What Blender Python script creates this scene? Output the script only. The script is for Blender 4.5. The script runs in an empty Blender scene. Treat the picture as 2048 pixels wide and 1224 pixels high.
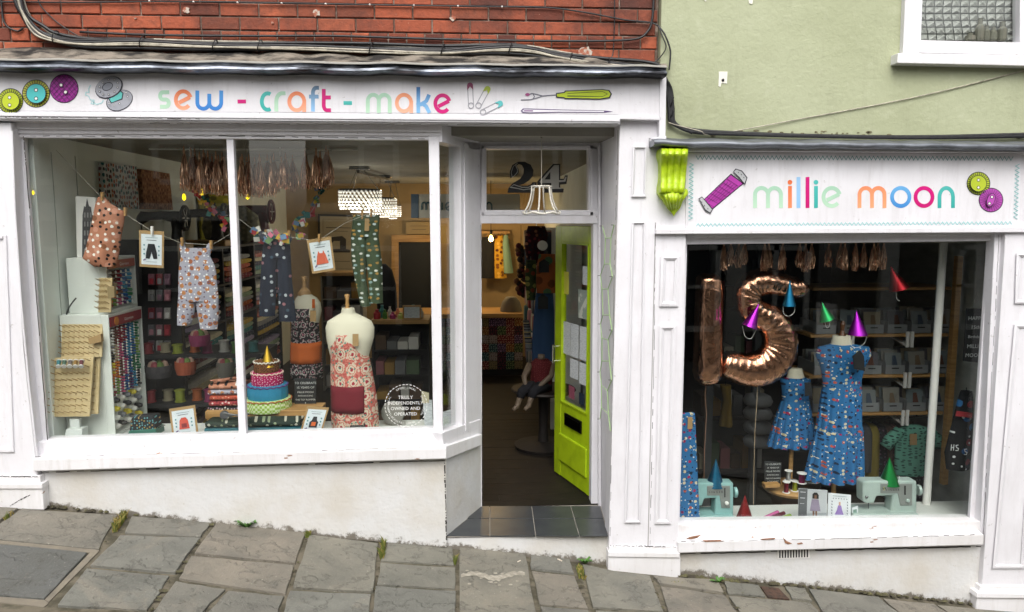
import bpy, bmesh, math, random
from mathutils import Vector, Matrix, noise
R = math.radians
random.seed(24)
SC = bpy.context.scene
COL = SC.collection
# ---------------------------------------------------------------- camera
F_PX = 1500.0
CAM = Vector((0.0, -4.8, 2.02))
YAW, PITCH = math.atan(84/1500), math.atan(172/1500)
cam_d = bpy.data.cameras.new('camera'); cam = bpy.data.objects.new('camera', cam_d); COL.objects.link(cam)
cam.location = CAM; cam.rotation_euler = (R(90)-PITCH, 0, -YAW)
cam_d.sensor_width = 36; cam_d.lens = F_PX/2048*36; cam_d.clip_start = .05; cam_d.clip_end = 500
SC.camera = cam
CR = cam.rotation_euler.to_matrix()
# ---------------------------------------------------------------- world, sun, exposure
SUN_EL, SUN_AZ = R(52), R(8)       # soft light from in front
w = bpy.data.worlds.new('World'); SC.world = w; w.use_nodes = True
nt = w.node_tree; bg = nt.nodes['Background']
sky = nt.nodes.new('ShaderNodeTexSky'); sky.sky_type = 'NISHITA'; sky.sun_disc = False
sky.sun_elevation = SUN_EL; sky.sun_rotation = R(180)+SUN_AZ; sky.dust_density = 6; sky.air_density = 1.0; sky.ozone_density = .6
hs = nt.nodes.new('ShaderNodeHueSaturation'); hs.inputs['Saturation'].default_value = .22
nt.links.new(sky.outputs[0], hs.inputs['Color']); nt.links.new(hs.outputs[0], bg.inputs['Color'])
bg.inputs['Strength'].default_value = .15
sd = bpy.data.lights.new('sun', 'SUN'); sd.energy = .52; sd.angle = R(60); sd.color = (1, .985, .96)
sun = bpy.data.objects.new('sun', sd); COL.objects.link(sun); sun.location = (-3, -10, 12)
sdir = Vector((math.sin(SUN_AZ)*math.cos(SUN_EL), -math.cos(SUN_AZ)*math.cos(SUN_EL), math.sin(SUN_EL)))
sun.rotation_euler = (-sdir).to_track_quat('-Z', 'Y').to_euler()
vs = SC.view_settings; vs.view_transform = 'Standard'; vs.look = 'None'; vs.exposure = .7; vs.gamma = 1; vs.use_curve_mapping = False
SC.render.engine = 'CYCLES'
cy = SC.cycles; cy.use_denoising = True; cy.use_adaptive_sampling = True; cy.adaptive_threshold = .02; cy.max_bounces = 7; cy.diffuse_bounces = 4; cy.glossy_bounces = 3; cy.transparent_max_bounces = 14
cy.transmission_bounces = 4; cy.caustics_reflective = False; cy.caustics_refractive = False; cy.sample_clamp_indirect = 6
try: cy.denoiser = 'OPENIMAGEDENOISE'
except Exception: pass
# ---------------------------------------------------------------- geometry helpers
def ray(px, py): return CR @ Vector(((px-1024)/F_PX, -(py-612)/F_PX, -1))
def P(px, py, y=0.0):                       # the point of the plane at depth y that the photograph shows at (px, py)
    d = ray(px, py); return CAM + d*((y-CAM.y)/d.y)
def PX(px, py, x): d = ray(px, py); return CAM + d*((x-CAM.x)/d.x)
def PZ(px, py, z): d = ray(px, py); return CAM + d*((z-CAM.z)/d.z)
_ga, _gb = P(90, 1010, 0), P(1960, 1207, 0)
GS = (_gb.z-_ga.z)/(_gb.x-_ga.x); GT = .015
def gz(x, y=0): return _ga.z + GS*(x-_ga.x) + GT*y
def G(px, py, up=0):
    d = ray(px, py); z0 = _ga.z - GS*_ga.x + up
    t = (GS*CAM.x + GT*CAM.y + z0 - CAM.z)/(d.z - GS*d.x - GT*d.y); return CAM + d*t
WL = {}
class MB:
    def __init__(s): s.v = []; s.f = []; s.m = []
    def add(s, v, f, mi=0):
        o = len(s.v); s.v += [Vector(q) for q in v]; s.f += [tuple(i+o for i in q) for q in f]; s.m += [mi]*len(f); return s
    def box(s, a, b, mi=0):
        x0, x1 = sorted((a[0], b[0])); y0, y1 = sorted((a[1], b[1])); z0, z1 = sorted((a[2], b[2]))
        v = [(x, y, z) for z in (z0, z1) for y in (y0, y1) for x in (x0, x1)]
        return s.add(v, [(0,2,3,1), (4,5,7,6), (0,1,5,4), (2,6,7,3), (0,4,6,2), (1,3,7,5)], mi)
    def prism(s, pts, d, mi=0):             # polygon pushed along d
        n = len(pts); d = Vector(d); a = [Vector(p) for p in pts]; b = [p+d for p in a]
        return s.add(a+b, [tuple(range(n)), tuple(range(2*n-1, n-1, -1))]+[(i, i+n, (i+1) % n+n, (i+1) % n) for i in range(n)], mi)
    def slab(s, px, y0, y1, mi=0):          # outline in the photograph at depth y0, pushed back to y1
        return s.prism([P(a, b, y0) for a, b in px], (0, y1-y0, 0), mi)
    def poly(s, pts, mi=0): return s.add(pts, [tuple(range(len(pts)))], mi)
    def bar(s, a, b, w, h, up=(0,0,1), mi=0):
        a, b, up = Vector(a), Vector(b), Vector(up); d = (b-a).normalized()
        sx = d.cross(up); sx = sx.normalized() if sx.length > 1e-6 else Vector((1,0,0)); u = sx.cross(d)
        q = [sx*(-w/2)+u*(-h/2), sx*(w/2)+u*(-h/2), sx*(w/2)+u*(h/2), sx*(-w/2)+u*(h/2)]
        return s.prism([a+p for p in q], b-a, mi)
    def tube(s, path, r, n=6, closed=False, caps=True, mi=0):
        pts = [Vector(p) for p in path]; m = len(pts); rr = r if isinstance(r, (list, tuple)) else [r]*m
        v = []; prev = None
        for i, p in enumerate(pts):
            a = pts[(i-1) % m] if (closed or i) else p; b = pts[(i+1) % m] if (closed or i < m-1) else p
            t = (b-a); t = t.normalized() if t.length > 1e-9 else Vector((0,0,1))
            if prev is None:
                u = t.cross(Vector((0,0,1)));
                if u.length < 1e-3: u = t.cross(Vector((0,1,0)))
            else: u = prev - t*prev.dot(t)
            u.normalize(); prev = u; q = t.cross(u)
            v += [p+(u*math.cos(2*math.pi*k/n)+q*math.sin(2*math.pi*k/n))*rr[i] for k in range(n)]
        f = []
        for i in range(m if closed else m-1):
            j = (i+1) % m
            f += [(i*n+k, i*n+(k+1) % n, j*n+(k+1) % n, j*n+k) for k in range(n)]
        if caps and not closed: f += [tuple(range(n-1, -1, -1)), tuple((m-1)*n+k for k in range(n))]
        return s.add(v, f, mi)
    def lathe(s, prof, c, n=20, axis=(0,0,1), mi=0):   # prof: (radius, height) along axis
        c, ax = Vector(c), Vector(axis).normalized(); u = ax.cross(Vector((0,1,0)))
        if u.length < 1e-3: u = ax.cross(Vector((1,0,0)))
        u.normalize(); q = ax.cross(u); v = []; m = len(prof)
        for r, h in prof: v += [c+ax*h+(u*math.cos(2*math.pi*k/n)+q*math.sin(2*math.pi*k/n))*r for k in range(n)]
        f = [(i*n+k, i*n+(k+1) % n, (i+1)*n+(k+1) % n, (i+1)*n+k) for i in range(m-1) for k in range(n)]
        f += [tuple(range(n-1, -1, -1)), tuple((m-1)*n+k for k in range(n))]
        return s.add(v, f, mi)
    def loft(s, rings, mi=0, caps=True, closed=True):  # rings: equal lists of points
        n = len(rings[0]); v = [p for r in rings for p in r]; e = n if closed else n-1
        f = [(i*n+k, i*n+(k+1) % n, (i+1)*n+(k+1) % n, (i+1)*n+k) for i in range(len(rings)-1) for k in range(e)]
        if caps and closed: f += [tuple(range(n-1, -1, -1)), tuple((len(rings)-1)*n+k for k in range(n))]
        return s.add(v, f, mi)
    def ribbon(s, path, wd, nrm=(0,-1,0), closed=False, mi=0, off=0.0):   # flat band along a path
        pts = [Vector(p) for p in path]; m = len(pts); nrm = Vector(nrm); v = []
        for i, p in enumerate(pts):
            a = pts[(i-1) % m] if (closed or i) else p; b = pts[(i+1) % m] if (closed or i < m-1) else p
            t = (b-a).normalized(); q = t.cross(nrm).normalized()
            d1 = (p-a); d2 = (b-p); k = 1.0
            if d1.length > 1e-9 and d2.length > 1e-9: k = 1/max(.45, abs(t.dot(d2.normalized())))
            v += [p+q*wd/2*k+nrm*off, p-q*wd/2*k+nrm*off]
        f = [(2*i, 2*i+1, 2*((i+1) % m)+1, 2*((i+1) % m)) for i in range(m if closed else m-1)]
        return s.add(v, f, mi)
    def build(s, name, mats, parent=None, smooth=False, bevel=0, origin=None, solid=0, angle=None):
        if not isinstance(mats, (list, tuple)): mats = [mats]
        lo = Vector((min(p[i] for p in s.v) for i in range(3))); hi = Vector((max(p[i] for p in s.v) for i in range(3)))
        o = Vector(origin) if origin is not None else Vector(((lo.x+hi.x)/2, (lo.y+hi.y)/2, lo.z if parent is None else (lo.z+hi.z)/2))
        me = bpy.data.meshes.new(name); me.from_pydata([p-o for p in s.v], [], s.f)
        for mt in mats: me.materials.append(mt)
        if len(mats) > 1: me.polygons.foreach_set('material_index', s.m)
        bm = bmesh.new(); bm.from_mesh(me); bmesh.ops.recalc_face_normals(bm, faces=bm.faces[:]); bm.to_mesh(me); bm.free()
        if smooth:
            me.polygons.foreach_set('use_smooth', [True]*len(me.polygons))
            if angle: me.set_sharp_from_angle(angle=R(angle))
        return link(name, me, o, parent, bevel, solid)
def link(name, me, o, parent=None, bevel=0, solid=0):
    ob = bpy.data.objects.new(name, me); COL.objects.link(ob); WL[ob.name] = Vector(o)
    if parent is not None: ob.parent = parent; ob.location = Vector(o)-WL[parent.name]
    else: ob.location = o
    if solid:
        md = ob.modifiers.new('solid', 'SOLIDIFY'); md.thickness = solid; md.offset = 0
    if bevel:
        md = ob.modifiers.new('bevel', 'BEVEL'); md.width = bevel; md.segments = 2; md.limit_method = 'ANGLE'; md.angle_limit = R(35)
    return ob
def tag(o, label, cat, group=None):
    o['label'] = label; o['category'] = cat
    if group: o['group'] = group
    return o
def thing(name, label, cat, base, group=None):
    o = bpy.data.objects.new(name, None); COL.objects.link(o); o.location = base; WL[o.name] = Vector(base); o.empty_display_size = .1
    return tag(o, label, cat, group)
def struct(o, kind='structure'): o['kind'] = kind; return o
def share(name, src, o, parent=None, m=None, rot=None, scale=None):       # an object that shares the mesh of another
    ob = link(name, src.data, o, parent)
    if m is not None:
        ob.material_slots[0].link = 'OBJECT'; ob.material_slots[0].material = m
    if rot: ob.rotation_euler = rot
    if scale: ob.scale = scale
    return ob
# ---------------------------------------------------------------- material helpers
def C(h, k=1.0):
    h = h.lstrip('#'); o = []
    for i in (0, 2, 4):
        c = int(h[i:i+2], 16)/255; o.append((c/12.92 if c <= .04045 else ((c+.055)/1.055)**2.4)*k)
    return (*o, 1)
_M = {}
class NT:
    def __init__(s, name):
        s.m = bpy.data.materials.new(name); s.m.use_nodes = True; s.t = s.m.node_tree; s.b = s.t.nodes['Principled BSDF']; s.out = s.t.nodes['Material Output']
    def n(s, typ, **kw):
        nd = s.t.nodes.new('ShaderNode'+typ)
        for k, v in kw.items():
            if k in nd.inputs: nd.inputs[k].default_value = v
            else: setattr(nd, k, v)
        return nd
    def l(s, a, b): s.t.links.new(a, b)
    def coord(s, scale=(1,1,1), kind='Object'):
        c = s.n('TexCoord'); mp = s.n('Mapping'); mp.inputs['Scale'].default_value = scale; s.l(c.outputs[kind], mp.inputs[0]); return mp.outputs[0]
    def noise(s, vec, scale, detail=4, rough=.55, dist=0):
        nd = s.n('TexNoise'); nd.inputs['Scale'].default_value = scale; nd.inputs['Detail'].default_value = detail
        nd.inputs['Roughness'].default_value = rough; nd.inputs['Distortion'].default_value = dist; s.l(vec, nd.inputs['Vector']); return nd.outputs['Fac']
    def ramp(s, fac, stops, const=False):
        r = s.n('ValToRGB'); e = r.color_ramp
        if const: e.interpolation = 'CONSTANT'
        while len(e.elements) < len(stops): e.elements.new(.5)
        for el, (p, c) in zip(e.elements, stops): el.position = p; el.color = c if len(c) == 4 else (*c, 1)
        s.l(fac, r.inputs[0]); return r.outputs[0]
    def mix(s, fac, a, b, typ='MIX'):
        m = s.n('Mix', data_type='RGBA', blend_type=typ)
        for v, i in ((fac, 0), (a, 6), (b, 7)):
            if hasattr(v, 'is_linked') or hasattr(v, 'links'): s.l(v, m.inputs[i])
            else: m.inputs[i].default_value = v
        return m.outputs[2]
    def math(s, op, a, b=0.0):
        m = s.n('Math', operation=op)
        for v, i in ((a, 0), (b, 1)):
            if hasattr(v, 'links'): s.l(v, m.inputs[i])
            else: m.inputs[i].default_value = v
        return m.outputs[0]
    def bump(s, h, strength=.3, dist=.01):
        b = s.n('Bump'); b.inputs['Strength'].default_value = strength; b.inputs['Distance'].default_value = dist
        s.l(h, b.inputs['Height']); s.l(b.outputs[0], s.b.inputs['Normal'])
    def rand(s): return s.n('ObjectInfo').outputs['Random']
def grey(v): return (v, v, v, 1)
def mat(name, col, rough=.6, metal=0, col2=None, vscale=6, lo=.4, hi=.65, bump=0, bscale=40, rand=0, spec=.5, stretch=(1,1,1), kind='Object', bdist=.004):
    key = (name, col)
    if key in _M: return _M[key]
    t = NT(name); b = t.b; b.inputs['Roughness'].default_value = rough; b.inputs['Metallic'].default_value = metal
    b.inputs['Specular IOR Level'].default_value = spec
    c = None
    if col2 is not None or bump or rand: vec = t.coord(stretch, kind)
    if col2 is not None: c = t.mix(t.ramp(t.noise(vec, vscale, 6, .6), [(lo, grey(0)), (hi, grey(1))]), col, col2)
    if rand:
        r = t.rand(); v = t.ramp(r, [(0, grey(1-rand)), (1, grey(1+rand*.6))]); c = t.mix(1.0, c if c is not None else col, v, 'MULTIPLY')
    if c is not None: t.l(c, b.inputs['Base Color'])
    else: b.inputs['Base Color'].default_value = col
    if bump: t.bump(t.noise(vec, bscale, 5, .6), bump, bdist)
    _M[key] = t.m; return t.m
def plain(hexcol, rough=.6, metal=0, k=1.0, spec=.5):
    return mat('paint_'+hexcol.strip('#')+('_%d' % (rough*100))+('m' if metal else ''), C(hexcol, k), rough, metal, spec=spec)
def printed(name, base, layers, rough=.85, weave=.15):      # cloth or paper print: layers of (cells per metre, spot size, colours)
    t = NT(name); vec = t.coord(); c = base; t.b.inputs['Roughness'].default_value = rough; t.b.inputs['Specular IOR Level'].default_value = .25
    sx = t.n('SeparateXYZ'); t.l(vec, sx.inputs[0]); cb = t.n('CombineXYZ'); wall_ = any(len(q) > 3 and q[3][0] <= .2 for q in layers); t.l(t.math('ADD', sx.outputs[0], t.math('MULTIPLY', sx.outputs[1], 1.0 if wall_ else .22)), cb.inputs[0]); t.l(sx.outputs[2], cb.inputs[1])
    for i, (sc, rad, cols, *st) in enumerate(layers):
        mp = t.n('Mapping'); s3 = st[0] if st else (1, 1, 1); mp.inputs['Scale'].default_value = (s3[0] if s3[0] > .2 else s3[1], s3[2], 1); mp.inputs['Location'].default_value = (i*.37, i*.61, 0); t.l(cb.outputs[0], mp.inputs[0])
        wob = t.n('TexNoise'); wob.inputs['Scale'].default_value = sc*1.6; t.l(mp.outputs[0], wob.inputs['Vector'])
        v = t.n('TexVoronoi', voronoi_dimensions='2D'); v.inputs['Scale'].default_value = sc; v.inputs['Randomness'].default_value = .62; t.l(mp.outputs[0], v.inputs['Vector'])
        sep = t.n('SeparateColor'); t.l(v.outputs['Color'], sep.inputs[0])
        n = len(cols); col = t.ramp(sep.outputs[0], [(i_/n, q) for i_, q in enumerate(cols)], True)
        d = t.math('ADD', v.outputs['Distance'], t.math('MULTIPLY', t.math('SUBTRACT', wob.outputs['Fac'], .5), .28))
        mask = t.math('LESS_THAN', d, rad)
        c = t.mix(mask, c, col)
    if isinstance(c, tuple): t.b.inputs['Base Color'].default_value = c
    else: t.l(c, t.b.inputs['Base Color'])
    t.bump(t.noise(vec, 14, 4), weave, .02)
    return t.m
def glass_mat(name, tint=(.975, .99, .98, 1), spec=1.0, rough=0.0):
    t = NT(name); t.t.nodes.remove(t.b)
    tr = t.n('BsdfTransparent'); tr.inputs[0].default_value = tint
    gl = t.n('BsdfGlossy'); gl.inputs['Roughness'].default_value = rough
    gi = t.n('NewGeometry'); dt = t.n('VectorMath', operation='DOT_PRODUCT'); t.l(gi.outputs['Incoming'], dt.inputs[0]); t.l(gi.outputs['Normal'], dt.inputs[1])
    om = t.math('SUBTRACT', 1.0, t.math('ABSOLUTE', dt.outputs['Value'])); fz = t.math('ADD', t.math('MULTIPLY', t.math('POWER', om, 5.0), .95), .045)   # Schlick reflectance
    geo = t.n('NewGeometry'); vec = t.coord()
    bp = t.n('Bump'); bp.inputs['Strength'].default_value = .02; bp.inputs['Distance'].default_value = .02
    t.l(t.noise(vec, 1.3, 2), bp.inputs['Height']); t.l(bp.outputs[0], gl.inputs['Normal'])
    k = t.math('MULTIPLY', fz, spec)
    mx = t.n('MixShader'); t.l(k, mx.inputs[0]); t.l(tr.outputs[0], mx.inputs[1]); t.l(gl.outputs[0], mx.inputs[2]); t.l(mx.outputs[0], t.out.inputs[0])
    return t.m
def emit(name, col, strength):
    t = NT(name); t.b.inputs['Base Color'].default_value = col; t.b.inputs['Emission Color'].default_value = col; t.b.inputs['Emission Strength'].default_value = strength
    return t.m
# woodwork paint: white with faint grime and hairline wear
def white_paint(name, base, dirt, amount=.55, chip=None):
    t = NT(name); vec = t.coord(); vst = t.coord((5, 5, .7))
    big = t.ramp(t.noise(vec, 1.7, 5, .6), [(.4, grey(0)), (.75, grey(.5))])
    st = t.ramp(t.noise(vst, 4, 6, .65), [(.5, grey(0)), (.78, grey(amount))])
    c = t.mix(big, base, dirt); c = t.mix(st, c, dirt)
    spk = t.ramp(t.noise(vec, 26, 5, .7), [(.645, grey(0)), (.74, grey(.65))]); c = t.mix(spk, c, C('837a6e'))
    if chip:
        m = t.ramp(t.noise(t.coord((1.4, 1, 5)), 3.6, 6, .66), [(.665, grey(0)), (.69, grey(1))], False); c = t.mix(m, c, chip)
    t.l(c, t.b.inputs['Base Color']); t.b.inputs['Roughness'].default_value = .48
    t.bump(t.math('ADD', t.noise(vec, 9, 4), t.noise(vec, 60, 3)), .18, .004); return t.m
WHITE = white_paint('white_gloss_paint', C('e6e5e9'), C('c9c6c8'), .5)
WHITE_WORN = white_paint('worn_white_sill_paint', C('e8e7e9'), C('c9c5c0'), .6, C('9a7a66'))
# white masonry paint, grubby near the ground
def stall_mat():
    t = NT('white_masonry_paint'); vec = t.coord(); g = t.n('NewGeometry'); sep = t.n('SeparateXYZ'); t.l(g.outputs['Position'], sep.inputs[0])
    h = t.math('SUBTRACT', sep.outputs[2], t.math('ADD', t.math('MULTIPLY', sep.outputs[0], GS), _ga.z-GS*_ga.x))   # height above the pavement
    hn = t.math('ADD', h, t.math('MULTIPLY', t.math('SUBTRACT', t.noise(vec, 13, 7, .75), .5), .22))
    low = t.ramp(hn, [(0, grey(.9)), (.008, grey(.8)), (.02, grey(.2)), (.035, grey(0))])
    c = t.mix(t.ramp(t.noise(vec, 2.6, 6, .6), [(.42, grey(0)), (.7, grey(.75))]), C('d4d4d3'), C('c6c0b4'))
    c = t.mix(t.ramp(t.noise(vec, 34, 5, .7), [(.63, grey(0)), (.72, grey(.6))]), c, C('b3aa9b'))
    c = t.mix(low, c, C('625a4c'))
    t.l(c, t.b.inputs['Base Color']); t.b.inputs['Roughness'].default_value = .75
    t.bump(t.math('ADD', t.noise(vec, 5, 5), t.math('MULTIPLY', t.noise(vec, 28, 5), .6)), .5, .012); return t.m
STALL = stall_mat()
def brick_mat():
    t = NT('red_brick'); vec = t.coord(); r = t.rand()
    geo = t.n('NewGeometry'); mp = t.n('Mapping'); t.l(geo.outputs['Position'], mp.inputs[0]); w = mp.outputs[0]
    c = t.ramp(r, [(0, C('5d3127')), (.18, C('8f4a34')), (.5, C('a5553a')), (.8, C('b56243')), (1, C('7a3f2d'))])
    c = t.mix(t.ramp(t.noise(w, 22, 6, .7), [(.5, grey(0)), (.76, grey(.7))]), c, C('5d3a30'))
    c = t.mix(t.ramp(t.noise(w, 2.6, 6, .65), [(.45, grey(0)), (.7, grey(.7))]), c, C('452f2a'))
    c = t.mix(t.ramp(t.noise(w, 75, 3, .7), [(.67, grey(0)), (.75, grey(.8))]), c, C('b98d78'))
    t.l(c, t.b.inputs['Base Color']); t.b.inputs['Roughness'].default_value = .9
    t.bump(t.math('ADD', t.noise(w, 50, 6), t.noise(w, 14, 4)), .6, .008); return t.m
BRICK = brick_mat()
MORTAR = mat('mortar', C('6d5d52'), .95, col2=C('a5978a'), vscale=14, lo=.5, hi=.7, bump=.5, bscale=70)
FILLET = mat('weathered_cement', C('857c70'), .95, col2=C('24211e'), vscale=7, lo=.42, hi=.58, bump=.9, bscale=22, stretch=(.6, 1, 1.6), bdist=.02)
LEAD = mat('lead_sheet', C('7a7f88'), .3, .85, col2=C('17181b'), vscale=4, lo=.42, hi=.6, bump=.5, bscale=9, stretch=(.7, 1, 3), bdist=.01)
BLACKPAINT = mat('black_cable_sheath', C('1c1c1e'), .42, col2=C('2c2c2d'), vscale=30)
BEIGECABLE = mat('beige_cable_sheath', C('b9b2a0'), .5, col2=C('8e887a'), vscale=20)
GREENWALL = NT('sage_green_render')
def _gw():
    t = GREENWALL; vec = t.coord()
    c = t.mix(t.ramp(t.noise(vec, 1.1, 5, .6), [(.35, grey(0)), (.7, grey(1))]), C('aeb394'), C('a1a685'))
    c = t.mix(t.ramp(t.noise(vec, 9, 5, .6), [(.55, grey(0)), (.8, grey(.5))]), c, C('c0c4a8'))
    c = t.mix(t.ramp(t.noise(t.coord((3, 3, .4)), 2, 6, .7), [(.52, grey(0)), (.75, grey(.6))]), c, C('95987c'))
    t.l(c, t.b.inputs['Base Color']); t.b.inputs['Roughness'].default_value = .8
    t.bump(t.math('ADD', t.noise(vec, 3.2, 5), t.math('MULTIPLY', t.noise(vec, 38, 5), .35)), .55, .02); return t.m
GREENWALL = _gw()
LIME = mat('lime_green_gloss', C('aec91c'), .32, col2=C('95b014'), vscale=9, lo=.45, hi=.75, bump=.25, bscale=22)
LIME_OLD = mat('thick_lime_paint', C('aec91c'), .38, col2=C('8aa312'), vscale=22, lo=.45, hi=.7, bump=.4, bscale=40, bdist=.006)
GLASS = glass_mat('shop_window_glass')
WALLW = mat('inside_white_wall', C('e6ebe5'), .75, col2=C('dae0da'), vscale=2, bump=.08, bscale=30)
CREAM = mat('inside_cream_wall', C('a58c64'), .8, col2=C('957c56'), vscale=2)
CEIL = mat('inside_ceiling', C('96938a'), .8, col2=C('898579'), vscale=1.5)
WOOD = mat('light_pine', C('b98f57'), .55, col2=C('9b7341'), vscale=3, stretch=(1, 1, 12))
WOODH = mat('light_pine_horizontal', C('b98f57'), .55, col2=C('9b7341'), vscale=3, stretch=(1, 10, 14))
DARK = mat('dark_shelf', C('151415'), .7)
BLACK = plain('#121214', .5)
OFFW = plain('#e9e7e2', .6)
# ================================================================ THE GROUND
def stone_mat(name, a, b, c2, k=1.0):
    t = NT(name); geo = t.n('NewGeometry'); r = t.rand(); mp = t.n('Mapping'); t.l(geo.outputs['Position'], mp.inputs[0])
    off = t.n('CombineXYZ'); t.l(t.math('MULTIPLY', r, 40), off.inputs[0]); t.l(t.math('MULTIPLY', r, 17), off.inputs[1]); t.l(off.outputs[0], mp.inputs['Location'])
    w = mp.outputs[0]
    base = t.ramp(r, [(0, a), (.35, b), (.7, c2), (1, a)])
    c = t.mix(t.ramp(t.noise(w, 3.5, 6, .6), [(.35, grey(0)), (.66, grey(1))]), base, t.mix(.6, base, C('565650')))
    c = t.mix(t.ramp(t.noise(w, 1.6, 7, .7, 1.2), [(.55, grey(0)), (.68, grey(.5))]), c, C('8f8677'))
    ed = t.n('TexNoise'); ed.inputs['Scale'].default_value = 2.2; ed.inputs['Detail'].default_value = 7; ed.inputs['Roughness'].default_value = .62; t.l(w, ed.inputs['Vector'])
    layer = t.ramp(ed.outputs['Fac'], [(.40, grey(0)), (.42, grey(.45)), (.52, grey(.45)), (.535, grey(.8)), (.62, grey(.8)), (.63, grey(1))])   # riven layers with sharp little steps
    edge = t.ramp(ed.outputs['Fac'], [(.525, grey(0)), (.533, grey(.6)), (.545, grey(0)), (.615, grey(0)), (.625, grey(.5)), (.635, grey(0))])
    c = t.mix(t.math('MULTIPLY', edge, .95), c, C('4b4942'))
    c = t.mix(t.ramp(t.noise(w, 60, 3, .7), [(.64, grey(0)), (.74, grey(.5))]), c, C('b5b1a6'))
    c = t.mix(t.ramp(t.noise(w, 38, 4, .7), [(.62, grey(0)), (.75, grey(.5))]), c, C('4c4b47'))
    t.l(c, t.b.inputs['Base Color']); t.b.inputs['Roughness'].default_value = .72
    t.bump(t.math('ADD', t.math('MULTIPLY', layer, 1.0), t.math('MULTIPLY', t.noise(w, 18, 7, .7), .8)), .7, .02); return t.m
STONE = stone_mat('riven_pennant_stone', C('7d7a6e'), C('857d70'), C('77776f'))
SLATE = stone_mat('dark_slate_stone', C('5f605d'), C('61625f'), C('5d5e5b'))
BED = mat('sandy_joint', C('6b6455'), .95, col2=C('464234'), vscale=9, lo=.42, hi=.6, bump=.8, bscale=60)
CEMENTJ = mat('cement_joint', C('766f63'), .95, col2=C('837b6c'), vscale=12, bump=.6, bscale=60)
ground = MB(); gx = [-60, -4, 0, 4, 60]; gy = [-60, -6.2, -2, .6]
v = [(x, y, gz(x, y)-.012) for y in gy for x in gx]
ground.add(v, [(j*5+i, j*5+i+1, (j+1)*5+i+1, (j+1)*5+i) for j in range(3) for i in range(4)])
pavement = struct(ground.build('pavement', BED, origin=(0, -1, gz(0, -1))))
FLAGS = [
 ([(-60,1012),(38,1017),(-10,1049),(-60,1045)],0), ([(44,1016),(236,1029),(198,1097),(-14,1078),(-60,1074),(-10,1052)],0), ([(-60,1081),(178,1105),(89,1199),(-60,1187)],1),
 ([(263,1033),(424,1043),(402,1074),(246,1066)],0), ([(240,1071),(400,1077),(352,1147),(180,1131)],0), ([(172,1136),(342,1150),(296,1221),(113,1211)],0),
 ([(432,1046),(612,1066),(591,1127),(386,1108)],0), ([(382,1112),(590,1131),(571,1188),(356,1157)],0), ([(352,1162),(451,1178),(395,1235),(297,1235)],0), ([(456,1181),(568,1192),(552,1245),(400,1240)],0),
 ([(618,1069),(758,1086),(747,1184),(583,1177)],0), ([(579,1181),(744,1189),(733,1262),(556,1252)],0), ([(774,1085),(905,1093),(910,1130),(761,1121)],0),
 ([(760,1125),(911,1134),(912,1177),(753,1169)],0), ([(751,1173),(912,1182),(913,1262),(737,1262)],0), ([(918,1093),(1050,1102),(1080,1262),(919,1262)],0),
 ([(1059,1107),(1140,1118),(1148,1147),(1060,1137)],0), ([(1062,1141),(1150,1151),(1176,1216),(1078,1208)],0), ([(1080,1213),(1178,1221),(1190,1262),(1088,1262)],0),
 ([(1163,1128),(1227,1142),(1300,1152),(1327,1224),(1186,1215)],0), ([(1188,1221),(1328,1229),(1340,1270),(1200,1270)],0),
 ([(1306,1153),(1437,1160),(1449,1186),(1318,1168)],0), ([(1318,1172),(1449,1191),(1481,1234),(1337,1232)],0), ([(1446,1161),(1518,1170),(1531,1193),(1456,1187)],0),
 ([(1568,1172),(1610,1177),(1625,1202),(1583,1198)],0), ([(1456,1192),(1622,1206),(1649,1238),(1487,1238)],0), ([(1615,1177),(1757,1195),(1811,1238),(1652,1238)],0),
 ([(1764,1197),(1868,1209),(1925,1245),(1817,1242)],0), ([(1874,1210),(2040,1225),(2120,1262),(1931,1250)],0)]
def flag(pts, m, seed):
    rnd = random.Random(seed); c = sum(pts, Vector())/len(pts); out = []
    for i, p in enumerate(pts):                       # slightly ragged edges
        q = pts[(i+1) % len(pts)]; n = 4
        for k in range(n):
            t = k/n; a = p.lerp(q, t); j = .004 if k else .0
            e = (c-a).normalized(); out.append(a+e*rnd.uniform(.0, .011)*(1 if k else 1.2))
    tilt = (rnd.uniform(-.006, .006), rnd.uniform(-.006, .006)); dz = rnd.uniform(-.002, .005)
    top = [Vector((a.x, a.y, gz(a.x, a.y)+dz+tilt[0]*(a.x-c.x)+tilt[1]*(a.y-c.y))) for a in out]
    n = len(top); cc = sum(top, Vector())/n
    inn = [a.lerp(cc, .018)+Vector((0, 0, .0015)) for a in top]; b = MB()
    v = top+inn+[a-Vector((0, 0, .04)) for a in top]
    f = [tuple(range(n, 2*n))]+[(i, (i+1) % n, n+(i+1) % n, n+i) for i in range(n)]+[(i, 2*n+i, 2*n+(i+1) % n, (i+1) % n) for i in range(n)]
    b.add(v, f); return b.build('flagstone', m, pavement)
for k, (pl, dk) in enumerate(FLAGS): flag([G(a, b) for a, b in pl], SLATE if dk else STONE, k)
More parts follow.
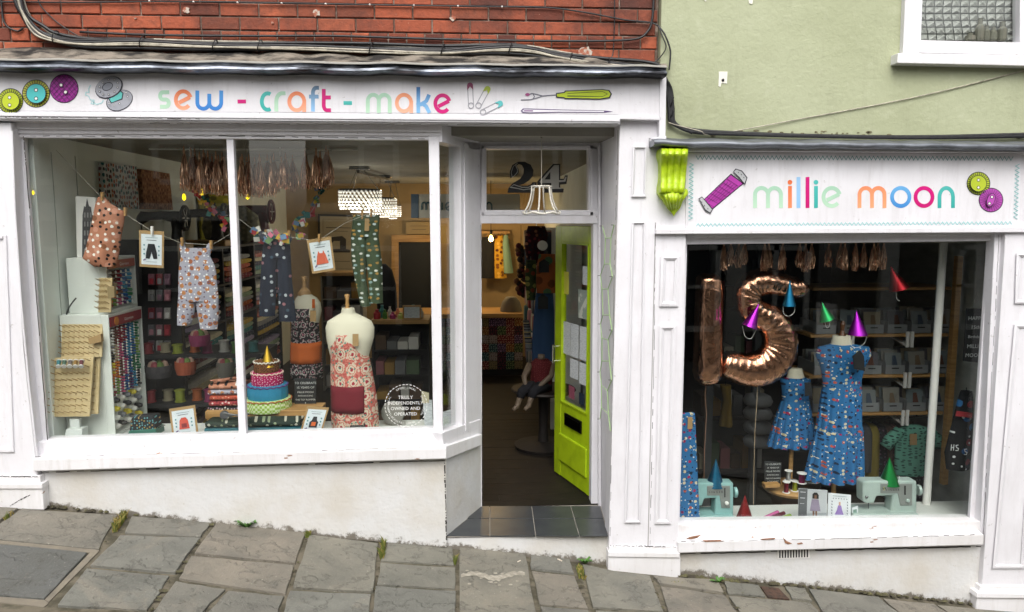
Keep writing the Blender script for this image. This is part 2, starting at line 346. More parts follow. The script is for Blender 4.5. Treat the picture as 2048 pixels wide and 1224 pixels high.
# flags beyond the frame, towards the street and up and down the hill
rnd = random.Random(5); x = -7.6
while x < 8.6:
    wd = rnd.uniform(.5, .75); y = -2.1
    sx = x
    while y < -.05:
        ln = rnd.uniform(.35, .7); y1 = min(y+ln, -.03); sx1 = x+wd
        cpt = Vector(((x+sx1)/2, (y+y1)/2, 0)); cpt.z = gz(cpt.x, cpt.y)
        d = CR.inverted() @ (cpt-CAM); u = 1024+F_PX*d.x/-d.z; vv = 612-F_PX*d.y/-d.z
        if y1-y > .12 and (vv > 1300 or u < -220 or u > 2260):
            flag([Vector((x+.012, y+.012, 0)), Vector((sx1, y+.012, 0)), Vector((sx1, y1, 0)), Vector((x+.012, y1, 0))], STONE, int(x*97+y*31+500))
        y = y1
    x += wd
cj = MB()      # the wide cement joints round the dark slab
for q in ([(-60,1075),(190,1099),(180,1105),(-60,1081)], [(190,1099),(199,1101),(97,1204),(89,1199),(180,1105)], [(89,1200),(97,1206),(88,1214),(-60,1198),(-60,1189)]): cj.prism([G(a, b, -.006) for a, b in q], (0, 0, -.03))
cj.build('cement_joint', CEMENTJ, pavement)
tr_ = MB()
cvr = MB(); cvr.prism([G(a, b, -.001) for a, b in [(1521,1172),(1557,1176),(1579,1198),(1536,1194)]], (0, 0, -.03))
tag(cvr.build('stopcock_cover', mat('rusty_iron', C('5b4438'), .85, .3, col2=C('3c332c'), vscale=30, bump=.6, bscale=80)), 'small rusty brown metal cover set among the paving stones', 'cover')
road = MB(); road.add([(x_, y_, gz(x_, y_)+.004) for x_, y_ in ((-60, -60), (60, -60), (60, -2.25), (-60, -2.25))], [(0, 1, 2, 3)]); struct(road.build('road', mat('asphalt', C('5d5b56'), .9, col2=C('504e4a'), vscale=6, bump=.4, bscale=80), origin=(0, -6, gz(0, -6))))
# ================================================================ BUILDING ONE: red brick above, white shopfront below
ZC = P(960, 250, -.08).z                      # porch ceiling / soffit level
B1 = thing('brick_building', 'red brick building with white shopfront, recessed doorway and cable-strewn wall', 'building', P(640, 1060, .1))
ZF = PZ(1070, 1072, 0).z; ZT = 0.0
wall = MB(); a, b = P(-160, 120, .115), P(1316, 60, .115)
wall.box((a.x-2, .115, a.z-.25), (b.x, .3, a.z+2.2)); bw = wall.build('wall', MORTAR, B1)
# bricks, one by one
bh, bl, jt = .0735, .228, .0095
bmesh_brick = {}
def brick(x0, x1, z0, rndv):
    L = round(x1-x0, 3); key = L
    if key not in bmesh_brick:
        m = MB(); h = bh/2; l = L/2; e = .004
        fr = [(-l+e, 0, -h+e), (l-e, 0, -h+e), (l-e, 0, h-e), (-l+e, 0, h-e)]; md = [(-l, .004, -h), (l, .004, -h), (l, .004, h), (-l, .004, h)]; bk = [(p[0], .03, p[2]) for p in md]
        m.add(fr+md+bk, [(0,1,2,3)]+[(i, (i+1) % 4, 4+(i+1) % 4, 4+i) for i in range(4)]+[(4+i, 4+(i+1) % 4, 8+(i+1) % 4, 8+i) for i in range(4)])
        ob = m.build('brick', BRICK, bw, origin=(0, 0, 0)); bmesh_brick[key] = ob; o = ob
    else: o = share('brick', bmesh_brick[key], (0, 0, 0), bw)
    o.location = Vector(((x0+x1)/2, .104+rndv.uniform(-.003, .003), z0+bh/2))-WL[bw.name]; o.rotation_euler = (rndv.uniform(-.012, .012), rndv.uniform(-.006, .006), rndv.uniform(-.012, .012))
zb = P(600, 106, .104).z-.03; xr = P(1314, 60, .104).x; xl = P(-75, 60, .104).x; rb = random.Random(3)
for row in range(7):
    z0 = zb+row*(bh+jt); header = row in (1, 6)
    L = .105 if header else bl; x = xl - (rb.uniform(0, .2) if header else (.12 if row % 2 else 0)) ; tint = rb
    while x < xr-.02:
        x1 = min(x+L, xr); brick(x, x1, z0, rb); x = x1+jt
# two spalled patches and a little plug in the brickwork
sp = MB()
for (cx_, cy_, r_) in ((372, 20, 7), (632, 26, 8), (905, 37, 6), (1172, 103, 13), (545, 45, 2.5), (270, 36, 2.5)):
    pts = []; rr = random.Random(cx_)
    for k in range(11):
        an = 2*math.pi*k/11; q = r_*rr.uniform(.6, 1.15); pts.append(P(cx_+math.cos(an)*q*1.1, cy_+math.sin(an)*q, .096))
    sp.prism(pts, (0, .01, 0))
sp.build('plaster_patch', mat('old_plaster', C('bfb5a8'), .9, col2=C('a2614a'), vscale=40, lo=.45, hi=.55), B1)
fl = MB()      # sloping cement fillet between bricks and lead
n = 40; top = []; mid = []; rr = random.Random(8)
for i in range(n+1):
    u = -80+(1330+80)*i/n; ty = 94+i*(112-94)/n+rr.uniform(-3, 3)+(10 if i > 36 else 0)
    a = P(u, ty, .092); m_ = Vector((a.x, .02+rr.uniform(-.02, .02), a.z-.045+rr.uniform(-.008, .008))); c = P(u, 120+i*15/n, -.1); c.z = min(c.z, m_.z-.01)
    top.append((Vector((a.x, .13, a.z+.004)), a, m_, c))
fl.loft(top, caps=False, closed=False); fl.build('cement_fillet', FILLET, B1, smooth=True)
# lead-covered cornice
ld = MB(); rings = []; n = 60; rr = random.Random(11)
for i in range(n+1):
    u = -90+(1333+90)*i/n; t0 = 119+(134-119)*(i/n); wv = math.sin(i*.9)*.0035+rr.uniform(-.002, .002)
    a = P(u, t0, -.19); zz = a.z+wv; yy = -.19+wv
    rings.append([Vector((a.x, -.06, zz+.018)), Vector((a.x, yy+.012, zz+.012)), Vector((a.x, yy, zz+.004)), Vector((a.x, yy+.012, zz-.006)), Vector((a.x, yy+.012, zz-.02)), Vector((a.x, yy-.01, zz-.027)), Vector((a.x, yy-.014, zz-.04)), Vector((a.x, yy+.004, zz-.052)), Vector((a.x, -.06, zz-.052))])
ld.loft(rings); ld.build('lead_flashing', LEAD, B1, smooth=True, angle=50)
pale = MB(); pale.loft([[Vector((r[2].x, r[2].y-.002+dy, r[2].z-.002+dz)) for dy, dz in ((0, .008), (-.006, .003), (-.006, -.004), (0, -.006))] for r in rings]); pale.build('pale_drip_edge', mat('pale_lead_edge', C('a3a19a'), .5, .3), B1)
fa = MB(); fa.slab([(-90,138),(1322,152),(1322,238),(1240,238),(-90,228)], -.09, .02)
fascia = fa.build('fascia', WHITE, B1, bevel=.003)
fm = MB(); fm.slab([(-90,224),(1240,237),(1240,243),(-90,231)], -.105, .02); fm.slab([(-90,231),(1240,243),(1240,247),(-90,236)], -.097, .02); fm.build('fascia_moulding', WHITE, B1, bevel=.002)
fj = MB(); fj.slab([(518,152),(518.8,152),(519.8,229),(519,229)], -.0915, -.088); fj.build('board_joint', plain('#b5b2b4'), B1)
ph = MB(); ph.slab([(1236,232),(1322,234),(1322,240),(1236,238)], -.1, .0); ph.build('pilaster_head_bead', WHITE, B1, bevel=.002)
eb = MB(); eb.slab([(1320,150),(1333,151),(1331,282),(1318,282)], -.10, .03); eb.slab([(1303,276),(1333,272),(1332,290),(1304,292)], -.11, -.05); eb.build('edge_board', WHITE, B1, bevel=.003)
# soffit under the fascia, running back over the window and the porch
sf = MB(); a = P(-90, 244, -.09); b = P(1240, 246, -.09); z = P(600, 243, -.09).z
sf.box((a.x, -.085, z-.004), (b.x, .04, z+.03)); sf.build('soffit', WHITE, B1)
zc = P(1080, 250, -.02).z-.006; po = MB(); xa, xb = P(880, 250, 0).x-.03, P(1240, 250, 0).x
po.box((xa, .03, zc+.012), (xb+.02, .75, zc+.05)); po.build('porch_ceiling', WHITE, B1)
hd = MB(); hd.slab([(18,242),(884,249),(884,264),(20,258)], .0, .06); hd.slab([(20,258),(882,264),(882,272),(22,267)], .018, .08); hd.slab([(22,267),(880,272),(880,280),(24,275)], .03, .08); hd.build('window_head', WHITE, B1, bevel=.003)
# left pilaster
pl = MB(); pl.slab([(-90,240),(22,246),(30,420),(47,700),(75,955),(-90,955)], -.05, .12); pil = pl.build('pilaster', WHITE, B1, bevel=.004)
pm = MB()
for q in ([(-90,470),(6,470),(4,478),(-90,478)], [(6,470),(12,470),(27,905),(20,905)], [(-90,898),(20,898),(27,905),(-90,905)]): pm.slab(q, -.062, -.048)
pm.build('panel_moulding', WHITE, pil, bevel=.003)
pb = MB(); pb.slab([(-90,952),(80,952),(82,972),(-90,972)], -.06, .12); pb.slab([(-90,968),(84,968),(85,978),(-90,978)], -.085, .1); pb.slab([(-90,976),(85,976),(88,1020),(-90,1013)], -.075, .12); pb.build('plinth', WHITE_WORN, pil, bevel=.004)
cb = MB(); cb.tube([P(x_, y_, -.055) for x_, y_ in ((24,262),(30,420),(42,600),(57,760),(76,930))], .006, 6); cb.build('painted_conduit', WHITE, pil)
# left window: stiles, mullion, corner post, rails
ls = MB(); ls.slab([(22,262),(46,268),(49,300),(94,886),(70,892)], .05, .085); ls.build('window_stile', WHITE, B1, bevel=.003)
mu = MB(); mu.slab([(452,270),(466,270),(493,884),(478,884)], .04, .088); mu.build('mullion', WHITE, B1, bevel=.004)
cp = MB(); cp.slab([(857,272),(878,272),(886,880),(867,880)], .02, .085); cp.build('corner_post', WHITE, B1, bevel=.005)
br = MB(); br.slab([(70,884),(884,862),(888,888),(72,912)], .0, .13); br.slab([(90,880),(884,858),(884,868),(90,890)], .03, .13); br.build('bottom_rail', WHITE, B1, bevel=.004)
si = MB(); q0 = [P(a_, b_, -.07) for a_, b_ in ((66,918),(893,896),(893,918),(66,943))]
bk = [Vector((p.x, .1, p.z+(.012 if i < 2 else 0))) for i, p in enumerate(q0)]
si.add(q0+bk, [(0,1,2,3), (4,7,6,5), (0,4,5,1), (3,2,6,7), (0,3,7,4), (1,5,6,2)]); si.build('window_sill', WHITE_WORN, B1, bevel=.006)
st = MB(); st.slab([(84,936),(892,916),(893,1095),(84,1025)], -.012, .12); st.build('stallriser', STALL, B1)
# splayed side of the bay and the door screen behind it
YD = .53
pA = P(884, 900, -.012); pB = P(963, 900, YD); nrm = Vector((pB.x-pA.x, pB.y-pA.y, 0)).normalized(); out = Vector((nrm.y, -nrm.x, 0))
def SP(px, py, off=0.0):                      # a point on the splayed plane
    d = ray(px, py); o = pA+out*off; t = (o-CAM).dot(out)/d.dot(out); return CAM+d*t
def sslab(m, px, off, th): m.prism([SP(a_, b_, off) for a_, b_ in px], -out*th)
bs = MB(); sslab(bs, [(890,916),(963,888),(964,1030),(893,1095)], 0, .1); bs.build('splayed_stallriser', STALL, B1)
ss = MB(); sslab(ss, [(891,893),(964,868),(964,890),(892,919)], .035, .12); ss.build('splayed_sill', WHITE_WORN, B1, bevel=.005)
sr = MB(); sslab(sr, [(884,866),(962,838),(963,870),(888,895)], .012, .1); sr.build('splayed_bottom_rail', WHITE, B1, bevel=.003)
sh = MB(); sslab(sh, [(884,251),(960,262),(960,302),(884,284)], .006, .1); sh.build('splayed_head', WHITE, B1, bevel=.003)
spp = MB(); sslab(spp, [(921,280),(961,286),(963,868),(925,880)], .006, .09); spp.build('splayed_post', WHITE, B1, bevel=.004)
spb = MB(); sslab(spb, [(930,286),(936,286),(938,860),(932,862)], .016, .012); spb.build('post_bead', WHITE, B1)
g = MB(); g.slab([(46,268),(460,268),(486,886),(90,888)], .075, .081); g.build('window_pane', GLASS, B1)
g = MB(); g.slab([(462,268),(868,272),(874,880),(488,886)], .075, .081); g.build('window_pane', GLASS, B1)
g = MB(); sslab(g, [(874,270),(926,284),(930,866),(884,880)], -.045, .006); g.build('window_pane', GLASS, B1)
# porch: door screen with fanlight
ts = MB()
ts.slab([(958,262),(1202,262),(1202,298),(958,298)], YD, YD+.1); ts.slab([(958,290),(973,290),(973,435),(958,435)], YD, YD+.1); ts.slab([(1177,290),(1202,290),(1202,435),(1177,435)], YD, YD+.1); ts.slab([(958,420),(1202,420),(1202,447),(958,447)], YD-.012, YD+.1)
ts.build('fanlight_frame', WHITE, B1, bevel=.003)
tm = MB()
for q in ([(964,292),(1186,292),(1186,297),(964,297)], [(964,292),(969,292),(969,430),(964,430)], [(1181,292),(1186,292),(1186,430),(1181,430)], [(964,424),(1186,424),(1186,430),(964,430)]): tm.slab(q, YD-.018, YD)
tm.build('fanlight_moulding', WHITE, B1)
g = MB(); g.slab([(970,296),(1180,296),(1180,424),(970,424)], YD+.05, YD+.056); fan = g.build('fanlight_pane', GLASS, B1)
dj = MB(); dj.slab([(952,440),(963,440),(964,1030),(952,1030)], YD-.01, YD+.1); dj.slab([(1187,445),(1203,445),(1200,1024),(1182,1024)], YD, YD+.1); dj.build('door_jamb', WHITE, B1, bevel=.002)
rv = MB(); A0, A1, A2, A3 = P(1240,232,-.02), P(1216,1125,-.02), P(1199,1040,YD+.02), P(1199,240,YD+.02)
rv.prism([A0, A1, A2, A3], (.06, 0, 0)); rv.build('porch_side_wall', WHITE, B1)
rb_ = MB(); rb_.slab([(1197,290),(1201,290),(1202,1012),(1197,1012)], YD-.05, YD-.02); rb_.build('reveal_bead', WHITE, B1)
# pier between the two shopfronts
pr = MB(); pr.slab([(1240,238),(1331,238),(1331,284),(1372,284),(1372,480),(1357,1060),(1352,1110),(1217,1110)], -.04, .12); pier = pr.build('pier', WHITE, B1, bevel=.004)
def frame_px(m, q, w, y0, y1):                # raised picture-frame moulding round a quad
    i_ = [(q[0][0]+w, q[0][1]+w), (q[1][0]-w, q[1][1]+w), (q[2][0]-w, q[2][1]-w), (q[3][0]+w, q[3][1]-w)]
    o_ = [P(a_, b_, y0) for a_, b_ in q]; n_ = [P(a_, b_, y1-.002) for a_, b_ in i_]; n0 = [P(a_, b_, y0-.002) for a_, b_ in [((a1+a2)/2, (b1+b2)/2) for (a1, b1), (a2, b2) in zip(q, i_)]]
    ob_ = [P(a_, b_, y1) for a_, b_ in q]
    v_ = ob_+o_+n0+n_; f_ = []
    for r_ in range(3): f_ += [(r_*4+i, r_*4+(i+1) % 4, r_*4+4+(i+1) % 4, r_*4+4+i) for i in range(4)]
    m.add(v_, f_)
for q, w in (([(1266,292),(1294,292),(1292,394),(1263,394)], 5), ([(1264,443),(1291,443),(1281,1046),(1249,1046)], 5), ([(1322,511),(1360,511),(1356,613),(1319,613)], 10), ([(1319,651),(1352,651),(1342,1048),(1310,1048)], 9)):
    m = MB(); frame_px(m, q, w, -.054, -.042); m.build('panel_moulding', WHITE, pier)
gr = MB(); gr.slab([(1310,445),(1312,445),(1297,1095),(1295,1095)], -.0412, -.038); gr.build('pier_joint', plain('#a9a6a6'), pier)
pp = MB(); pp.slab([(1218,1092),(1358,1094),(1358,1108),(1218,1106)], -.05, .1); pp.slab([(1217,1104),(1360,1106),(1360,1116),(1216,1114)], -.072, .1); pp.slab([(1216,1112),(1361,1114),(1361,1162),(1216,1150)], -.062, .1); pp.build('plinth', WHITE_WORN, pier, bevel=.004)
# porch step: dark tiles on a white riser
ZS = P(1060, 1070, -.0).z
x0, x1 = P(893, 1072, .0).x, P(1217, 1070, .0).x; xb0, xb1 = P(963, 1012, YD).x, P(1200, 1012, YD).x
rs = MB(); e = .03
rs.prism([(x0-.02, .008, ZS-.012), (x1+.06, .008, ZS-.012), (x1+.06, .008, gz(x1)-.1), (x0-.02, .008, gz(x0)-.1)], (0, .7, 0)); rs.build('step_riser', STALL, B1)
GROUT = plain('#8f8a82', .9); TILE = mat('dark_slate_tile', C('3d4042'), .3, col2=C('33363a'), vscale=7, bump=.1, bscale=40)
gt = MB(); YT = PZ(1060, 1012, ZS).y+.004; gt.add([(x0, .0, ZS-.004), (x1, .0, ZS-.004), (xb1+.1, YT, ZS-.004), (xb0-.05, YT, ZS-.004)], [(0,1,2,3)]); gt.build('tile_bed', GROUT, B1)
cuts = [(893, 979), (980.6, 1070.6), (1072.4, 1158.2), (1160, 1216)]; bks = [(952, 979), (980.2, 1062.5), (1064, 1140.5), (1142, 1200)]
def tz(px, py): return PZ(px, py, ZS+.001)
mid = 1037
for (f0, f1), (b0, b1) in zip(cuts, bks):
    k = (mid-1012)/(1072-1012); l0, l1 = b0+(f0-b0)*k, b1+(f1-b1)*k
    if f0 == 893: l0 = 935
    for q in ([(f0,1071.5),(f1,1071.5),(l1,mid+.6),(l0,mid+.6)], [(l0,mid-.6),(l1,mid-.6),(b1,1012),(b0,1012)]):
        m = MB(); m.prism([tz(a_, b_) for a_, b_ in q], (0, 0, -.006)); m.build('tile', TILE, B1, bevel=.001)
# ================================================================ the front door, lime green, standing open
hx = P(1186, 1005, YD+.06); fx = PZ(1108, 942, ZS+.01); H0 = Vector((hx.x, YD+.06, ZS+.01)); H1 = Vector((fx.x, fx.y, ZS+.01))
du = (H1-H0); dw = du.length; du.normalize(); dn = Vector((-du.y, du.x, 0))
if dn.x > 0: dn = -dn                        # outer face looks towards the left
H0 = H0-dn*.045; H1 = H1-dn*.045
ztop = P(1150, 450, YD+.4).z
DH = P(1186, 450, YD+.06).z-ZS-.02
door = MB(); th = .045
def dbox(m, s0, s1, z0, z1, n0, n1, mi=0):
    a_ = H0+du*s0; b_ = H0+du*s1
    m.prism([a_+dn*n0+Vector((0,0,z0)), b_+dn*n0+Vector((0,0,z0)), b_+dn*n0+Vector((0,0,z1)), a_+dn*n0+Vector((0,0,z1))], dn*(n1-n0), mi)
sw = .115
dbox(door, 0, sw, 0, DH, 0, th); dbox(door, dw-sw, dw, 0, DH, 0, th); dbox(door, sw, dw-sw, DH-.13, DH, 0, th); dbox(door, sw, dw-sw, 0, .62, .004, th-.004)
DR = door.build('door', LIME, B1, bevel=.003)
dp = MB(); dbox(dp, sw-.01, dw-sw+.01, .13, .36, th-.006, th+.012); dp.build('door_panel', LIME, DR, bevel=.01)
dm = MB()
for q in ((sw, sw+.012, .62, DH-.13), (dw-sw-.012, dw-sw, .62, DH-.13), (sw, dw-sw, .62, .632), (sw, dw-sw, DH-.142, DH-.13)): dbox(dm, *q, .01, th+.004)
dm.build('glazing_bead', LIME, DR)
dg = MB(); dbox(dg, sw, dw-sw, .625, DH-.132, .02, .025); dg.build('door_pane', GLASS, DR)
lb = MB(); dbox(lb, .2, dw-.2, .45, .55, th-.004, th+.008); lbo = lb.build('letterbox', plain('#3a3a38', .35, 1), DR, bevel=.003)
lf = MB(); dbox(lf, .222, dw-.222, .47, .53, th+.008, th+.013); lf.build('flap', plain('#141414', .3, 1), lbo)
hh = MB(); c0 = H0+du*(dw-.05)+dn*(th+.04); hh.tube([c0+Vector((0,0,z_)) for z_ in (.93, 1.0, 1.08)], .008, 8)
for z_ in (.945, 1.065): hh.tube([c0+Vector((0,0,z_)), c0-dn*.045+Vector((0,0,z_))], .006, 6)
hh.build('handle', plain('#c9c6bd', .25, 1), DR)
for z_ in (.22, DH-.25):
    m = MB(); dbox(m, -.004, .03, z_, z_+.09, th, th+.004); m.build('hinge', LIME, DR)
PAPER = mat('printed_paper', C('cfd4d6'), .7, col2=C('a9b0b4'), vscale=30, lo=.5, hi=.6, stretch=(1, 1, 9))
for i, (s0, s1, z0, z1, c_) in enumerate(((.15, .28, 1.02, 1.28, 0), (.30, .44, 1.02, 1.28, 0), (.45, .57, 1.02, 1.28, 0), (.15, .28, .83, 1.0, 0), (.30, .44, .85, 1.0, 0), (.16, .31, 1.34, 1.56, 2), (.48, .6, 1.5, 1.68, 1), (.36, .46, .68, .78, 3), (.2, .28, .67, .76, 4), (.16, .24, 1.6, 1.74, 0))):
    m = MB(); dbox(m, s0, s1, z0, z1, .027, .0285)
    lab = ['white printed notice', 'small yellow flyer', 'pale poster with handwriting', 'dark round sticker', 'black square sticker'][c_]
    m.build('notice', [PAPER, plain('#d3cf55'), mat('pale_poster', C('8f9b93'), .6, col2=C('c7cbc0'), vscale=14, lo=.5, hi=.55), plain('#8a4a5c'), plain('#1b2a3a')][c_], DR)['label'] = lab+' stuck to the glass of the green door'
# ================================================================ BUILDING TWO: sage green render above, white shopfront below
B2 = thing('green_building', 'sage green rendered building with white shopfront and decorated window', 'building', P(1700, 1180, .1))
gw = MB(); a, b = P(1317, 290, .06), P(2048, 0, .06); wl_, wr_, wz_, zt_ = P(1825, 0, .06).x, P(2056, 0, .06).x, P(1900, 100, .06).z, b.z+1.8; z0_ = P(1600, 292, .06).z; gw.box((a.x, .06, z0_), (wl_, .3, zt_)); gw.box((wl_, .06, z0_), (wr_, .3, wz_)); gw.box((wr_, .06, z0_), (b.x+1.6, .3, zt_)); gwo = gw.build('wall', GREENWALL, B2)
gc = MB(); rr = random.Random(4)
for i in range(46):                            # blistered, mouldy paint above the lead
    u = rr.gauss(1640, 75) if i < 30 else rr.uniform(1380, 2040); q = 268+rr.uniform(-6, 6) + (u-1640)*.012; r_ = rr.uniform(1.2, 4.5)
    gc.prism([P(u+math.cos(k)*r_*rr.uniform(.7, 1.7), q+math.sin(k)*r_*.6, .0575) for k in [j*math.pi/3.5 for j in range(7)]], (0, .01, 0))
gc.build('mould_spots', mat('mould', C('5a5440'), .95, col2=C('8d8768'), vscale=60), gwo)
pt = MB(); pt.slab([(1438,143),(1455,143),(1454,167),(1443,166),(1441,174),(1437,172)], .0565, .061); pt.slab([(1497,-5),(1507,-5),(1505,8),(1498,7)], .0565, .061); pt.slab([(1404,-3),(1414,-3),(1412,3)], .0565, .061); pto = pt.build('paint_patch', plain('#e6e4d8', .8), gwo)
hk = MB(); hk.lathe([(.0, -.004), (.009, -.002), (.009, .004)], P(1446, 160, .054), 10, (0, 1, 0)); hk.build('hole', BLACK, gwo)
l2 = MB(); rings = []; n = 44; rr = random.Random(21)
for i in range(n+1):
    u = 1308+(2150-1308)*i/n; wv = math.sin(i*1.1)*.0025+rr.uniform(-.002, .002); a = P(u, 282+8*i/n-(2 if i < 2 else 0), -.17); zz, yy = a.z+wv, -.17+wv
    rings.append([Vector((a.x, .07, zz+.045)), Vector((a.x, yy+.015, zz+.006)), Vector((a.x, yy, zz)), Vector((a.x, yy-.006, zz-.014)), Vector((a.x, yy, zz-.028)), Vector((a.x, yy+.02, zz-.034)), Vector((a.x, .07, zz-.034))])
l2.loft(rings); l2.build('lead_flashing', mat('grey_lead_sheet', C('7c8087'), .4, .5, col2=C('5b5e63'), vscale=6, bump=.4, bscale=12), B2, smooth=True, angle=50)
fa = MB(); fa.slab([(1372,296),(2160,298),(2160,462),(1372,466)], -.05, .1); fa.build('fascia', WHITE, B2)
fb = MB(); fb.slab([(1312,458),(2160,454),(2160,464),(1312,468)], -.075, .05); fb.slab([(1372,292),(2160,298),(2160,306),(1372,302)], -.1, .0); fb.build('fascia_moulding', WHITE, B2, bevel=.003)
hd = MB(); hd.slab([(1373,464),(1998,460),(1996,470),(1373,476)], .005, .12); hd.slab([(1373,474),(1996,468),(1984,482),(1373,489)], .03, .12); hd.build('window_head', WHITE, B2, bevel=.003)
rs2 = MB(); rs2.slab([(1979,470),(1998,466),(1968,1060),(1938,1060)], .055, .085); rs2.slab([(1990,462),(2012,462),(1985,1080),(1960,1080)], -.01, .075); rs2.build('window_stile', WHITE, B2, bevel=.004)
ls2 = MB(); ls2.slab([(1366,470),(1375,470),(1359,1056),(1346,1056)], .03, .12); ls2.build('window_stile', WHITE, B2, bevel=.003)
b2 = MB(); b2.slab([(1352,1050),(1968,1043),(1966,1068),(1352,1082)], -.005, .13); b2.build('bottom_rail', WHITE_WORN, B2, bevel=.004)
s2 = MB(); q0 = [P(a_, b_, -.07) for a_, b_ in ((1356,1084),(1968,1069),(1967,1090),(1356,1106))]; bk = [Vector((p.x, .1, p.z+(.012 if i < 2 else 0))) for i, p in enumerate(q0)]
s2.add(q0+bk, [(0,1,2,3), (4,7,6,5), (0,4,5,1), (3,2,6,7), (0,3,7,4), (1,5,6,2)]); sill2 = s2.build('window_sill', WHITE_WORN, B2, bevel=.005)
fk = MB(); RAWWOOD = mat('bare_weathered_wood', C('a5785c'), .9, col2=C('6d5344'), vscale=30)
for q in ([(1372,1078),(1380,1074),(1402,1070),(1395,1076),(1382,1079)], [(1405,1081),(1440,1080),(1446,1083),(1410,1084)], [(1520,1078),(1552,1076),(1548,1079),(1524,1080)], [(1566,1074),(1573,1082),(1584,1087),(1576,1089),(1570,1086)], [(1594,1087),(1604,1085),(1606,1088),(1596,1089)]): fk.prism([P(a_, b_, -.073 if b_ > 1083 or a_ < 1500 else -.073) for a_, b_ in q], (0, .004, 0))
fk.build('peeled_paint', RAWWOOD, sill2)
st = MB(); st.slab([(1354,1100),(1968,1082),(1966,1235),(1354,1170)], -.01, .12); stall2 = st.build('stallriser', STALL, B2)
vg = MB(); vg.slab([(1555,1099),(1620,1097),(1620,1116),(1555,1118)], -.016, .0); vgo = vg.build('air_vent', plain('#e2e0dc'), stall2)
vb = MB()
for k in range(11): u = 1558.5+k*5.5; vb.slab([(u,1101-k*.16),(u+2.6,1101-k*.16),(u+2.6,1116-k*.16),(u,1116-k*.16)], -.0175, -.012)
vb.build('vent_slot', BLACK, vgo)
rp = MB(); rp.slab([(2012,455),(2160,455),(2150,1190),(1962,1190),(1970,1090)], -.05, .12); rpo = rp.build('pilaster', WHITE, B2, bevel=.004)
for q, w in (([(2033,506),(2090,506),(2088,607),(2030,607)], 8), ([(2029,648),(2080,648),(2050,1137),(1985,1137)], 9)):
    m = MB(); frame_px(m, q, w, -.064, -.052); m.build('panel_moulding', WHITE, rpo)
rq = MB(); rq.slab([(1960,1172),(2150,1172),(2150,1190),(1958,1190)], -.06, .1); rq.slab([(1955,1186),(2150,1190),(2150,1198),(1953,1196)], -.085, .1); rq.slab([(1954,1194),(2150,1198),(2150,1250),(1950,1240)], -.07, .1); rq.build('plinth', WHITE_WORN, rpo, bevel=.004)
g = MB(); g.slab([(1366,480),(1984,474),(1942,1052),(1350,1056)], .075, .081); g.build('window_pane', GLASS, B2)
# upstairs window
uf = MB(); uf.slab([(1813,-70),(1843,-70),(1838,108),(1806,106)], .02, .1); uf.slab([(1842,-70),(1848,-70),(1842,84),(1837,84)], .035, .1); uf.slab([(1836,80),(2160,88),(2160,112),(1836,105)], .03, .1); uf.slab([(2040,-70),(2070,-70),(2070,88),(2040,86)], .03, .1); uw = uf.build('upstairs_window', WHITE, B2, bevel=.003)
us = MB(); us.slab([(1796,106),(2160,112),(2160,134),(1795,126)], -.02, .12); us.build('sill', WHITE_WORN, uw, bevel=.004)
gp = MB(); gp.slab([(1838,-70),(2050,-70),(2050,90),(1836,86)], .07, .075); gp.build('pane', GLASS, uw)
NETM = mat('crinkled_grey_sheet', C('8b8c86'), .35, col2=C('bdbdb8'), vscale=9, bump=.8, bscale=18, bdist=.03)
lt = MB(); rr = random.Random(2); nx, ny = 13, 12          # quilted plastic squares behind the pane
gx = [1836+i*17.5 for i in range(nx+1)]; gy = [-68+j*13.6 for j in range(ny+1)]
for j in range(ny):
    for i in range(nx):
        q = [(gx[i]+1+3*math.sin(j*.7), gy[j]+1), (gx[i+1]-1+3*math.sin(j*.7), gy[j]+1), (gx[i+1]-1+3*math.sin(j*.7+.7), gy[j+1]-1), (gx[i]+1+3*math.sin(j*.7+.7), gy[j+1]-1)]
        m = MB(); pts = [P(a_, b_, .125) for a_, b_ in q]; cc = sum(pts, Vector())/4-Vector((rr.uniform(-.012, .012), .014, rr.uniform(-.01, .01))); m.add(pts+[cc], [(0,1,4), (1,2,4), (2,3,4), (3,0,4)]); m.build('quilted_square', NETM, uw)
bkp = MB(); bkp.slab([(1820,-80),(2080,-80),(2080,100),(1820,100)], .135, .14); bkp.build('backing_sheet', plain('#6e6f6c', .6), uw)
vs_ = MB()                                       # jars on the inner ledge
for u, w_, h_ in ((1958, 9, 44), (1972, 7, 30), (1985, 8, 28), (2003, 9, 38), (1940, 10, 16)):
    a_ = P(u, 82, .1); s_ = w_/310; hh_ = h_/310; vs_.lathe([(s_*.8, 0), (s_, hh_*.1), (s_, hh_*.6), (s_*.5, hh_*.75), (s_*.5, hh_*.95), (s_*.6, hh_)], a_, 10)
vs_.build('ledge_jars', mat('dusty_glass_jar', C('6f6d60'), .25), uw)
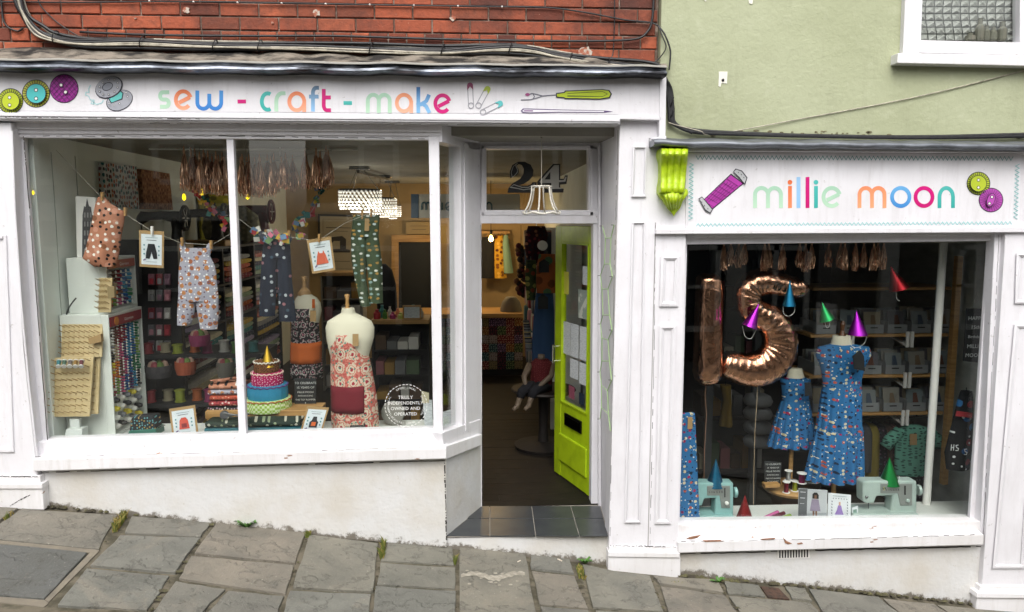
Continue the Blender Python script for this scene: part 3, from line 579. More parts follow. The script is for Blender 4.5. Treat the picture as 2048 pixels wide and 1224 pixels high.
# ================================================================ ACROSS THE STREET (seen only in the window reflections)
B3 = thing('opposite_building', 'terraced house front across the street, mirrored in the shop glass', 'building', (0, -10.4, gz(0, -10)))
ow = MB(); SEG = ((-14, -4.45), (-3.25, 7.3), (7.95, 14))  # unseen gaps shaped to mirror strips of bright sky in the panes
for a_, b_ in SEG: ow.box((a_, -10.8, -2.2), (b_, -10.4, 5.6))
ow.build('wall', mat('stucco_far', C('453f38'), .9, col2=C('38332d'), vscale=2), B3)
for bx_ in (-9.5, -6.2, -2.9, .4, 3.7, 5.6, 10.3):
    for z0, h_ in ((-.3, 1.8), (2.7, 1.6)):
        m = MB(); x_ = bx_
        for q in ((x_, z0, x_+1.5, z0+.12), (x_, z0+h_-.1, x_+1.5, z0+h_), (x_, z0, x_+.12, z0+h_), (x_+1.38, z0, x_+1.5, z0+h_), (x_+.7, z0, x_+.8, z0+h_), (x_, z0+h_/2, x_+1.5, z0+h_/2+.07)): m.box((q[0], -10.38, q[1]), (q[2], -10.3, q[3]))
        wo = m.build('window', plain('#d5d2ca'), B3); m = MB(); m.box((x_+.06, -10.395, z0+.06), (x_+1.44, -10.36, z0+h_-.05)); m.build('pane', plain('#2a2d31', .5), wo)
pr_ = MB()
for a_, b_ in SEG: pr_.box((a_-.08, -10.9, 5.6), (b_+.08, -10.2, 5.85))
pr_.build('parapet', OFFW, B3)

for bx_ in (-8.0, -6.9, 2.0, 5.3, 8.6):      # white pilasters on the house opposite
    m = MB(); m.box((bx_, -10.42, -2.2), (bx_+.35, -10.25, 5.6)); m.build('pilaster', plain('#c9c6bd'), B3)
m = MB()
for a_, b_ in SEG: m.box((a_, -10.45, 2.0), (b_, -10.2, 2.35))
m.build('string_course', plain('#d0cdc4'), B3)
# hairline gaps, cracks and grime where woodwork, walls and paving meet
GAP = plain('#2e2a26', .9)
def crack(parent, pts, y, w, seed, brk=.25, name='paint_crack', mt=None):
    r_ = random.Random(seed); m = MB(); n = 60; sp = []
    for i in range(n+1):
        t = i/n*(len(pts)-1); k = min(int(t), len(pts)-2); f = t-k; sp.append((pts[k][0]+(pts[k+1][0]-pts[k][0])*f+r_.uniform(-.5, .5), pts[k][1]+(pts[k+1][1]-pts[k][1])*f+r_.uniform(-.7, .7)))
    run = []
    for i, q in enumerate(sp):
        if r_.random() < brk and len(run) > 1: m.ribbon([P(a, b, y) for a, b in run], w*r_.uniform(.5, 1.5)*.0032); run = []
        run.append(q)
    if len(run) > 1: m.ribbon([P(a, b, y) for a, b in run], w*.0032)
    return m.build(name, mt or GAP, parent)
crack(B1, [(84,945),(500,932),(890,921)], -.0145, 1.5, 1, .15); crack(B1, [(889,925),(891,1000),(893,1080)], -.0145, 2.2, 2, .25); crack(B2, [(1362,1108),(1660,1100),(1962,1093)], -.0125, 2.0, 3, .12)
crack(B1, [(70,914),(300,909),(600,902),(885,894)], -.0715, .7, 4, .5); crack(pil, [(-60,952),(76,953)], -.0625, 1.4, 5, .2); crack(pier, [(1219,1091),(1357,1094)], -.0525, 1.2, 6, .2); crack(pier, [(1300,1094),(1308,700),(1311,450)], -.0425, .7, 7, .3)
crack(B1, [(47,272),(52,330),(75,620),(95,880)], .0285, 1.6, 8, .2); crack(B1, [(60,272),(450,272),(850,277)], .0285, .9, 9, .4); crack(rpo, [(1966,1086),(1975,900),(1990,640),(1998,470)], -.0525, .9, 10, .3); crack(B2, [(1362,1083),(1650,1078),(1960,1069)], -.0715, .8, 11, .45)
crack(B1, [(300,246),(700,249),(1236,247)], -.1065, .8, 12, .3); crack(B1, [(10,234),(120,235),(400,238)], -.1065, 1.2, 13, .3); crack(pil, [(20,1012),(40,1000),(60,990)], -.0765, 1.0, 14, .2)
crack(B1, [(966,1010),(966,900),(964,700),(962,450)], YD-.0125, .8, 15, .35); crack(B1, [(1236,260),(1228,560),(1220,1090)], -.0415, .7, 16, .35)
FOOT = mat('black_earth_crumbs', C('3b362c'), .95, col2=C('5d5a3c'), vscale=20, bump=.8, bscale=60)
def foot(pts, seed, w0=2.5):
    r_ = random.Random(seed); m = MB()
    for (a, b), (c, d) in zip(pts, pts[1:]):
        n = max(4, int(abs(c-a)/9))
        for i in range(n):
            t = (i+r_.random())/n; u, v = a+(c-a)*t, b+(d-b)*t+r_.uniform(-1, 2.5); o = G(u, v, .001); s = r_.uniform(.5, 1.6)*w0*.0032; L = r_.uniform(.8, 3)*s
            m.lathe([(s, 0), (s*.8, s*.45), (s*.2, s*.7)], o, 6) if r_.random() < .6 else m.add([o+Vector((-L, -s, 0)), o+Vector((L, -s*.6, 0)), o+Vector((L*.6, s, s*.5)), o+Vector((-L, s, s*.6))], [(0, 1, 2, 3)])
    o = m.build('earth_crumbs', FOOT, pavement); o['kind'] = 'stuff'
foot([(92,1012),(400,1040),(893,1087)], 1, 4.2); foot([(893,1087),(1050,1101),(1215,1120)], 2, 3.4); foot([(1362,1152),(1560,1168),(1960,1208)], 3, 4.4); foot([(198,1100),(244,1034)], 4, 2); foot([(352,1150),(424,1046)], 5, 2.2); foot([(572,1192),(615,1070)], 6, 2); foot([(748,1186),(766,1090)], 7, 2.2); foot([(913,1220),(911,1095)], 8, 2); foot([(1176,1218),(1152,1130)], 9, 2.6); foot([(1328,1225),(1303,1156)], 10, 2.6); foot([(300,1224),(345,1152)], 11, 2.4); foot([(1485,1232),(1450,1188),(1440,1162)], 12, 2.4)

m = MB(); r_ = random.Random(33); up_, dn_ = [], []      # spilt cement on the slab before the step
for i in range(26):
    u = 922+i*5.1; mid_ = 1152-5*math.sin(i*.35)+r_.uniform(-1.5, 1.5); w_ = r_.uniform(1, 4)+3*math.sin(math.pi*i/25); up_.append((u, mid_-w_*1.2)); dn_.append((u+r_.uniform(-1, 1), mid_+w_))
m.loft([[G(*a, .0085), G(*b, .0085)] for a, b in zip(up_, dn_)], closed=False, caps=False)
for k in range(16): u, v = r_.uniform(930, 1050), r_.uniform(1138, 1170); q = r_.uniform(1, 3); m.poly([G(u+q*1.6*math.cos(t), v+q*.7*math.sin(t), .0085) for t in (0, 1, 2.2, 3.1, 4.2, 5.3)])
m.build('cement_spill', mat('pale_cement_smear', C('a8a294'), .9, col2=C('8f897c'), vscale=30, lo=.4, hi=.6), pavement)

m = MB(); m.tube([Vector((-9+i*1.5, -6.5, 3.9-.22*math.sin(math.pi*i/12))) for i in range(13)], .012, 5); tag(m.build('street_cable', BLACKPAINT), 'cable slung across the street, seen only as a reflection in the glass', 'cable')

NB = thing('neighbour_building', 'plain rendered building next door beyond the left edge of the picture', 'building', (-5.2, .2, gz(-5.2)))
m = MB(); m.box((-8.5, .05, gz(-8.5)-1), (P(-92, 600, .0).x, .3, 5.5)); m.build('wall', mat('cream_neighbour_render', C('b5ae9c'), .85, col2=C('a59d8b'), vscale=2), NB)
# ================================================================ THE ROOMS BEHIND THE GLASS
FLOORW = NT('dark_floorboards')
def _fw():
    t = FLOORW; vec = t.coord((1, 9, 1)); c = t.mix(t.ramp(t.noise(vec, 5, 6, .65), [(.35, grey(0)), (.7, grey(1))]), C('1f1a16'), C('110e0b'))
    c = t.mix(t.ramp(t.noise(t.coord((2, 2, 2)), 3, 5), [(.5, grey(0)), (.75, grey(.6))]), c, C('2e2721')); t.l(c, t.b.inputs['Base Color']); t.b.inputs['Roughness'].default_value = .62; t.b.inputs['Specular IOR Level'].default_value = .25; return t.m
FLOORW = _fw()
XL, XP, XR = -2.72, 1.13, 4.05; YB = 6.6; ZCI = 2.56
rm = MB()
bd = thing  # alias kept short
fl = MB(); fl.box((XL-.1, YT+.001, ZS-.1), (XP, YB, ZS-.004)); fo = struct(fl.build('floor', plain('#2a241f')))
rr = random.Random(14); y = YT+.002; mesh = None
while y < 3.2:
    x = XL+rr.uniform(-.5, 0)
    while x < XP:
        L = rr.uniform(1.2, 2.2); x1 = min(x+L, XP); x0_ = max(x, XL)
        if x1-x0_ > .1:
            m = MB(); m.box((x0_+.001, y+.001, ZS-.02), (x1-.001, y+.118, ZS+rr.uniform(0, .0015))); m.build('floorboard', FLOORW, fo)
        x = x1
    y += .12
fl2 = MB(); fl2.box((XL, y, ZS-.02), (XP, YB, ZS)); fl2.build('far_boards', FLOORW, fo)
m = MB(); m.box((XL-.12, .13, ZS-.6), (XL, YB, ZCI)); lw = struct(m.build('wall_left', WALLW))
tg = MB()
for u in (99, 112): pass
for yy in (.32, .62):
    tg.tube([(XL+.002, yy+.006*math.sin(k), .3+k*.24) for k in range(10)], .0025, 4)
tg.build('plaster_crack', plain('#8f958c'), lw)
m = MB(); m.box((XL, YB, ZS-.1), (XP, YB+.12, ZCI)); struct(m.build('wall_back', CREAM))
m = MB(); m.box((XL-.1, .13, ZCI), (XP, YB+.1, ZCI+.1)); struct(m.build('ceiling', CEIL))
m = MB(); m.box((XP, YD+.15, ZS-.6), (XP+.1, YB, ZCI)); struct(m.build('wall_between_rooms', WALLW))
# display platform of the left window
zp = P(480, 882, .15).z
m = MB(); m.box((XL, .115, zp-.04), (P(872, 872, .1).x+.02, .62, zp)); m.box((XL, .6, ZS), (P(872, 872, .1).x-.02, .62, zp-.04)); tag(m.build('window_ledge', mat('white_ledge', C('d5d8d3'), .5)), 'white display ledge inside the left shop window', 'ledge')
# right room
ZR = ZS-.62
m = MB(); m.box((XP+.1, .13, ZR-.1), (XR, 3.6, ZR)); struct(m.build('floor_right', mat('worn_dark_boards', C('3b322b'), .6, col2=C('29231f'), vscale=4, stretch=(1, 8, 1))))
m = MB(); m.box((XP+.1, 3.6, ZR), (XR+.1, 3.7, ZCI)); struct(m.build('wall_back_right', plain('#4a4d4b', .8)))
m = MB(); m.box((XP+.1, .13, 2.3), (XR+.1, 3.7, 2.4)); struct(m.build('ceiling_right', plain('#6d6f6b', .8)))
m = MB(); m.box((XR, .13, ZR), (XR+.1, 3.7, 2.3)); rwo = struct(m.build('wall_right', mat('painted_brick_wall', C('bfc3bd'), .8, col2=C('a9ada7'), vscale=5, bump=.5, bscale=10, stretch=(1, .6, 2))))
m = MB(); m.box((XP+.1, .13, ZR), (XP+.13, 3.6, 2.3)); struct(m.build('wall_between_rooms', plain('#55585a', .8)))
zq = P(1650, 1051, .15).z
m = MB(); m.box((XP+.131, .115, zq-.04), (XR, .55, zq)); m.box((XP+.131, .53, ZR), (XR, .55, zq-.04)); tag(m.build('window_ledge', mat('white_ledge', C('d5d8d3'), .5)), 'white display ledge inside the right shop window', 'ledge')
# ================================================================ SIGNS
def circ(cx, cy, rx, ry=None, rot=0, n=28, a0=0, a1=360):
    ry = rx if ry is None else ry; o = []; full = abs(a1-a0) >= 360; m = n if full else n+1
    for k in range(m):
        a = R(a0+(a1-a0)*k/n); x, y = rx*math.cos(a), ry*math.sin(a); c, s = math.cos(R(rot)), math.sin(R(rot)); o.append((cx+x*c-y*s, cy+x*s+y*c))
    return o
def gradient(name, a, b):
    t = NT(name); c = t.n('TexCoord'); sp_ = t.n('SeparateXYZ'); t.l(c.outputs['Generated'], sp_.inputs[0]); t.l(t.ramp(sp_.outputs[2], [(0, a), (1, b)]), t.b.inputs['Base Color']); t.b.inputs['Roughness'].default_value = .45; return t.m
_lay = {}
def art(parent, name, layers, y, step=.0009):      # flat vinyl: ('fill', points, colour) or ('line', points, colour, width px, closed)
    mats, m, yy = [], MB(), y
    for L in layers:
        mt = plain(L[2], .45) if isinstance(L[2], str) else L[2]
        if mt not in mats: mats.append(mt)
        mi = mats.index(mt); yy -= step
        if L[0] == 'fill': m.poly([P(a, b, yy) for a, b in L[1]], mi)
        else: m.ribbon([P(a, b, yy) for a, b in L[1]], L[3]*4.8/1500, (0, -1, 0), L[4] if len(L) > 4 else False, mi)
    return m.build(name, mats, parent)
def arc(cx, cy, r, a0, a1, n=14): return [(cx+r*math.cos(R(a0+(a1-a0)*k/n)), cy+r*math.sin(R(a0+(a1-a0)*k/n))) for k in range(n+1)]
GL = {
 's': [[(.86, .94), (.36, .94)]+arc(.33, .72, .22, 90, 270, 8)+arc(.6, .28, .22, 90, -90, 8)+[(.1, .06)]],
 'e': [arc(.5, .5, .5, 17, 318, 26), [(.2, .32), (.95, .655)]],
 'w': [[(0, 1)]+arc(.37, .37, .37, 180, 360)+[(.74, .8)], [(.74, .5)]+arc(1.11, .37, .37, 180, 360)+[(1.48, 1)]],
 'c': [arc(.5, .5, .5, 62, 298, 22)], 'r': [[(0, 0)]+arc(.5, .5, .5, 180, 92, 9)+[(.66, 1)]],
 'a': [arc(.5, .5, .5, 0, 360, 30), [(1, .5), (1, 0)]], 'f': [[(.22, 0)]+arc(.57, 1.12, .35, 180, 90, 8)+[(.66, 1.47)], [(0, .88), (.62, .88)]],
 't': [[(.1, 1.4)]+arc(.45, .35, .35, 180, 270, 8)+[(.68, 0)], [(.1, .92), (.66, .92)]],
 'm': [[(0, 0)]+arc(.37, .63, .37, 180, 0)+[(.74, 0)], [(.74, .5)]+arc(1.11, .63, .37, 180, 0)+[(1.48, 0)]],
 'k': [[(0, 0), (0, 1.5)], [(0, .42), (.3, .5), (.55, .7), (.68, 1)], [(.3, .5), (.52, .34), (.7, 0)]],
 'i': [[(0, 0), (0, 1)]], 'l': [[(0, 0), (0, 1.5)]], 'o': [arc(.5, .5, .5, 0, 360, 32)], 'n': [[(0, 0)]+arc(.5, .5, .5, 180, 0)+[(1, 0)]], '-': [[(0, .5), (1, .5)]]}
GW = {'s': .9, 'w': 1.48, 'm': 1.48, 'r': .66, 'f': .66, 't': .68, 'k': .7, 'i': .001, 'l': .001, 'c': .76}
def letters(parent, spec, y, stroke):
    for ch, x0, x1, yb, xh, ca, cb_ in spec:
        st_ = stroke; w_ = GW.get(ch, 1.0); sx = (x1-x0-st_)/w_ if w_ > .01 else 1; m = MB(); hy = xh-st_
        for k, stk in enumerate(GL[ch]):
            cl = len(stk) > 20 and abs(stk[0][0]-stk[-1][0]) < .01 and abs(stk[0][1]-stk[-1][1]) < .01
            pts = [(x0+st_/2+u*sx, yb-st_/2-v*hy) for u, v in stk]
            ext = lambda a, b: (a[0]+(a[0]-b[0])/max(1e-6, math.hypot(a[0]-b[0], a[1]-b[1]))*st_/2, a[1]+(a[1]-b[1])/max(1e-6, math.hypot(a[0]-b[0], a[1]-b[1]))*st_/2)
            if cl: pts = pts[:-1]
            elif ch in 'wmnril-kft' or (ch == 'a' and k): pts = [ext(pts[0], pts[1])]+pts[1:-1]+[ext(pts[-1], pts[-2])]
            m.ribbon([P(a, b, y-.0006*k) for a, b in pts], st_*4.75/1500, (0, -1, 0), cl)
        if ch == 'i': m.poly([P(a, b, y-.001) for a, b in circ(x0+st_/2, yb-hy*1.32-st_/2, st_*.58)])
        m.build('letter', gradient('vinyl_letter', C(ca), C(cb_)), parent)
S1 = thing('shop_sign', 'white fascia sign reading sew - craft - make with button and bobbin drawings', 'sign', P(640, 235, -.1))
YS = -.0935
bdn = MB(); bdn.slab([(-30,150),(1236,160),(1236,228),(-30,221)], -.0925, -.0902); bdn.build('board', WHITE, S1)
MINT, ORG, BLU, PNK, TEA = ('b9dcc0', 'a5cdb4'), ('ef9a6a', 'd9733f'), ('3f87cf', '5fa9e0'), ('c4006e', 'd3057c'), ('35aaa2', '4fbdb6')
letters(S1, [('s',314,343,219,40,*MINT), ('e',348,385,220,41,'f2a988','e0733f'), ('w',391,446,221,40,'2f78c6','4b9be0'), ('-',475,492,206,6,*PNK), ('c',520,545,223,40,*TEA), ('r',549,571,223,40,*MINT), ('a',575,612,224,41,'f0a98a','e27f52'), ('f',618,638,223,37,'8fc0ea','5b7690'), ('t',642,662,224,35,*PNK), ('-',687,704,209,6,*TEA),
            ('m',732,783,226,40,*MINT), ('a',790,826,226,40,'f3b79b','e08d62'), ('k',833,861,226,37,'8cc4ee','2f6fb0'), ('e',867,903,227,40,'d2007a','c4006c')], YS, 7.2)
K = '#262431'
def button(cx, cy, r, body, rim, hatch, holes, par):
    L = [('fill', circ(cx, cy, r+1.6), K), ('fill', circ(cx, cy, r), rim)]
    if hatch == 'ticks':
        for k in range(30): a = 2*math.pi*k/30; L.append(('line', [(cx+math.cos(a)*r*.74, cy+math.sin(a)*r*.74), (cx+math.cos(a)*r*.99, cy+math.sin(a)*r*.99)], K, 1.1))
        L += [('fill', circ(cx, cy, r*.76), K), ('fill', circ(cx, cy, r*.71), body)]
    if hatch == 'cross':
        for k in range(-3, 4):
            for sg in (1, -1):
                o = k*r*.27; q = math.sqrt(max(0, r*r-o*o))*.97; c, s = math.cos(R(48*sg)), math.sin(R(48*sg)); L.append(('line', [(cx-s*o-c*q, cy+c*o-s*q), (cx-s*o+c*q, cy+c*o+s*q)], '#5d1560', 1.0))
    if hatch == 'rays':
        for k in range(26): a = 2*math.pi*k/26; L.append(('line', [(cx+math.cos(a)*r*.45, cy+math.sin(a)*r*.45), (cx+math.cos(a)*r*.97, cy+math.sin(a)*r*.97)], '#6b2a6b', .9))
        L += [('fill', circ(cx, cy, r*.36, r*.62, 20), K), ('fill', circ(cx, cy, r*.31, r*.57, 20), body)]
    for hx_, hy_ in holes: L += [('fill', circ(hx_, hy_, r*.15, n=12), K), ('fill', circ(hx_, hy_, r*.1, n=12), '#f0eee8')]
    return art(par, 'button_drawing', L, YS if par is S1 else YS2, .0005)
button(21, 202, 24, '#bccb2b', '#bccb2b', 'ticks', [(19,195),(19,210)], S1)
button(72, 187, 26.5, '#4dbcbb', '#c9c94a', 'ticks', [(72,180),(72,197)], S1)
button(128, 177, 27.5, '#9c2391', '#9c2391', 'cross', [(122,170),(131,184)], S1)
GB = '#a9abb4'
L = [('fill', circ(239, 201, 28, 20, -25), K), ('fill', circ(239, 200.5, 26.5, 18.5, -25), GB), ('fill', [(214,193),(238,177),(247,186),(245,199),(222,207)], K), ('fill', [(216,193),(237,179),(245,187),(243,197),(223,205)], '#63c4bd'), ('fill', circ(218, 175, 29, 21, -25), K), ('fill', circ(217, 174, 27, 19.5, -25), GB), ('fill', circ(215, 173, 11.5, 8, -25), K), ('fill', circ(215, 173, 10, 6.6, -25), '#8b8f99')]
for k in range(10): a = 2*math.pi*k/10; x_, y_ = 20*math.cos(a), 14*math.sin(a); c, s = math.cos(R(-25)), math.sin(R(-25)); L += [('fill', circ(217+x_*c-y_*s, 174+x_*s+y_*c, 2.2, n=8), K), ('fill', circ(217+x_*c-y_*s, 174+x_*s+y_*c, 1.4, n=8), '#e2e2e0')]
for q in ((218,207),(228,210),(239,207),(252,185),(255,193)): L += [('fill', circ(*q, 2.2, n=8), K), ('fill', circ(*q, 1.4, n=8), '#e2e2e0')]
art(S1, 'bobbin_drawing', L, YS, .0005)
art(S1, 'thread_drawing', [('line', [(181,170),(177,178),(178,185),(172,184),(171,190),(177,192),(181,200),(188,200),(187,208),(182,207),(184,202),(193,209),(203,206),(207,200)], '#a9d6d8', 1.5)], YS)
for (ax, ay, bx, by, col_) in ((940,171,942,211,'#8d3f63'), (975,178,957,211,'#a4b53a'), (1000,207,966,224,'#5fbfc0')):
    dx, dy = bx-ax, by-ay; l = math.hypot(dx, dy); dx, dy = dx/l, dy/l; nx, ny = -dy, dx; g_ = '#9c9ca3'; an = math.degrees(math.atan2(dy, dx))
    hd_ = [(ax+nx*6+dx*9, ay+ny*6+dy*9)]+[(ax+6*math.cos(R(an+90+k*22.5)), ay+6*math.sin(R(an+90+k*22.5))) for k in range(9)]+[(ax-nx*6+dx*9, ay-ny*6+dy*9), (ax+dx*2, ay+dy*2)]
    art(S1, 'safety_pin_drawing', [('line', [(ax+nx*5, ay+ny*5), (bx+nx*5, by+ny*5)], g_, 1.5), ('line', [(ax-nx*5, ay-ny*5), (bx-nx*5, by-ny*5)], g_, 1.5), ('line', circ(bx, by, 5.5, n=14), g_, 1.6, True), ('fill', hd_, col_)], YS)
art(S1, 'seam_ripper_drawing', [('line', [(1112,190),(1085,192),(1074,189),(1064,187),(1056,190)], '#70707c', 2.2), ('line', [(1085,192),(1074,196),(1062,199),(1042,200)], '#70707c', 1.8), ('line', [(1066,188),(1069,193),(1066,198)], '#70707c', 1.6), ('fill', circ(1055, 189, 4.5, 3), '#a04a80'), ('fill', [(1112,186),(1128,184),(1130,181),(1160,180),(1205,178),(1219,180),(1224,188),(1220,196),(1200,199),(1150,198),(1130,198),(1127,196),(1112,195)], K), ('fill', [(1114,188),(1129,186),(1132,183),(1160,182),(1205,180),(1217,182),(1221,188),(1218,194),(1200,197),(1150,196),(1131,196),(1128,194),(1114,193)], '#b3c61e'), ('line', [(1135,187),(1205,183),(1215,188),(1205,193),(1135,192)], '#4c5a12', 1, True)], YS)
art(S1, 'needle_drawing', [('fill', [(1041,222),(1046,217),(1060,217),(1120,219),(1210,221),(1226,223),(1210,225.5),(1120,225),(1060,226.5),(1046,226)], '#5b4a72'), ('fill', [(1044,222),(1048,219),(1060,219),(1120,220.6),(1208,222),(1208,224),(1120,223.4),(1060,224.6),(1048,224)], '#e6e4ea'), ('line', [(1048,221.6),(1066,221.8)], '#7a4a86', 2)], YS)
# second sign
S2 = thing('shop_sign', 'white fascia sign reading millie moon inside a teal zigzag stitched border', 'sign', P(1705, 456, -.06))
YS2 = -.0565
bdn = MB(); bdn.slab([(1376,306),(2042,308),(2038,455),(1376,458)], -.0555, -.0502); bdn.build('board', WHITE, S2)
letters(S2, [('m',1506,1566,416,44,*MINT), ('i',1576,1585,416,44,'ef8f63','e0703c'), ('l',1593,1602,416,44,'8fbfe8','9fc9ee'), ('l',1611,1620,416,44,*PNK), ('i',1628,1637,416,44,*TEA), ('e',1643,1684,416,44,*MINT), ('m',1715,1773,416,44,'f3a679','e98f63'), ('o',1780,1823,416,44,'3d86cc','6eb2e4'), ('o',1827,1869,416,44,*PNK), ('n',1875,1910,416,44,'2fa59d','52b9b2')], YS2, 8.0)
zz = []
def zig(x0, y0, x1, y1, n, amp):
    dx, dy = (x1-x0), (y1-y0); l = math.hypot(dx, dy); nx, ny = -dy/l, dx/l
    return [(x0+dx*k/n+nx*amp*(1 if k % 2 else -1), y0+dy*k/n+ny*amp*(1 if k % 2 else -1)) for k in range(n+1)]
art(S2, 'stitched_border', [('line', zig(1392,315,2026,317,150,4), '#4f8f8c', 1.1), ('line', zig(2035,328,2031,438,26,4), '#69b5b4', 1.1), ('line', zig(2024,446,1392,450,150,3), '#7fc6c4', 1.1), ('line', zig(1381,440,1383,326,28,4), '#69b5b4', 1.1)], YS2)
PU = '#b23aa4'
art(S2, 'thread_reel_drawing', [('fill', [(1404,402),(1462,347),(1488,367),(1424,420)], K), ('fill', [(1406,402),(1462,350),(1485,367),(1424,417)], PU)]+[('line', [(1406+k*8,402-k*7.4+0), (1428+k*8,414-k*7)], '#6a1f66', .9) for k in range(7)]+[('line', [(1410+k*7,405-k*1), (1450+k*6,362+k*2)], '#6a1f66', .9) for k in range(5)]+[('fill', [(1397,397),(1404,393),(1426,418),(1421,427),(1410,421)], K), ('fill', [(1399,398),(1404,395),(1424,419),(1420,425),(1411,419)], '#b8babc'), ('fill', [(1466,344),(1471,337),(1484,341),(1495,355),(1490,370),(1478,356)], K), ('fill', [(1468,344),(1472,339),(1483,343),(1493,356),(1489,367),(1479,354)], '#b8babc')]+[('line', [(a, b), (a+1.5, b+2)], K, 1.2) for a, b in ((1403,403),(1408,410),(1415,416),(1476,344),(1482,348),(1487,354))], YS2, .0005)
button(1957, 367, 22, '#b4c433', '#b4c433', 'ticks', [(1957,360),(1957,375)], S2)
button(1982, 400, 23, '#b44fae', '#b44fae', 'rays', [(1984,394),(1979,407)], S2)
# house number on the fanlight
def to2(l): return [(660+a/2.914, b/2.914) for a, b in l]
N24 = thing('house_number', 'black shadowed serif number 24 on the glass above the door', 'number', P(1075, 388, YD+.04))
two = to2([(1052,1040),(1048,1000),(1062,962),(1095,943),(1135,942),(1170,960),(1186,992),(1182,1026),(1160,1052),(1128,1072),(1100,1080),(1150,1082),(1172,1074),(1180,1062),(1205,1062),(1188,1124),(1034,1124),(1040,1096),(1062,1070),(1108,1042),(1128,1012),(1130,984),(1118,962),(1100,956),(1086,966),(1098,984),(1100,1004),(1088,1022),(1068,1026)])
four = to2([(1300,955),(1342,955),(1342,1042),(1362,1042),(1370,1022),(1386,1022),(1378,1072),(1342,1076),(1342,1096),(1362,1100),(1360,1122),(1235,1124),(1246,1098),(1280,1096),(1280,1078),(1212,1078),(1206,1060)])
# pale bodies sit inside the black letters
four_in = to2([(1306,962),(1334,962),(1334,1050),(1362,1050),(1372,1030),(1380,1030),(1372,1058),(1334,1062),(1334,1092),(1352,1096),(1350,1100),(1262,1102),(1270,1092),(1290,1088),(1290,1066),(1226,1066),(1222,1058)])
four_hole = to2([(1284,1000),(1284,1046),(1250,1046)])
two_in = to2([(1062,1034),(1056,1004),(1068,970),(1094,950),(1082,966),(1092,986),(1092,1004),(1080,1018)])
two_low = to2([(1050,1090),(1072,1076),(1120,1092),(1156,1092),(1180,1080),(1192,1072),(1182,1098),(1128,1106),(1092,1098)])
art(N24, 'digit', [('fill', two, '#0d0d0e'), ('line', two_low, '#a3a29a', 1.6, True), ('line', two_in, '#a3a29a', 1.3, True)], YD+.048)
art(N24, 'digit', [('fill', four, '#0d0d0e'), ('fill', four_in, '#a6a49b'), ('fill', four_hole, '#0d0d0e')], YD+.048)
# ================================================================ the lime scroll bracket under the lead
CB = thing('scroll_bracket', 'lime green carved scroll bracket with leaf tail at the sign end', 'bracket', P(1348, 430, -.06))
def cprof(v):                                 # side profile: volute, hollow, volute
    return .075+.06*math.exp(-((v-.12)/.16)**2)+.035*math.exp(-((v-.92)/.14)**2)
cm = MB(); rings = []; nu = 48
for j in range(17):
    v = j/16; py = 297+88*v; xl_, xr_ = 1322-1.5*v, 1377-8*v; rg = []
    for k in range(nu+1):
        u = k/nu; fl_ = abs(math.sin(4*math.pi*u))**.7*.011-.011*(1 if u in (0, 1) else 0); rg.append(P(xl_+(xr_-xl_)*u, py, -.04-cprof(v)-fl_))
    rings.append([Vector((rg[0].x, -.035, rg[0].z))]+rg+[Vector((rg[-1].x, -.035, rg[-1].z))])
cm.loft(rings); cm.build('scroll', LIME_OLD, CB, smooth=True, angle=50)
lfm = MB(); rings = []
for j in range(13):
    v = j/12; hw = 27*(1-v**2.2)*(1+.12*math.sin(v*9))+1; cx_ = 1346+1.5*v; py = 378+53*v; rg = []
    for k in range(nu+1):
        u = k/nu; w_ = 2*u-1; lobe = abs(math.sin(u*math.pi*7)); sc_ = math.cos(w_*1.2)
        rg.append(P(cx_+hw*w_*(1+.05*lobe), py-7*w_*w_*v+2.2*lobe*(v > .1), -.04-(.05+.07*math.sin(math.pi*min(1, v*1.15+.12)))*max(.25, sc_)-.009*lobe*(1-v*.6)))
    rings.append([Vector((rg[0].x, -.035, rg[0].z))]+rg+[Vector((rg[-1].x, -.035, rg[-1].z))])
lfm.loft(rings); lfm.build('leaf_tail', LIME_OLD, CB, smooth=True, angle=50)
# ================================================================ cables
def smooth_path(pts, n=6):
    o = []; m = len(pts)
    for i in range(m-1):
        p0, p1, p2, p3 = pts[max(i-1, 0)], pts[i], pts[i+1], pts[min(i+2, m-1)]
        for k in range(n):
            t = k/n; o.append(tuple(.5*((2*p1[j])+(-p0[j]+p2[j])*t+(2*p0[j]-5*p1[j]+4*p2[j]-p3[j])*t*t+(-p0[j]+3*p1[j]-3*p2[j]+p3[j])*t**3) for j in range(len(p1))))
    o.append(tuple(pts[-1])); return o
def cable(par, pts, r, m, n=5):
    b = MB(); b.tube([P(a, c, y_) for a, c, y_ in smooth_path(pts)], r, n); return b.build('cable', m, par, smooth=True)
CBN = thing('cable_bundle', 'tangled bundle of black and beige cables running along above the shop signs', 'cables', P(700, 100, .05))
main = [(30,-60),(40,0),(52,32),(78,60),(112,74),(170,82),(280,84),(420,91),(600,93),(740,96),(880,99),(1000,94),(1060,99),(1120,112),(1200,124),(1290,132),(1322,142)]
rr = random.Random(77)
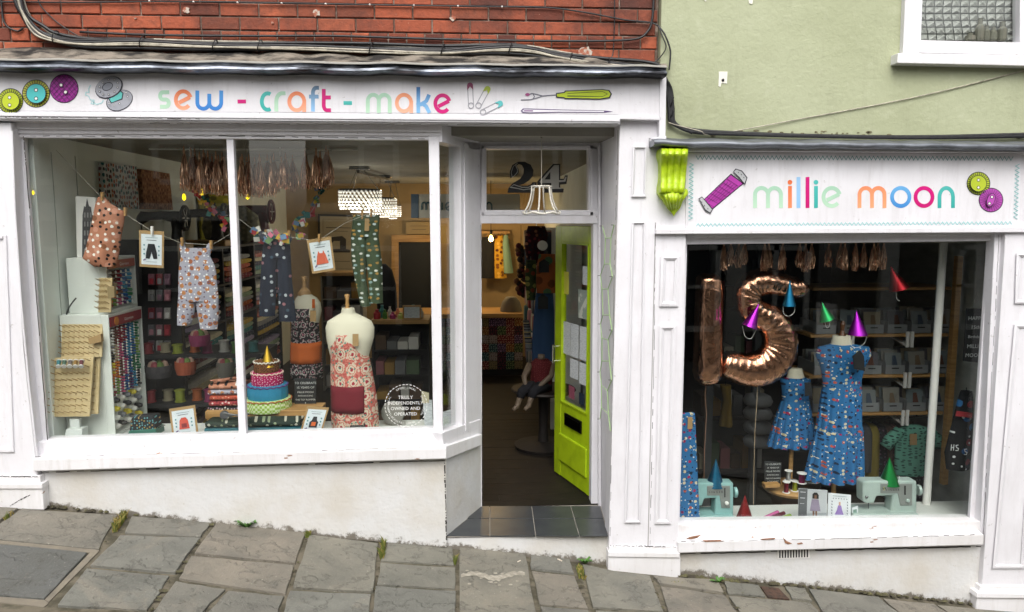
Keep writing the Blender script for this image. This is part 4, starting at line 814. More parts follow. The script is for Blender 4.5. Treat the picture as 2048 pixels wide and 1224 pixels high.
for i in range(16):
    ph_ = rr.uniform(0, 6); am = rr.uniform(2, 5); of = rr.uniform(-7, 8); yo = rr.uniform(.03, .085); pts = []
    for j, (a, b) in enumerate(main):
        q = am*math.sin(ph_+j*1.1)+of
        pts.append((a-(q if j < 4 else 0), b+(q if j >= 3 else 0), (yo if j < 13 else yo-.012*(j-12))))
    bg_ = i in (2, 5, 8, 12)
    down = [(1336+of*.6,175,.035),(1341+of*.6,215,.035),(1346+of*.5,246,.03),(1385,262+of*.5,.03),(1480,268+of*.35,.03),(1650,273+of*.25,.03),(1850,275+of*.3,.03),(2090,270+of*.5,.03)]
    cable(CBN, pts+(down if i % 2 == 0 or i > 7 else down[:4]), rr.choice((.007, .009, .011)) if not bg_ else .0065, BEIGECABLE if bg_ else BLACKPAINT)
for u, v in ((112,74),(285,84),(430,92),(520,92),(742,97),(885,100),(1020,97),(1140,118),(1215,128),(1342,205),(1342,228)):
    m = MB(); c0 = P(u, v, .05); m.tube([c0+Vector((.012*math.cos(k), -.035*math.sin(k)-.005, .035*math.cos(k))) for k in [j*math.pi/5 for j in range(10)]], .004, 4, closed=True); m.build('cable_tie', BLACKPAINT, CBN)
WC = thing('wall_cable', 'thin black cables looped across the upper red bricks', 'cables', P(900, 60, .09))
cable(WC, [(-60,3,.09),(150,5,.09),(340,3,.09),(560,6,.09),(760,10,.09),(960,13,.09),(1090,15,.09),(1170,25,.085),(1250,40,.085),(1304,46,.08),(1325,62,.04),(1338,90,.03),(1341,110,.03),(1338,140,.03)], .0055, BLACKPAINT)
cable(WC, [(1306,-60,.08),(1307,0,.08),(1304,40,.08),(1296,62,.08),(1272,78,.08),(1200,82,.085),(1100,82,.085),(950,80,.085),(800,76,.085),(660,72,.085),(480,72,.085),(300,70,.085),(160,64,.085)], .008, BLACKPAINT)
cable(WC, [(1229,-60,.09),(1229,20,.09),(1228,70,.09),(1225,110,.08),(1212,124,.04)], .0035, BLACKPAINT)
cable(WC, [(70,-60,.09),(76,0,.09),(100,32,.09),(130,56,.09),(156,72,.09)], .004, BLACKPAINT)
cable(WC, [(0,-60,.09),(4,20,.09),(12,50,.09),(34,62,.09),(46,56,.09)], .006, BLACKPAINT)
cable(WC, [(1316,50,.06),(1326,75,.03),(1332,95,.03),(1320,115,.04),(1305,128,.04)], .004, BLACKPAINT)
for k in range(9):
    u = 300+k*88; m = MB(); m.lathe([(.006, 0), (.006, -.012), (.003, -.016)], P(u, 3+k*1.4, .088), 6, (0, 1, 0)); m.build('cable_clip', OFFW, WC)
WW = MB(); WW.tube([P(a, c, y_) for a, c, y_ in smooth_path([(1337,245,.02),(1352,250,.02),(1400,262,.02),(1430,268,.03),(1600,238,.05),(1850,190,.05),(2090,130,.05)])], .0035, 5); tag(WW.build('washing_line', BEIGECABLE), 'thin cream wire slung across the green wall up to the upstairs window', 'wire')
# ================================================================ wire lampshade hanging in the porch
LS = thing('lampshade_frame', 'bare white lampshade wire frame with scalloped rim hanging in the doorway', 'lampshade', P(1083, 430, .2))
def ringpt(t, rx, py, sc=0): c = P(1083, py+sc, .2); s = 4.98/1500; return c+Vector((rx*s*math.cos(t), rx*s*math.sin(t), 0))
WRAP = mat('wrapped_white_tape', C('d6d2c6'), .8, bump=.6, bscale=120)
m = MB(); m.tube([ringpt(2*math.pi*k/24, 20, 373) for k in range(24)], .006, 6, closed=True); m.build('top_ring', WRAP, LS, smooth=True)
m = MB(); m.tube([ringpt(2*math.pi*k/48, 37, 427, 3.5*abs(math.sin(math.pi*k/8))-3) for k in range(48)], .0065, 6, closed=True); m.build('bottom_ring', WRAP, LS, smooth=True)
for j in range(6):
    t = 2*math.pi*j/6+.25; m = MB(); m.tube([ringpt(t, rx, py) for rx, py in ((20,373),(21,385),(24,400),(29,413),(37,426))], .0055, 6); m.build('rib', WRAP, LS, smooth=True)
m = MB(); m.tube([ringpt(0, 20, 373), ringpt(math.pi, 20, 373)], .003, 4); m.tube([P(1083,373,.2), P(1083,318,.2), P(1083,256,.2)], .003, 5); m.build('cord', plain('#b9b4a8', .6), LS)
m = MB(); m.tube([P(1083,276,.2), P(1083,262,.2)], .006, 6); m.build('clip', plain('#77736a', .4, 1), LS)
# ================================================================ green thread laced between nails on the porch wall
n_ = (A1-A0).cross(A3-A0).normalized(); n_ = -n_ if n_.x > 0 else n_
def RVP(px, py, off=.006):
    d = ray(px, py); o = A0+n_*off; return CAM+d*((o-CAM).dot(n_)/d.dot(n_))
TH = thing('thread_lattice', 'pale green thread laced in hexagons between nails on the white porch wall', 'thread art', RVP(1212, 860))
la = [(1205,452),(1211,476),(1209,528),(1201,551),(1204,578),(1206,630),(1201,648),(1204,676),(1204,722),(1200,744),(1203,770),(1203,815),(1200,838)]
lb_ = [(1228,450),(1222,476),(1220,528),(1225,553),(1216,578),(1219,630),(1224,660),(1216,680),(1219,722),(1223,760),(1215,782),(1217,828),(1221,862)]
GT_ = plain('#a9c98f', .7); m = MB()
for p in (la, lb_): m.tube([RVP(*q) for q in p], .0034, 4)
for i in (1, 2, 4, 5, 7, 8, 10, 11): m.tube([RVP(*la[i]), RVP(*lb_[i])], .003, 4)
m.build('thread', GT_, TH)
for q in [la[3], la[6], la[9], la[12], lb_[3], lb_[6], lb_[9], la[0], lb_[0]]:
    m = MB(); c0 = RVP(*q, 0); m.tube([c0, c0+n_*.02], .0025, 5); m.build('nail', plain('#6d6a66', .4, 1), TH)
# ================================================================ weeds in the joints
LEAF = [mat('grass_blade', C('6f7a35'), .6, rand=.2), mat('weed_leaf', C('4f7a2f'), .5, col2=C('3d6425'), vscale=20), mat('dry_grass', C('a3904f'), .7)]
def tuft(px, py, wd, h, n, m_, label, run=None):
    b = MB(); r_ = random.Random(int(px*7+py)); c0 = G(px, py, -.01)
    for k in range(n):
        t = r_.uniform(-1, 1); o = c0.lerp(G(*run, -.01), r_.random()) if run else c0
        o = o+Vector((t*wd, r_.uniform(-.015, .015), 0)); hh_ = h*1.35*r_.uniform(.5, 1.1); ln = Vector((r_.uniform(-.5, .5), r_.uniform(-.6, .2), 0))*hh_; s = .003
        b.add([o+Vector((-s, 0, 0)), o+Vector((s, 0, 0)), o+ln*.4+Vector((s*.8, 0, hh_*.6)), o+ln*.4+Vector((-s*.8, 0, hh_*.6)), o+ln+Vector((0, 0, hh_*.85))], [(0,1,2,3), (3,2,4)], 0 if r_.random() < .65 else 1)
    tag(b.build('grass_tuft', m_), label, 'grass', 'weeds in the paving joints')
GR = [LEAF[0], LEAF[2]]; DG = [LEAF[2], LEAF[0]]
tuft(252, 1034, .012, .06, 170, GR, 'long green and straw grass tuft in the joint below the left window', (230,1064))
tuft(178, 1015, .05, .035, 90, DG, 'dry brown grass along the wall foot left of the green tuft')
tuft(236, 1021, .05, .04, 90, DG, 'straw coloured grass against the wall above the long tuft')
tuft(305, 1030, .03, .035, 50, GR, 'small moss green clump at the wall right of the long tuft')
tuft(617, 1074, .012, .045, 45, GR, 'small grass tuft at the wall below the middle of the left window')
tuft(768, 1092, .01, .07, 90, GR, 'upright grass tuft in the joint below the corner post', (764,1120))
tuft(911, 1122, .006, .05, 30, GR, 'tiny grass sprig left of the porch step', (910,1130))
tuft(1158, 1135, .02, .04, 80, GR, 'grass tuft below the right end of the porch step', (1165,1160))
tuft(1338, 1168, .02, .02, 40, GR, 'low green sprigs in front of the pier plinth', (1365,1170))
tuft(1745, 1186, .03, .03, 70, GR, 'moss green tuft along the foot of the right stallriser')
tuft(24, 1028, .01, .03, 40, GR, 'green sprigs in the joint beside the left plinth', (12,1040))
tuft(1482, 1188, .02, .012, 24, GR, 'sparse sprigs in the paving joint left of the metal cover')
def leafy(px, py, n, L, label):
    b = MB(); r_ = random.Random(int(px)); o = G(px, py)
    for k in range(n):
        a = 2*math.pi*k/n+r_.uniform(-.3, .3); l = L*r_.uniform(.7, 1.1); d = Vector((math.cos(a), math.sin(a)*.6, 0)); s = Vector((-d.y, d.x, 0)).normalized()*l*.22; up = Vector((0, 0, l*r_.uniform(.35, .8)))
        b.add([o, o+d*l*.35+up*.6-s, o+d*l*.75+up-s*.7, o+d*l+up*.75, o+d*l*.75+up+s*.7, o+d*l*.35+up*.6+s, o+d*l*.6+up*.8], [(0,1,6), (1,2,6), (2,3,6), (3,4,6), (4,5,6), (5,0,6)])
    tag(b.build('broadleaf_weed', LEAF[1]), label, 'weed', 'weeds in the paving joints')
leafy(495, 1056, 9, .085, 'broad leaved green weed at the foot of the left stallriser'); leafy(1436, 1166, 8, .06, 'bushy green weed at the foot of the right stallriser'); leafy(1170, 1128, 9, .06, 'flat green weed at the right end of the porch step')
for (a, b, c_, lab) in (((1115,1118),(1124,1122),.004,'cigarette end lying on the flagstone below the porch step'), ((1035,1124),(1041,1121),.004,'scrap of white litter on the flagstone left of the cigarette end')):
    m = MB(); m.tube([G(*a, .008), G(*b, .008)], c_, 6); tag(m.build('litter', plain('#dcd0bf')), lab, 'litter')
# ================================================================ helpers for what stands in the windows
def scl(y): return (y-CAM.y)/1500.0            # metres per photograph pixel at depth y
def rings_of(rows, y, dep, folds=0, amp=.0, n=30, ph=0.0, grow=True, twist=.12):
    out = []; N = len(rows)
    for i, rw in enumerate(rows):
        py, xl, xr = rw[:3]; d = rw[3] if len(rw) > 3 else dep; a = P(xl, py, y); b = P(xr, py, y); c = (a+b)/2; hw = (b-a).length/2; A = amp*d*(.25+.75*i/(N-1) if grow else 1)*.5; rg = []
        for k in range(n):
            t = 2*math.pi*k/n; f = A*(math.sin(folds*t+ph+twist*i)+.45*math.sin((folds*2-1)*t+1.7*ph+1))
            rg.append(Vector((c.x+(hw+f*.5)*math.cos(t), y+(d+f)*math.sin(t), c.z)))
        out.append(rg)
    return out
def dense(rows, k=3):
    o = []
    for i in range(len(rows)-1):
        for j in range(k): t = j/k; o.append(tuple(u+(v-u)*t for u, v in zip(rows[i], rows[i+1])))
    o.append(tuple(rows[-1])); return o
def body(name, parts, mats, y, dep, folds=0, amp=0, parent=None, **kw):
    m = MB()
    for rows in parts: m.loft(rings_of(dense(rows), y, dep, folds, amp, **kw))
    return m.build(name, mats, parent, smooth=True, angle=75)
def quadbox(px, y, th, rot=0): m = MB(); m.slab(px, y, y+th); return m
def text_mesh(s, height, spacing=1.0):
    cu = bpy.data.curves.new('txt', 'FONT'); cu.body = s; cu.size = height; cu.align_x = 'CENTER'; cu.space_character = spacing; cu.resolution_u = 2
    ob = bpy.data.objects.new('txt', cu); me = bpy.data.meshes.new_from_object(ob); vs_ = [v.co.copy() for v in me.vertices]; fs = [tuple(p.vertices) for p in me.polygons]
    bpy.data.objects.remove(ob); bpy.data.meshes.remove(me); return vs_, fs
def text(lines, parent, m_, y, name='lettering', rot=0.0, xf=None):       # lines: (string, cx px, baseline px, cap height px)
    m = MB()
    for s, cx, by, h in lines:
        v, f = text_mesh(s, h/.7); k = scl(y); o = P(cx, by, y); c, sn = math.cos(rot), math.sin(rot)
        m.add([o+Vector(((p.x*c-p.y*sn)*k, 0, (p.x*sn+p.y*c)*k)) for p in v], f)
    return m.build(name, m_, parent)
def line_(pts, r, m_, label, cat, name='string', group=None):
    b = MB(); b.tube([P(*q) for q in pts], r, 4); return tag(b.build(name, m_), label, cat, group)
KRAFT = plain('#a98a5e', .8); CARD = plain('#dfe3e6', .6); STRING = plain('#b5b0a4', .8); CHALK = plain('#c9ccca', .9); SLATEB = plain('#1b1d1f', .7)
CREAMF = mat('cream_linen', C('d9d3bd'), .85, bump=.15, bscale=200)
COPPER = NT('copper_foil')
def _cop():
    t = COPPER; vec = t.coord(); c = t.ramp(t.noise(vec, 9, 3), [(.3, C('d09a76')), (.7, C('f0c4a4'))]); t.l(c, t.b.inputs['Base Color']); t.b.inputs['Metallic'].default_value = .7; t.b.inputs['Roughness'].default_value = .3; return t.m
COPPER = _cop()
# ================================================================ LIT LAMPS, AND STAND-INS FOR REFLECTED STRING LIGHTS
CRY = NT('lit_crystal')
CRY.b.inputs['Base Color'].default_value = C('fff6e4'); CRY.b.inputs['Emission Color'].default_value = C('fffaf0'); CRY.b.inputs['Emission Strength'].default_value = 1.15; CRY = CRY.m
CRY2 = emit('dim_crystal', C('f6f2e8'), .38)
CHROME = plain('#8f9092', .2, 1)
def lamp_light(name, par, loc, power, col_, rad):
    l = bpy.data.lights.new(name, 'POINT'); l.energy = power; l.color = col_; l.shadow_soft_size = rad; o = bpy.data.objects.new(name, l); COL.objects.link(o); o.parent = par; o.location = Vector(loc)-WL[par.name]
def chandelier(cx, top, bot, wpx, y, label, power):
    c = P(cx, bot, y); T = thing('crystal_chandelier', label, 'chandelier', c, 'lit crystal drum chandeliers'); k = scl(y); r = wpx/2*k; h = (bot-top)*k
    m = MB(); nr, nc = 6, 30
    for j in range(nr):
        z = h*(j+.5)/nr; rr_ = r*(1 if j > 0 else .96)
        for i in range(nc):
            a = 2*math.pi*(i+.5*(j % 2))/nc; o = c+Vector((rr_*math.cos(a), rr_*math.sin(a), z)); s = h/nr*.44; w_ = math.pi*r/nc*.7
            tx = Vector((-math.sin(a), math.cos(a), 0))*w_; nn = Vector((math.cos(a), math.sin(a), 0))*w_*.6; up = Vector((0, 0, s))
            m.add([o+up, o+tx, o+nn, o-tx, o-nn, o-up], [(0,1,2), (0,2,3), (0,3,4), (0,4,1), (5,2,1), (5,3,2), (5,4,3), (5,1,4)], 0 if j < 3 and (i*7+j*3) % 4 else 1)
    m.build('crystal_drum', [CRY, CRY2], T)
    m = MB(); m.lathe([(r*.45, -.03*h), (r*.5, 0), (r*.45, .05*h)], c+Vector((0, 0, -.02)), 16); m.build('lower_crystals', CRY, T)
    m = MB(); m.tube([c+Vector((r*math.cos(2*math.pi*i/24), r*math.sin(2*math.pi*i/24), h+.005)) for i in range(24)], .008, 5, closed=True); m.build('drum_rim', CHROME, T)
    m = MB()
    for a in (0, 2.1, 4.2): m.tube([c+Vector((r*.9*math.cos(a), r*.9*math.sin(a), h)), Vector((c.x+.04*math.cos(a), c.y+.04*math.sin(a), ZCI-.03))], .003, 4)
    m.build('hanger', CHROME, T)
    m = MB(); m.box((c.x-.1, c.y-.05, ZCI-.035), (c.x+.1, c.y+.05, ZCI-.001)); m.build('ceiling_plate', CHROME, T, bevel=.006)
    lamp_light('chandelier_light', T, c+Vector((0, 0, -.06)), power, (1, .93, .8), r*.7)
chandelier(721, 382, 420, 82, 3.0, 'largest and nearest of the three lit crystal drum chandeliers', 5)
chandelier(766, 398, 430, 54, 4.5, 'middle lit crystal drum chandelier of the row of three', 4)
chandelier(786, 412, 434, 32, 5.8, 'smallest and farthest of the three lit crystal drum chandeliers', 3)
m = MB(); a, b = P(716, 326, 3.0), P(775, 362, 4.5); m.bar(Vector((a.x, 3.0, ZCI-.05)), Vector((b.x, 4.5, ZCI-.05)), .03, .03); tag(m.build('ceiling_track', CHROME), 'chrome track bar on the ceiling between the chandeliers', 'track')
BULB = emit('warm_bulb', C('ffc46a'), 14)
def pendant(cx, cy, y, label, power=14, ytop=None):
    c = P(cx, cy, y); T = thing('pendant_bulb', label, 'bulb', c, 'bare pendant bulbs'); k = scl(y)
    m = MB(); s = .034; m.lathe([(.001, -s*1.1), (s*.7, -s*.85), (s, -.1*s), (s*.8, s*.7), (s*.42, s*1.3), (s*.4, s*1.7)], c, 14); m.build('glass_bulb', BULB, T, smooth=True)
    m = MB(); m.lathe([(.018, s*1.6), (.02, s*2.2), (.018, s*3.4), (.006, s*3.8)], c, 10); m.build('socket', BLACK, T)
    m = MB(); m.tube([c+Vector((0, 0, s*3.6)), Vector((c.x, c.y, ZCI))], .005, 5); m.build('flex', BLACK, T)
    lamp_light('bulb_light', T, c+Vector((0, -.02, -.05)), power, (1, .72, .36), .05)
pendant(905, 474, 5.7, 'glowing pendant bulb seen through the narrow side pane', 9)
pendant(982, 478, 5.7, 'glowing pendant bulb seen through the doorway in front of the clothes', 9)
YB_ = emit('yellow_reflection_glow', C('f5d21a'), 1.6)  # glowing stand-ins for string lights mirrored in the pane, hung on added wires
for cx, cy, y, lab in ((68,384,.14,'yellow bulb standing in for a reflected string light near the left edge of the window'), (403,384,.55,'yellow bulb standing in for a reflected string light, among copper tassels left of the mullion'), (495,392,.55,'yellow bulb standing in for a reflected string light just right of the mullion'), (368,394,.6,'yellow bulb standing in for a reflected string light beside the copper tassel cluster')):
    c = P(cx, cy, y); T = thing('reflected_string_light', lab, 'bulb', c, 'stand-in bulbs for reflected string lights'); s = .013; m = MB(); m.lathe([(.001, -s*1.9), (s*.9, -s*1.2), (s, -.2*s), (s*.7, s*1.1), (s*.5, s*1.7)], c, 10); m.build('glass_bulb', YB_, T, smooth=True)
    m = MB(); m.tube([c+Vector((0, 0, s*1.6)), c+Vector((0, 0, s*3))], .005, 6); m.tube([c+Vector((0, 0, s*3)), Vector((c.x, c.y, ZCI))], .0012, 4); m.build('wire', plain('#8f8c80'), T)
# ================================================================ LEFT WALL: canvases, cabinets, boards
def on_wall(quad, x): return [PX(a, b, x) for a, b in quad]
FB1 = printed('colour_swatch_print', C('c9cac8'), [(26, .36, [C('2a2a30'), C('8f3b3b'), C('2d6d73'), C('b06a4a'), C('3a3a44'), C('7d5d6a')], (.1, 1, 1.0))])
FB2 = printed('brown_leaf_print', C('9c6b4c'), [(30, .35, [C('6f4430'), C('b98a68'), C('7d5238')], (.1, 1, 1))])
for q, mt, lab in (([(207,325),(273,333),(279,418),(210,412)], FB1, 'canvas of coloured teardrop rows hung on the left inside wall'), ([(282,338),(339,347),(346,420),(288,418)], FB2, 'brown leaf printed canvas beside the teardrop canvas')):
    T = MB(); T.prism(on_wall(q, XL+.04), (-.038, 0, 0)); tag(T.build('canvas_picture', mt), lab, 'canvas')
T = thing('tower_canvas', 'tall white canvas with a drawn grey tower standing on the upper thread cabinet', 'canvas', P(172, 512, .4))
m = MB(); m.slab([(151,392),(191,395),(191,515),(154,515)], .42, .46); m.build('canvas', OFFW, T)
art(T, 'tower_drawing', [('fill', [(164,514),(165,430),(168,412),(171,414),(174,396),(178,412),(182,414),(184,430),(190,432),(190,514)], '#4a4a4c')]+[('fill', [(168+k*6,425+j*18),(171+k*6,425+j*18),(171+k*6,435+j*18),(168+k*6,435+j*18)], '#8d8d8c') for k in range(3) for j in range(5)], .419)
SPC = [plain(h_, .5) for h_ in ('#e4e2da', '#1c1c20', '#d8c63a', '#d97b2a', '#8c2331', '#c25a7d', '#2a5d96', '#3f93b8', '#2f7a4f', '#7fa24a', '#6a4a37', '#777a80', '#b9a98a', '#5b3a66')]
def cabinet(name, label, x0, x1, y0, y1, z0, z1, cols, rows, head, hcol, big=0):
    T = thing(name, label, 'cabinet', ((x0+x1)/2, (y0+y1)/2, z0)); m = MB(); m.box((x0, y0, z0), (x1-.05, y1, z1)); m.box((x1-.05, y0, z0), (x1, y0+.012, z1)); m.box((x1-.05, y1-.012, z0), (x1, y1, z1)); m.box((x1-.05, y0+.012, z1-.02), (x1, y1-.012, z1)); m.box((x1-.05, y0+.012, z0), (x1, y1-.012, z0+.02)); m.build('case', mat('white_melamine', C('d6dad4'), .45), T, bevel=.003)
    m = MB(); m.box((x1-.01, y0+.02, z1-head-.015), (x1+.004, y1-.02, z1-.02)); hp = m.build('header', plain(hcol, .4), T)
    v, f = text_mesh('Gütermann', .03); o = Vector((x1+.006, (y0+y1)/2+.03, z1-.03-head/2)); m = MB(); m.add([o+Vector((0, p.x, p.y)) for p in v], f); m.build('brand_name', OFFW, hp)
    m = MB(); m.lathe([(.0, .001), (head*.42, .0), (head*.42, .004)], (x1+.004, y0+.1, z1-.018-head/2), 14, (1, 0, 0)); m.build('emblem', plain('#c77a2d', .4), hp)
    m = MB(); rr_ = random.Random(cols*rows); zt, zbm = z1-head-.03, z0+.03+big
    for j in range(rows):
        for i in range(cols):
            yy = y0+.03+(y1-y0-.06)*(i+.5)/cols; zz_ = zt-(zt-zbm)*(j+.5)/rows; u = j/rows
            band = [0, 0, 1, 2, 3, 4][min(5, int(u*6))] if i == 0 else None
            ci = band if band is not None and rr_.random() < .8 else ([1, 11, 12, 0], [10, 12, 3, 9], [4, 5, 10, 5], [4, 13, 5, 6], [6, 7, 6, 13], [7, 6, 8, 7], [8, 9, 8, 1])[min(6, int(i*7/cols))][min(3, int(u*4))]
            s_ = min((y1-y0)/cols, (zt-zbm)/rows)*.44
            m.lathe([(s_*.9, -.03), (s_*.9, .012)], (x1-.02, yy, zz_), 7, (1, 0, 0), ci); m.lathe([(s_, .012), (s_*.6, .017)], (x1-.02, yy, zz_), 7, (1, 0, 0), 0 if rr_.random() < .6 else ci)
    if big:
        for j in range(4):
            for i in range(5):
                yy = y0+.04+(y1-y0-.08)*(i+.5)/5; zz_ = z0+.03+big*(j+.5)/4; ci = [0, 1, 0, 11, 2][(i+j*2) % 5]; m.lathe([(.018, -.03), (.02, .0), (.012, .02)], (x1-.02, yy, zz_), 9, (1, 0, 0), ci)
    o_ = m.build('thread_spools', SPC, T); o_['kind'] = 'stuff'
zc1 = P(219, 630, .27).z; zc2 = P(232, 516, .36).z
cabinet('thread_cabinet', 'tall white thread cabinet packed with coloured spools beside the left wall', -2.71, -2.395, .27, .78, zp, zc1, 7, 24, .07, '#8d2634', .24)
cabinet('thread_cabinet', 'smaller white thread cabinet stacked on the tall thread cabinet', -2.69, -2.43, .36, .8, zc1, zc2, 5, 9, .06, '#a84a33')
TAN = mat('birch_board', C('cdb98e'), .55, col2=C('bfa878'), vscale=4, stretch=(1, 1, 6))
def pegboard(label, quad, y, cols, rows, lean=.05, skip=()):
    T = thing('spool_board', label, 'pegboard', P((quad[2][0]+quad[3][0])/2, max(quad[2][1], quad[3][1]), y)); m = MB()
    pts = [P(a, b, y+(lean if i < 2 else 0)) for i, (a, b) in enumerate(quad)]; m.prism(pts, (0, .018, 0)); m.build('board', TAN, T, bevel=.002); b = MB()
    for j in range(rows):
        for i in range(cols):
            u, v = (i+.6)/(cols+.2), (j+.6)/(rows+.2); o = (pts[0].lerp(pts[1], u)).lerp(pts[3].lerp(pts[2], u), v); b.tube([o, o+Vector((-.012, -.045, .022))], .003, 5)
    o_ = b.build('pegs', mat('peg_wood', C('a78a58'), .6), T); o_['kind'] = 'stuff'; return T, pts
pegboard('upper tan wooden spool board with bare pegs beside the white cabinet', [(124,648),(205,648),(203,714),(122,716)], .22, 8, 6)
pegboard('tan wooden spool board half hidden behind the front spool board', [(118,716),(200,712),(196,828),(112,830)], .195, 6, 8)
_, pf = pegboard('front tan wooden spool board with a row of five thread reels on top', [(109,716),(187,713),(179,833),(98,834)], .15, 7, 9)
pegboard('small narrow spool board propped on top of the tall cabinet', [(199,556),(224,556),(221,625),(196,625)], .28, 4, 6, .02)
m = MB(); m.slab([(176,678),(201,668),(203,684),(180,688)], .2, .23); tag(m.build('folded_fabric_swatch', KRAFT), 'folded brown card hooked on the upper spool board', 'card')
m = MB(); m.slab([(214,574),(228,572),(229,594),(216,597)], .24, .27); tag(m.build('folded_fabric_swatch', plain('#8f7c58')), 'small brown card bundle hooked on the narrow spool board', 'card')
for i, (h_, nm) in enumerate((('#2f6f74', 'teal'), ('#3e5a4a', 'dark green'), ('#6d6460', 'taupe'), ('#8a6a34', 'ochre'), ('#5a2630', 'maroon'))):
    a = P(118+i*11.3, 722, .15); T = thing('thread_reel', nm+' thread reel on the top row of the front spool board', 'thread', a, 'five reels on the front spool board'); d = Vector((.25, -.75, -.6)).normalized()
    m = MB(); m.lathe([(.012, .0), (.012, .045)], a, 10, d); m.build('thread', plain(h_, .6), T)
    for t_ in (-.003, .045): mm = MB(); mm.lathe([(.016, t_), (.016, t_+.005)], a, 10, d); mm.build('spool_end', OFFW, T)
m = MB(); m.slab([(138,838),(158,838),(160,862),(141,862)], .17, .2); m.slab([(132,858),(164,858),(164,878),(128,878)], .14, .22); tag(m.build('plug_adaptor', mat('white_plug_plastic', C('cfd4d0'), .4), bevel=.004), 'white plug adaptor on the ledge below the front spool board', 'plug')
m = MB(); m.tube([P(*q) for q in smooth_path([(152,596,.3),(138,615,.3),(131,640,.3),(133,660,.28)])], .005, 5); tag(m.build('power_cable', BLACK), 'black power cable curling behind the upper spool board', 'cable')
# ================================================================ CLOTHES AND PATTERN CARDS ON THE LINE
line_([(112,300,.3),(160,350,.3),(203,395,.3),(246,425,.3),(303,462,.3),(362,486,.3),(424,490,.3),(470,462,.3)], .0018, STRING, 'thin white line pegged with the pink romper and grey dungarees', 'string')
line_([(468,430,.35),(515,466,.35),(566,472,.35),(636,482,.35),(690,446,.35),(745,424,.35)], .0018, STRING, 'thin white line behind the middle pane carrying two pairs of trousers', 'string')
def peg(px, py, y, col_=WOOD):
    m = MB(); m.slab([(px-2.2,py-9),(px+2.2,py-9),(px+1.6,py+8),(px-1.6,py+8)], y-.014, y+.012); return m
PINKF = printed('pink_moon_print', C('b67c62'), [(17, .30, [C('8c5a3e'), C('c9917a'), C('b67c62')]), (24, .22, [C('e8dcd0'), C('1f1a1c'), C('f0ebe4'), C('1f1a1c')])])
GREYF = printed('grey_balloon_print', C('a3a2ae'), [(19, .27, [C('a9683f'), C('b57a4c'), C('9a5d40')]), (34, .18, [C('e9e8ea'), C('6a5468'), C('e9e8ea')])])
NAVYF = printed('navy_leaf_print', C('1d2433'), [(22, .22, [C('9a6a70'), C('1d2433'), C('b5bcc0'), C('1d2433'), C('3b4f5e'), C('1d2433')])])
OLIVF = printed('olive_giraffe_print', C('47543f'), [(20, .24, [C('c7d3d4'), C('d9d9d0'), C('b08a4a'), C('8fa9a6'), C('47543f')], (1, .25, 1.5))])
T = thing('hanging_romper', 'pink romper with moon and cloud print pegged at the left end of the line', 'romper', P(205, 535, .3))
body('cloth', [[(394,196,209,.012),(408,191,222,.03),(424,187,250,.045),(445,184,247,.05),(470,179,242,.055),(500,173,238,.06),(516,168,235,.06),(533,192,231,.05)]], PINKF, .3, .05, 5, .3, T)
for q in ((203,393),(249,424)): peg(*q, .28).build('clothes_peg', WOOD, T)
T = thing('hanging_dungarees', 'grey baby dungarees with brown balloon print pegged on the line', 'dungarees', P(396, 660, .3))
body('cloth', [[(484,360,367,.01),(500,359,374,.014)], [(486,416,425,.01),(500,410,426,.014)], [(496,358,426,.02),(512,362,420,.028),(535,358,431,.035),(560,357,433,.04),(590,357,436,.042),(602,356,437,.04)], [(600,356,392,.032),(625,355,389,.034),(650,355,381,.03)], [(600,390,437,.035),(630,396,437,.036),(658,401,434,.032)]], GREYF, .3, .03, 4, .25, T)
for q in ((363,484),(421,490)): peg(*q, .28).build('clothes_peg', WOOD, T)
T = thing('hanging_trousers', 'navy leaf print trousers hanging right of the mullion', 'trousers', P(556, 640, .4))
body('cloth', [[(468,527,582,.02),(490,526,580,.03),(515,524,581,.035)], [(513,524,556,.035),(560,521,553,.04),(632,519,549,.035)], [(513,554,581,.035),(570,556,584,.04),(642,560,592,.035)]], NAVYF, .4, .03, 4, .3, T)
for q in ((531,468),(577,470)): peg(*q, .38).build('clothes_peg', WOOD, T)
T = thing('hanging_trousers', 'olive green trousers with white giraffes hanging below the chandelier', 'trousers', P(735, 618, .4))
body('cloth', [[(430,706,760,.02),(450,704,758,.03),(474,702,756,.035)], [(472,702,736,.035),(520,703,733,.04),(560,710,732,.035),(612,722,741,.03)], [(472,730,757,.035),(530,734,764,.04),(606,741,765,.035)]], OLIVF, .4, .03, 4, .3, T)
for q in ((724,430),(742,426)): peg(*q, .38).build('clothes_peg', WOOD, T)
m = MB(); m.slab([(730,437),(738,437),(738,462),(729,462)], .355, .36); tag(m.build('kraft_tag', KRAFT), 'brown card tag hanging on the olive giraffe trousers', 'tag')
def qlerp(q, u, v): a = (q[0][0]+(q[1][0]-q[0][0])*u, q[0][1]+(q[1][1]-q[0][1])*u); b = (q[3][0]+(q[2][0]-q[3][0])*u, q[3][1]+(q[2][1]-q[3][1])*u); return (a[0]+(b[0]-a[0])*v, a[1]+(b[1]-a[1])*v)
